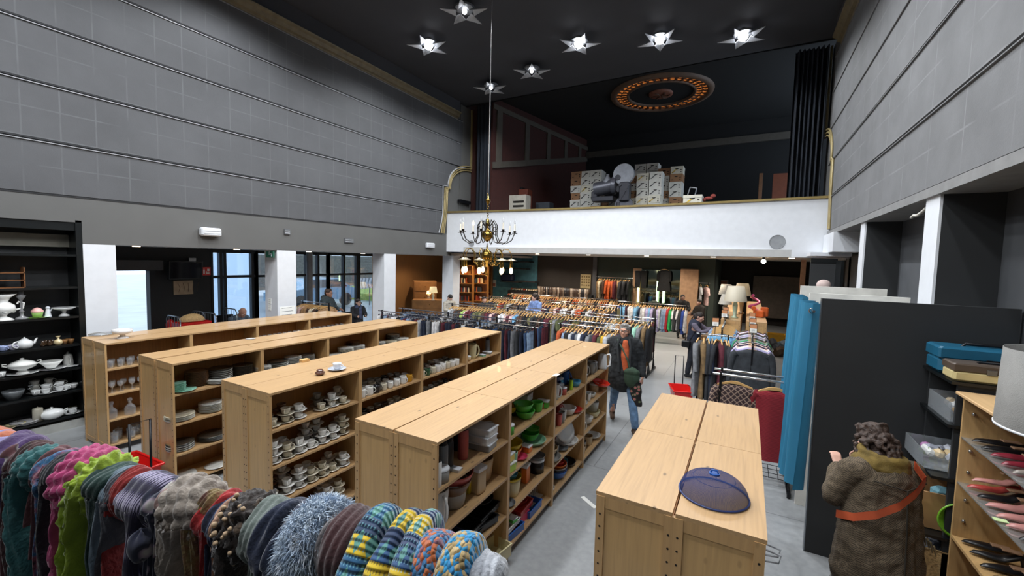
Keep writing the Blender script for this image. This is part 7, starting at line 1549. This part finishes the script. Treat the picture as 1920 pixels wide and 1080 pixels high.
# black cabinet at the balcony's right end with a round white thing
kb_ = empty('tall_cabinet', (0, 0, 0), 0, 'tall black open cabinet below the right end of the balcony', 'cabinet'); MB().box((1.02, 9.62, 0), (1.42, 9.66, 2.76)).build('side_panel', M_['black'], kb_); MB().box((1.40, 9.1, 0), (1.44, 9.62, 2.76)).build('side_panel', BG, kb_); MB().box((1.0, 9.1, 2.2), (1.40, 9.62, 2.23)).build('shelf', M_['steel'], kb_); MB().box((1.02, 9.6, 2.72), (1.42, 9.62, 2.8)).build('top', BG, kb_)
m = MB(); m.sph((0, 0, .09), (.11, .1, .1), 16); m.lathe([(.0005, 0), (.06, 0), (.07, .03), (.0005, .04)], 16); o = m.build('foam_head', mat('foam_pink', '#C9B4AE', .8)); tag(o, 'round pale foam head form on the black cabinet shelf', 'foam head'); o.location = (1.2, 9.3, 2.232)
# floor litter near the low row
q = az(1104, 942, 0); o = MB().box((-.12, -.025, 0), (.12, .025, .004)).build('paper_strip', M_['paper']); tag(o, 'crumpled white printed strip on the floor beside the low bookcases', 'paper'); o.location = q; o.rotation_euler = (0, 0, -.6)
q = az(1090, 1073, 0); m = MB(); m.cyl((0, 0, .02), (.2, 0, .02), .018, .014, 8); m.cbox((.28, 0, .02), (.16, .05, .02), ch=.4); o = m.build('pan_handle', M_['dwood']); tag(o, 'brown handled utensil sticking out at the low bookcase, bottom of picture', 'utensil'); o.location = (-.98, 2.1, .1)
# small things on hooks / white frames right of low row
m = MB()
for k in range(2): m.tube([(0, k*.05, 0), (.07, k*.05, .01), (.08, k*.05, .05), (.01, k*.05, .06)], .005, 5)
o = m.build('wire_rack', M_['white']); tag(o, 'white wire rack sticking out at the right side of the low bookcases', 'wire rack'); o.location = (.137, 2.35, 1.2)
# ================================================================ SCARVES IN THE FOREGROUND
RZ = 2.112; RA, RB_ = V((-2.75, .0873, RZ)), V((-.12, .5868, RZ)); RD_ = (RB_-RA).normalized(); RN = V((RD_.y, -RD_.x, 0))  # RN points to the camera side
def railpos(u):
    # point of the rail seen in picture column u (top of the rolls)
    best = None
    for k in range(600):
        p = RA.lerp(RB_, k/599); c = p+V((0, 0, .05))-CAMP; z = c.dot(CFW)
        if z < .05: continue
        e = abs(960+CF*c.dot(CR)/z-u)
        if best is None or e < best[0]: best = (e, (p-RA).length)
    return best[1]
rk = empty('scarf_rack', (0, 0, 0), 0, 'metal rail on posts carrying the knitted scarves in the foreground', 'rack')
MB().cyl(RA, RB_, .016, n=10).build('rail', M_['steel'], rk)
for f_ in (.02, .97):
    p = RA.lerp(RB_, f_); m = MB(); m.cyl((p.x, p.y, 1.0), p, .018, n=8); m.box((p.x-.03, p.y-.3, 1.0), (p.x+.03, p.y+.0, 1.03)); m.build('post', M_['steel'], rk)
def smat(name, kind, c):
    t = NT(name); cols = [tuple(q*.72 for q in C(k)) for k in c]; b = t.b; b.inputs['Roughness'].default_value = .95; b.inputs['Sheen Weight'].default_value = .3
    uv = t.co('UV', (1, 1, 1)); L = t.L
    nz = t.n('ShaderNodeTexNoise'); nz.inputs['Scale'].default_value = 120; L(t.co(), nz.inputs['Vector'])
    if kind == 'plain':
        n2 = t.n('ShaderNodeTexNoise'); n2.inputs['Scale'].default_value = 25; n2.inputs['Detail'].default_value = 5; L(t.co(), n2.inputs['Vector'])
        L(t.ramp(n2.outputs['Fac'], [(.3, tuple(k*.75 for k in cols[0])), (.7, tuple(min(1, k*1.15) for k in cols[0]))]), b.inputs['Base Color']); t.bump(nz.outputs['Fac'], .6, .004)
    elif kind == 'mix':
        n2 = t.n('ShaderNodeTexNoise'); n2.inputs['Scale'].default_value = 22; n2.inputs['Detail'].default_value = 4; L(t.co(), n2.inputs['Vector'])
        L(t.ramp(n2.outputs['Fac'], [(.36+.3*i/max(1, len(cols)-1), k) for i, k in enumerate(cols)]), b.inputs['Base Color']); t.bump(nz.outputs['Fac'], .7, .005)
    elif kind == 'stripe':
        w = t.n('ShaderNodeTexNoise'); w.noise_dimensions = '1D'; w.inputs['Scale'].default_value = 9; sp = t.n('ShaderNodeSeparateXYZ'); L(uv, sp.inputs[0]); L(sp.outputs[1], w.inputs['W'])
        r_ = t.n('ShaderNodeValToRGB'); r_.color_ramp.interpolation = 'CONSTANT'; e = r_.color_ramp.elements
        while len(e) < len(cols): e.new(.5)
        for i, k in enumerate(cols): e[i].position = .3+.4*i/len(cols); e[i].color = (*k, 1)
        L(w.outputs['Fac'], r_.inputs[0]); L(r_.outputs[0], b.inputs['Base Color']); t.bump(nz.outputs['Fac'], .5, .004)
    elif kind == 'plaid':
        sp = t.n('ShaderNodeSeparateXYZ'); L(uv, sp.inputs[0]); o = []
        for i, f_ in ((0, 26), (1, 5)):
            m1 = t.n('ShaderNodeMath', operation='MULTIPLY'); m1.inputs[1].default_value = f_; L(sp.outputs[1-i], m1.inputs[0]); s_ = t.n('ShaderNodeMath', operation='SINE'); m2 = t.n('ShaderNodeMath', operation='MULTIPLY'); m2.inputs[1].default_value = 6.283; L(m1.outputs[0], m2.inputs[0]); L(m2.outputs[0], s_.inputs[0]); o.append(s_.outputs[0])
        ad = t.n('ShaderNodeMath', operation='ADD'); L(o[0], ad.inputs[0]); L(o[1], ad.inputs[1]); L(t.ramp(ad.outputs[0], [(0, cols[0]), (.6, cols[1]), (.95, cols[2])]), b.inputs['Base Color']); t.bump(nz.outputs['Fac'], .3, .003)
    elif kind == 'floral':
        v = t.n('ShaderNodeTexVoronoi'); v.inputs['Scale'].default_value = 26; L(t.co(), v.inputs['Vector']); L(t.ramp(v.outputs['Distance'], [(.2, cols[1]), (.32, cols[2]), (.42, cols[0])]), b.inputs['Base Color'])
    elif kind == 'fairisle':
        # knitted bands round the roll; u runs along the width, v round the loop
        sp = t.n('ShaderNodeSeparateXYZ'); L(uv, sp.inputs[0]); M = lambda op, a, bb=None: t.n('ShaderNodeMath', operation=op)
        def math_(op, a, b_=None):
            n_ = t.n('ShaderNodeMath', operation=op)
            for i, q in enumerate((a, b_)):
                if q is None: continue
                if hasattr(q, 'is_linked'): L(q, n_.inputs[i])
                else: n_.inputs[i].default_value = q
            return n_.outputs[0]
        U, Vv = sp.outputs[1], sp.outputs[0]
        band = t.n('ShaderNodeValToRGB'); band.color_ramp.interpolation = 'CONSTANT'; e = band.color_ramp.elements
        st = [(0, 0), (.04, 1), (.11, 2), (.165, 0), (.22, 1), (.3, 0), (.36, 2), (.42, 1), (.78, 0), (.84, 2), (.9, 0)]
        while len(e) < len(st): e.new(.5)
        for i, (p_, ci) in enumerate(st): e[i].position = p_; e[i].color = (*cols[ci], 1)
        fr_ = math_('FRACT', math_('ADD', Vv, .0)); L(fr_, band.inputs[0])
        tri = math_('ABSOLUTE', math_('SUBTRACT', math_('FRACT', math_('MULTIPLY', U, 3)), .5)); tv_ = math_('ABSOLUTE', math_('SUBTRACT', math_('FRACT', math_('MULTIPLY', Vv, 10)), .5))
        mot = math_('LESS_THAN', math_('ADD', tri, tv_), .36)
        dots = math_('MULTIPLY', math_('GREATER_THAN', math_('SINE', math_('MULTIPLY', U, 70)), .35), math_('GREATER_THAN', math_('SINE', math_('MULTIPLY', Vv, 300)), .1))
        c1 = t.mix(mot, band.outputs[0], cols[3]); c2 = t.mix(math_('MULTIPLY', dots, .55), c1, cols[4]); L(c2, b.inputs['Base Color'])
        w = t.n('ShaderNodeTexWave', bands_direction='X'); w.inputs['Scale'].default_value = 16; L(uv, w.inputs['Vector']); t.bump(w.outputs['Fac'], .6, .006)
    elif kind == 'blocks':
        sp = t.n('ShaderNodeMapping'); sp.inputs['Scale'].default_value = (56, 11, 1); sp.inputs['Rotation'].default_value = (0, 0, .35); L(t.co('UV'), sp.inputs[0])
        v = t.n('ShaderNodeTexVoronoi'); v.inputs['Scale'].default_value = 1; L(sp.outputs[0], v.inputs['Vector']); se = t.n('ShaderNodeSeparateColor'); L(v.outputs['Color'], se.inputs[0])
        r_ = t.n('ShaderNodeValToRGB'); r_.color_ramp.interpolation = 'CONSTANT'; e = r_.color_ramp.elements
        while len(e) < len(cols): e.new(.5)
        for i, k in enumerate(cols): e[i].position = i/len(cols); e[i].color = (*k, 1)
        L(se.outputs[0], r_.inputs[0]); L(r_.outputs[0], b.inputs['Base Color']); t.bump(v.outputs['Distance'], .8, .008)
    return t.m
def scarf(u0, u1, r, ma, label, tex='smooth', tail=.75, tw=None, seed=0, tails=2, knot=False):
    """a scarf wound once round the rail with its ends hanging on the near side"""
    rr = random.Random(seed*7+3); s0, s1 = railpos(u0), railpos(u1); w = (s1-s0); sc = (s0+s1)/2; P0 = RA+RD_*sc
    um = (u0+u1)/2; r = .056 if um > 885 else .068 if um > 795 else (.08 if 690 < um < 800 else r*(.66 if um < 500 else .76)+(.006 if 560 < um < 690 else 0))
    root = empty('scarf', P0, 0, label, 'scarf', 'scarves on the foreground rail')
    ph = [rr.uniform(0, 6) for _ in range(6)]; k1 = rr.choice((2, 3)); tilt = rr.uniform(-.4, .4)
    def dispf(a, b):   # a round the loop or along the tail (metres*~2), b across the width
        if tex == 'smooth': return .005*sin(b*8+ph[0]+a*5)+.0035*sin(b*15+ph[1]-a*7)+.004*noise.noise(V((a*3, b*3, ph[2])))
        if tex == 'ribs': return .0042*abs(sin(b*15+ph[0]+1.1*sin(a*5+ph[1])))+.006*noise.noise(V((a*4, b*2, ph[2])))
        if tex == 'cable': return .011*abs(sin(b*9+ph[0]))*(.5+.5*abs(sin(a*26+b*5)))
        if tex == 'chunky':
            q = b*4.2+.35*sin(a*9+ph[0]); c = int(q); return .015*(abs(sin(PI*q))**.7)*(.35+.65*abs(sin(a*17+2.4*c))**.8)
        if tex == 'lumps': return .014*abs(noise.noise(V((a*9, b*5, ph[2]))))*2+.004*noise.noise(V((a*24, b*14, 3)))
        if tex == 'puffs': return .010*sin(b*PI)**.6+.004*noise.noise(V((a*5, b*3, ph[2])))+.0015*sin(a*120)*sin(b*60)
        return .004*noise.noise(V((a*6, b*6, 1)))
    fine = tex != 'smooth'; nb, na = (26, 84) if fine else (18, 48)
    prof = lambda b: (1-abs(2*b-1)**4)**.5
    def roll(a, b):
        th = 2*PI*a; e = prof(min(1, max(0, b))); lump = 1+.10*sin(k1*th+ph[3])+.07*sin(th+ph[5])
        rad = .017+(r-.017)*e*lump+dispf(a*2.2, b)*e
        x = (b-.5)*w*1.3+tilt*w*.5*sin(th+ph[4])
        return tuple(RD_*x+RN*(rad*cos(th))+V((0, 0, rad*sin(th)*(1.1 if sin(th) < 0 else 1))))
    m = MB(); m.grid(na, nb, roll, cu=True); m.build('wound_part', ma, root)
    tw = tw or w*.95
    for q in range(tails):
        off = (q-(tails-1)/2)*tw*.3; Lq = tail*rr.uniform(.85, 1.1); R_ = r*.42+.01*q; th0 = .02; arc_ = R_*th0; tot = arc_+Lq; sw_ = rr.uniform(-.06, .06); pq = rr.uniform(0, 6)
        def tl_(sd):
            def fn(a, b):
                s_ = b*tot; th_ = (.012 if not fine else .02)+.006*(tex in ('chunky', 'lumps', 'cable'))
                ww = tw*(.7-.3*math.exp(-((s_-arc_-.09)/.06)**2)-.12*b)      # gathered just below the roll
                x = (a-.5)*ww+off+sw_*b*b+.012*sin(b*7+pq)
                edge = sin(PI*min(1, max(0, a)))**.35; d = dispf(s_*2.6, a)
                fold = (.016*sin(a*2*PI*(1.3 if not fine else .8)+pq+b*2.5))*min(1, s_*8)
                out = sd*(th_*1.25*edge+max(d, -.008)*edge)+fold
                if s_ < arc_: t_ = th0*(1-s_/arc_); return tuple(RD_*x+(RN*cos(t_)+V((0, 0, sin(t_))))*(R_+out))
                return tuple(RD_*x+RN*(R_+out-.03*(s_-arc_)*q)+V((0, 0, -(s_-arc_))))
            return fn
        m = MB(); m.grid(16, 60 if fine else 30, tl_(1), uvf=lambda a, b: (b*1.5+.1, a)); m.grid(16, 30, tl_(-1), uvf=lambda a, b: (b*1.5+.1, a)); m.build('hanging_end', ma, root)
    if knot:
        m = MB(); c = RN*(r+.012)+V((0, 0, -r*1.35)); m.grid(24, 14, lambda a, b: tuple(c+RD_*((min(w*.42, .032)+.004*sin(b*18+a*9))*cos(2*PI*a)*sin(PI*b))+RN*(.024*sin(2*PI*a)*sin(PI*b))+V((0, 0, .03*cos(PI*b)+.005*sin(a*25)))), cu=True); m.build('knot', ma, root)
    if tex == 'fuzzy':
        m = MB()
        def spikes(n, fnp):
            for _ in range(n):
                p, nn = fnp(); d = (nn+V((rr.uniform(-1, 1), rr.uniform(-1, 1), rr.uniform(-1.2, .8)))*.8).normalized(); s_ = d.cross(V((rr.uniform(-1, 1), rr.uniform(-1, 1), .3))).normalized()*.0009; l = rr.uniform(.012, .028)
                k_ = d*l*.5+nn*.003; m.add([p-s_, p+s_, p+k_+s_*.8, p+k_-s_*.8, p+d*l+V((0, 0, -.006))], [(0, 1, 2, 3), (3, 2, 4)], 0)
        def pr1():
            th = rr.uniform(-.6, PI); b = rr.random(); rad = .017+(r-.017)*prof(b); n_ = RN*cos(th)+V((0, 0, sin(th))); return RD_*((b-.5)*w*1.25)+n_*rad, n_
        def pr2():
            x = rr.uniform(-.5, .5)*tw; b = rr.random(); return RD_*(x*.8)+RN*(r*.42+.03)+V((0, 0, -tail*b)), RN
        spikes(9000, pr1); spikes(6000, pr2); m.build('fringe', ma, root)
    if tex == 'lumps' and 'bobbles' in label:
        bm_ = mat('bobble_cream', '#B39A7C', .9)
        for _ in range(26):
            th = rr.uniform(-1.2, 1.6); b = rr.uniform(.1, .9); n_ = RN*cos(th)+V((0, 0, sin(th))); p = RD_*((b-.5)*w)+n_*(r+.012)
            MB().sph(p, rr.uniform(.003, .0055), 8).build('bobble', bm_, root)
    return root
S = [
 (-40, 12, .075, ('orange_wool', 'plain', ['#C9714E']), 'orange scarf at the very left end of the rail', 'ribs', .5, {}),
 (-8, 26, .08, ('lavender_wool', 'plain', ['#8E86B4']), 'lavender scarf next to the orange one at the left edge', 'smooth', .4, {}),
 (16, 48, .085, ('purple_fleece', 'plain', ['#4A2F66']), 'thick purple scarf with rolled loop near the left edge', 'smooth', .55, {}),
 (38, 60, .07, ('skull_print', 'floral', ['#5A2E34', '#A9A2A2', '#3A2026']), 'maroon scarf with pale printed motifs, right of the purple one', 'smooth', .6, {}),
 (56, 80, .068, ('brown_maroon', 'mix', ['#2C1A18', '#4A2326', '#1C1415']), 'brown maroon scarf between the printed and teal ones', 'ribs', .7, {}),
 (74, 98, .07, ('teal_cable', 'plain', ['#2F6E70']), 'teal cable-knit scarf with long ribbed tail', 'cable', .62, {}),
 (92, 110, .062, ('rose_brown', 'plain', ['#6E4448']), 'dusty rose scarf with pink patterned ends', 'smooth', .7, {}),
 (104, 122, .07, ('tie_dye', 'mix', ['#1F3A5E', '#3A78A6', '#A0566A', '#2A2433']), 'blue and pink mottled scarf left of the black one', 'smooth', .55, {}),
 (120, 146, .07, ('black_navy', 'plain', ['#171B26']), 'dark navy scarf with speckled weave', 'ribs', .6, {}),
 (142, 180, .085, ('pink_chunky', 'plain', ['#C2457E']), 'bright pink chunky knitted scarf', 'chunky', .75, dict(tails=1)),
 (174, 206, .082, ('lime_ruffle', 'plain', ['#9DB82E']), 'lime green ruffled scarf', 'lumps', .95, {}),
 (198, 230, .075, ('forest_knit', 'plain', ['#163C36']), 'dark green knitted scarf beside the lime one', 'ribs', .5, {}),
 (226, 240, .065, ('sky_grey', 'plain', ['#7F93A2']), 'thin pale blue-grey scarf between green and red', 'ribs', .3, {}),
 (236, 250, .07, ('grey_marl', 'plain', ['#55565E']), 'narrow dark grey scarf beside the red one', 'ribs', .3, {}),
 (244, 262, .072, ('red_wool', 'plain', ['#9E2420']), 'red scarf knotted below the rail, left one of two', 'ribs', .85, dict(tails=1)),
 (262, 312, .07, ('purple_plaid', 'plaid', ['#231E38', '#4A4372', '#B8B0CC']), 'purple and navy plaid scarf with a long checked end', 'ribs', .8, {}),
 (306, 332, .066, ('navy_floral', 'floral', ['#232840', '#C6C2BE', '#9A8A9A']), 'navy scarf with white flower print', 'smooth', .6, dict(knot=True)),
 (328, 345, .064, ('pale_pink_silk', 'plain', ['#B89A94']), 'pale pink thin scarf beside the flower print one', 'smooth', .4, {}),
 (338, 396, .078, ('taupe_cable', 'mix', ['#8B8076', '#A59A8E', '#6E645C']), 'taupe chunky cable-knit scarf', 'chunky', .85, {}),
 (392, 408, .064, ('brown_multi', 'mix', ['#5A3026', '#8E7A4A', '#7A3428']), 'brown and gold mottled narrow scarf', 'ribs', .5, {}),
 (404, 424, .066, ('bright_red', 'plain', ['#B01E20']), 'bright red scarf with long ends, right one of two', 'smooth', .95, {}),
 (420, 436, .062, ('navy_silk', 'stripe', ['#1B2238', '#232C48', '#5A6A90']), 'navy thin scarf between red and peach ones', 'smooth', .6, {}),
 (432, 452, .064, ('peach_silk', 'plain', ['#C49A80']), 'peach thin scarf with long straight end', 'smooth', .95, {}),
 (446, 494, .078, ('brown_popcorn', 'mix', ['#231A16', '#2E221C', '#1C1512', '#8A7460']), 'dark brown textured scarf with cream bobbles', 'lumps', .8, {}),
 (488, 530, .075, ('sage_rib', 'plain', ['#6A7670']), 'grey-green fine ribbed scarf', 'ribs', .55, dict(knot=True)),
 (522, 556, .085, ('navy_fleece', 'plain', ['#1E2A46']), 'navy fleece scarf, left thick fold', 'smooth', .55, dict(knot=True)),
 (550, 588, .088, ('navy_fleece2', 'plain', ['#202A44']), 'navy fleece scarf, right thick fold beside the fluffy one', 'smooth', .5, {}),
 (572, 622, .082, ('blue_fluff', 'mix', ['#A9C4E4', '#DCEAF8', '#BCD2EC', '#F4F8FF']), 'fluffy light blue scarf with long shaggy fibres', 'fuzzy', .6, dict(tails=1)),
 (622, 642, .07, ('off_white_fleece', 'plain', ['#9A9698']), 'grey-white fleece with a button, between fluffy and maroon scarves', 'smooth', .18, {}),
 (636, 688, .082, ('maroon_rib', 'plain', ['#3C1418']), 'maroon ribbed knitted scarf', 'ribs', .6, {}),
 (684, 730, .088, ('fairisle_blue', 'fairisle', ['#14365A', '#1F5C86', '#E0BE1E', '#5B9A8C', '#8FD0DC']), 'blue patterned knit with yellow bands, left bulge', 'puffs', .6, {}),
 (728, 770, .085, ('fairisle_yellow', 'fairisle', ['#16325A', '#E2C022', '#1D4E80', '#4F8C86', '#10203C']), 'blue patterned knit with yellow bands, middle bulge', 'puffs', .6, {}),
 (766, 806, .08, ('fairisle_navy', 'fairisle', ['#15305A', '#DDBB20', '#1D4A78', '#548E86', '#9ACBE0']), 'blue patterned knit with yellow bands, right bulge', 'puffs', .6, {}),
 (800, 846, .08, ('orange_blue_knit', 'blocks', ['#2E6EA0', '#C4622E', '#4A86B4', '#8E5A6A', '#D0703A']), 'orange and blue chunky knit scarf', 'puffs', .6, {}),
 (842, 892, .078, ('cyan_cream_knit', 'blocks', ['#1E86C0', '#C9AE78', '#2A9AD0', '#B39A66']), 'bright blue and cream chunky knit scarf', 'puffs', .6, {}),
 (888, 935, .075, ('grey_marl_knit', 'mix', ['#8C9098', '#B4B8BF', '#A2A6AD']), 'pale grey marled knit scarf at the right end of the rail', 'ribs', .6, {}),
]
for k, (u0, u1, r_, mm_, lab, tex, tail, kw) in enumerate(S): scarf(u0, u1, r_, smat(*mm_), lab, tex, tail, seed=k, **kw)
# ================================================================ LIGHT
def light(kind, loc, energy, col=(1, 1, 1), rot=(0, 0, 0), **k):
    l = bpy.data.lights.new(kind.lower()+'_light', kind); l.energy = energy; l.color = col
    for a, b in k.items(): setattr(l, a, b)
    o = bpy.data.objects.new(kind.lower()+'_light', l); COL.objects.link(o); o.location = loc; o.rotation_euler = rot; return o
WHT = (.94, .97, 1)
for (x, y, lit) in ST+[(-6.9, 4.2, 1), (-5.2, 4.4, 1), (-3.5, 5.2, 1), (-1.9, 5.4, 1), (-.3, 5.8, 1), (-5.2, 1.0, 1), (-3.4, 1.2, 1), (-1.6, 1.2, 1), (-.1, 1.6, 1), (-6.7, 1.0, 1), (-5, -2.2, 1), (-1.8, -2.2, 1)]:
    light('SPOT', (x, y, 7.40), 330*LK if lit else 170*LK, WHT, spot_size=2.7, spot_blend=.45, shadow_soft_size=.12)
for x in (-7.6, -5.9, -4.2, -2.5, -.8):
    for y in (12.3, 14.2, 16.2): light('SPOT', (x, y, 2.80), 115*LK, (1, .87, .72), spot_size=2.5, spot_blend=.8, shadow_soft_size=.06)
for x, y in ((.3, 13), (.3, 16), (.3, 19)): light('SPOT', (x, y, 2.80), 90*LK, (1, .87, .74), spot_size=2.5, spot_blend=.8, shadow_soft_size=.06)
for y in (3.6, 5.4, 7.2, 9.0, 10.8): light('SPOT', (-10.1, y, 2.68), 26*LK, (1, .93, .84), spot_size=2.6, spot_blend=.8, shadow_soft_size=.06)
for x, y in ((-10.8, 12.6), (-9.6, 14.2), (-9.0, 15.0)): light('SPOT', (x, y, 2.68), 110*LK, (1, .72, .46), spot_size=2.6, spot_blend=.8, shadow_soft_size=.06)
light('POINT', (-4.65, 7.33, 2.28), 10*LK, (1, .8, .55), shadow_soft_size=.3)
fx = empty('ceiling_spotlight', (.32, 11.6, 2.74), 0, 'bright bare spotlight hanging under the balcony edge at right', 'lamp'); MB().sph((0, 0, 0), .05, 12).build('bulb', emis('warm_bulb2', '#FFE8CC', 60), fx); MB().cyl((0, 0, .03), (0, 0, .1), .03).build('fitting', M_['bmetal'], fx)
m = 0
for x, y in ((-7.6, 11.9), (-5.9, 12.3), (-4.2, 12.3), (-2.5, 12.3), (-.8, 12.3), (.9, 12.0)):
    o = MB().cyl((x, y, 2.825), (x, y, 2.84), .06, n=14).build('downlight', emis('downlight_glow', '#FFE6C4', 6)); tag(o, f'recessed downlight under the balcony, {OR[m]} from left', 'downlight', 'downlights under the balcony'); m += 1
for k, y in enumerate((3.6, 5.4, 7.2, 9.0)):
    o = MB().cyl((-10.1, y, 2.705), (-10.1, y, 2.72), .06, n=14).build('downlight', emis('downlight_glow', '#FFE6C4', 6)); tag(o, f'recessed downlight in the aisle soffit, {OR[k]} from near end', 'downlight', 'downlights in the aisle')
# overcast daylight outside
w = bpy.data.worlds.new('world'); SC.world = w; w.use_nodes = True; nt = w.node_tree; bg = nt.nodes['Background']; tc = nt.nodes.new('ShaderNodeTexCoord'); nz = nt.nodes.new('ShaderNodeTexNoise'); nz.inputs['Scale'].default_value = 2
rp = nt.nodes.new('ShaderNodeValToRGB'); rp.color_ramp.elements[0].color = (.55, .72, .95, 1); rp.color_ramp.elements[1].color = (.85, .93, 1, 1)
nt.links.new(tc.outputs['Generated'], nz.inputs[0]); nt.links.new(nz.outputs['Fac'], rp.inputs[0]); nt.links.new(rp.outputs[0], bg.inputs[0]); bg.inputs[1].default_value = 2.3*SKYK
# ================================================================ CAMERA
cd = bpy.data.cameras.new('camera'); co_ = bpy.data.objects.new('camera', cd); COL.objects.link(co_); SC.camera = co_
cd.sensor_fit = 'HORIZONTAL'; cd.sensor_width = 36; cd.lens = CF/1920*36; cd.clip_start = .02; cd.clip_end = 300
Mx = Matrix((CR, CU, -CFW)).transposed().to_4x4(); Mx.translation = CAMP; co_.matrix_world = Mx
# prototypes that found no place
protos = [cup, mug, saucer, plate, tumbler, wineg, decanter, jar, TP, BC, BK, BT]+list(pr.values())+SH+JK+TR+SW+LONG+SHO+list(BX.values())
unused_out(*[p for p in protos if p.name not in USED])
vs_ = SC.view_settings; SC.display_settings.display_device = 'sRGB'; vs_.view_transform = 'Standard'; vs_.look = 'None'; vs_.gamma = 1; vs_.use_curve_mapping = False; vs_.exposure = EXPO
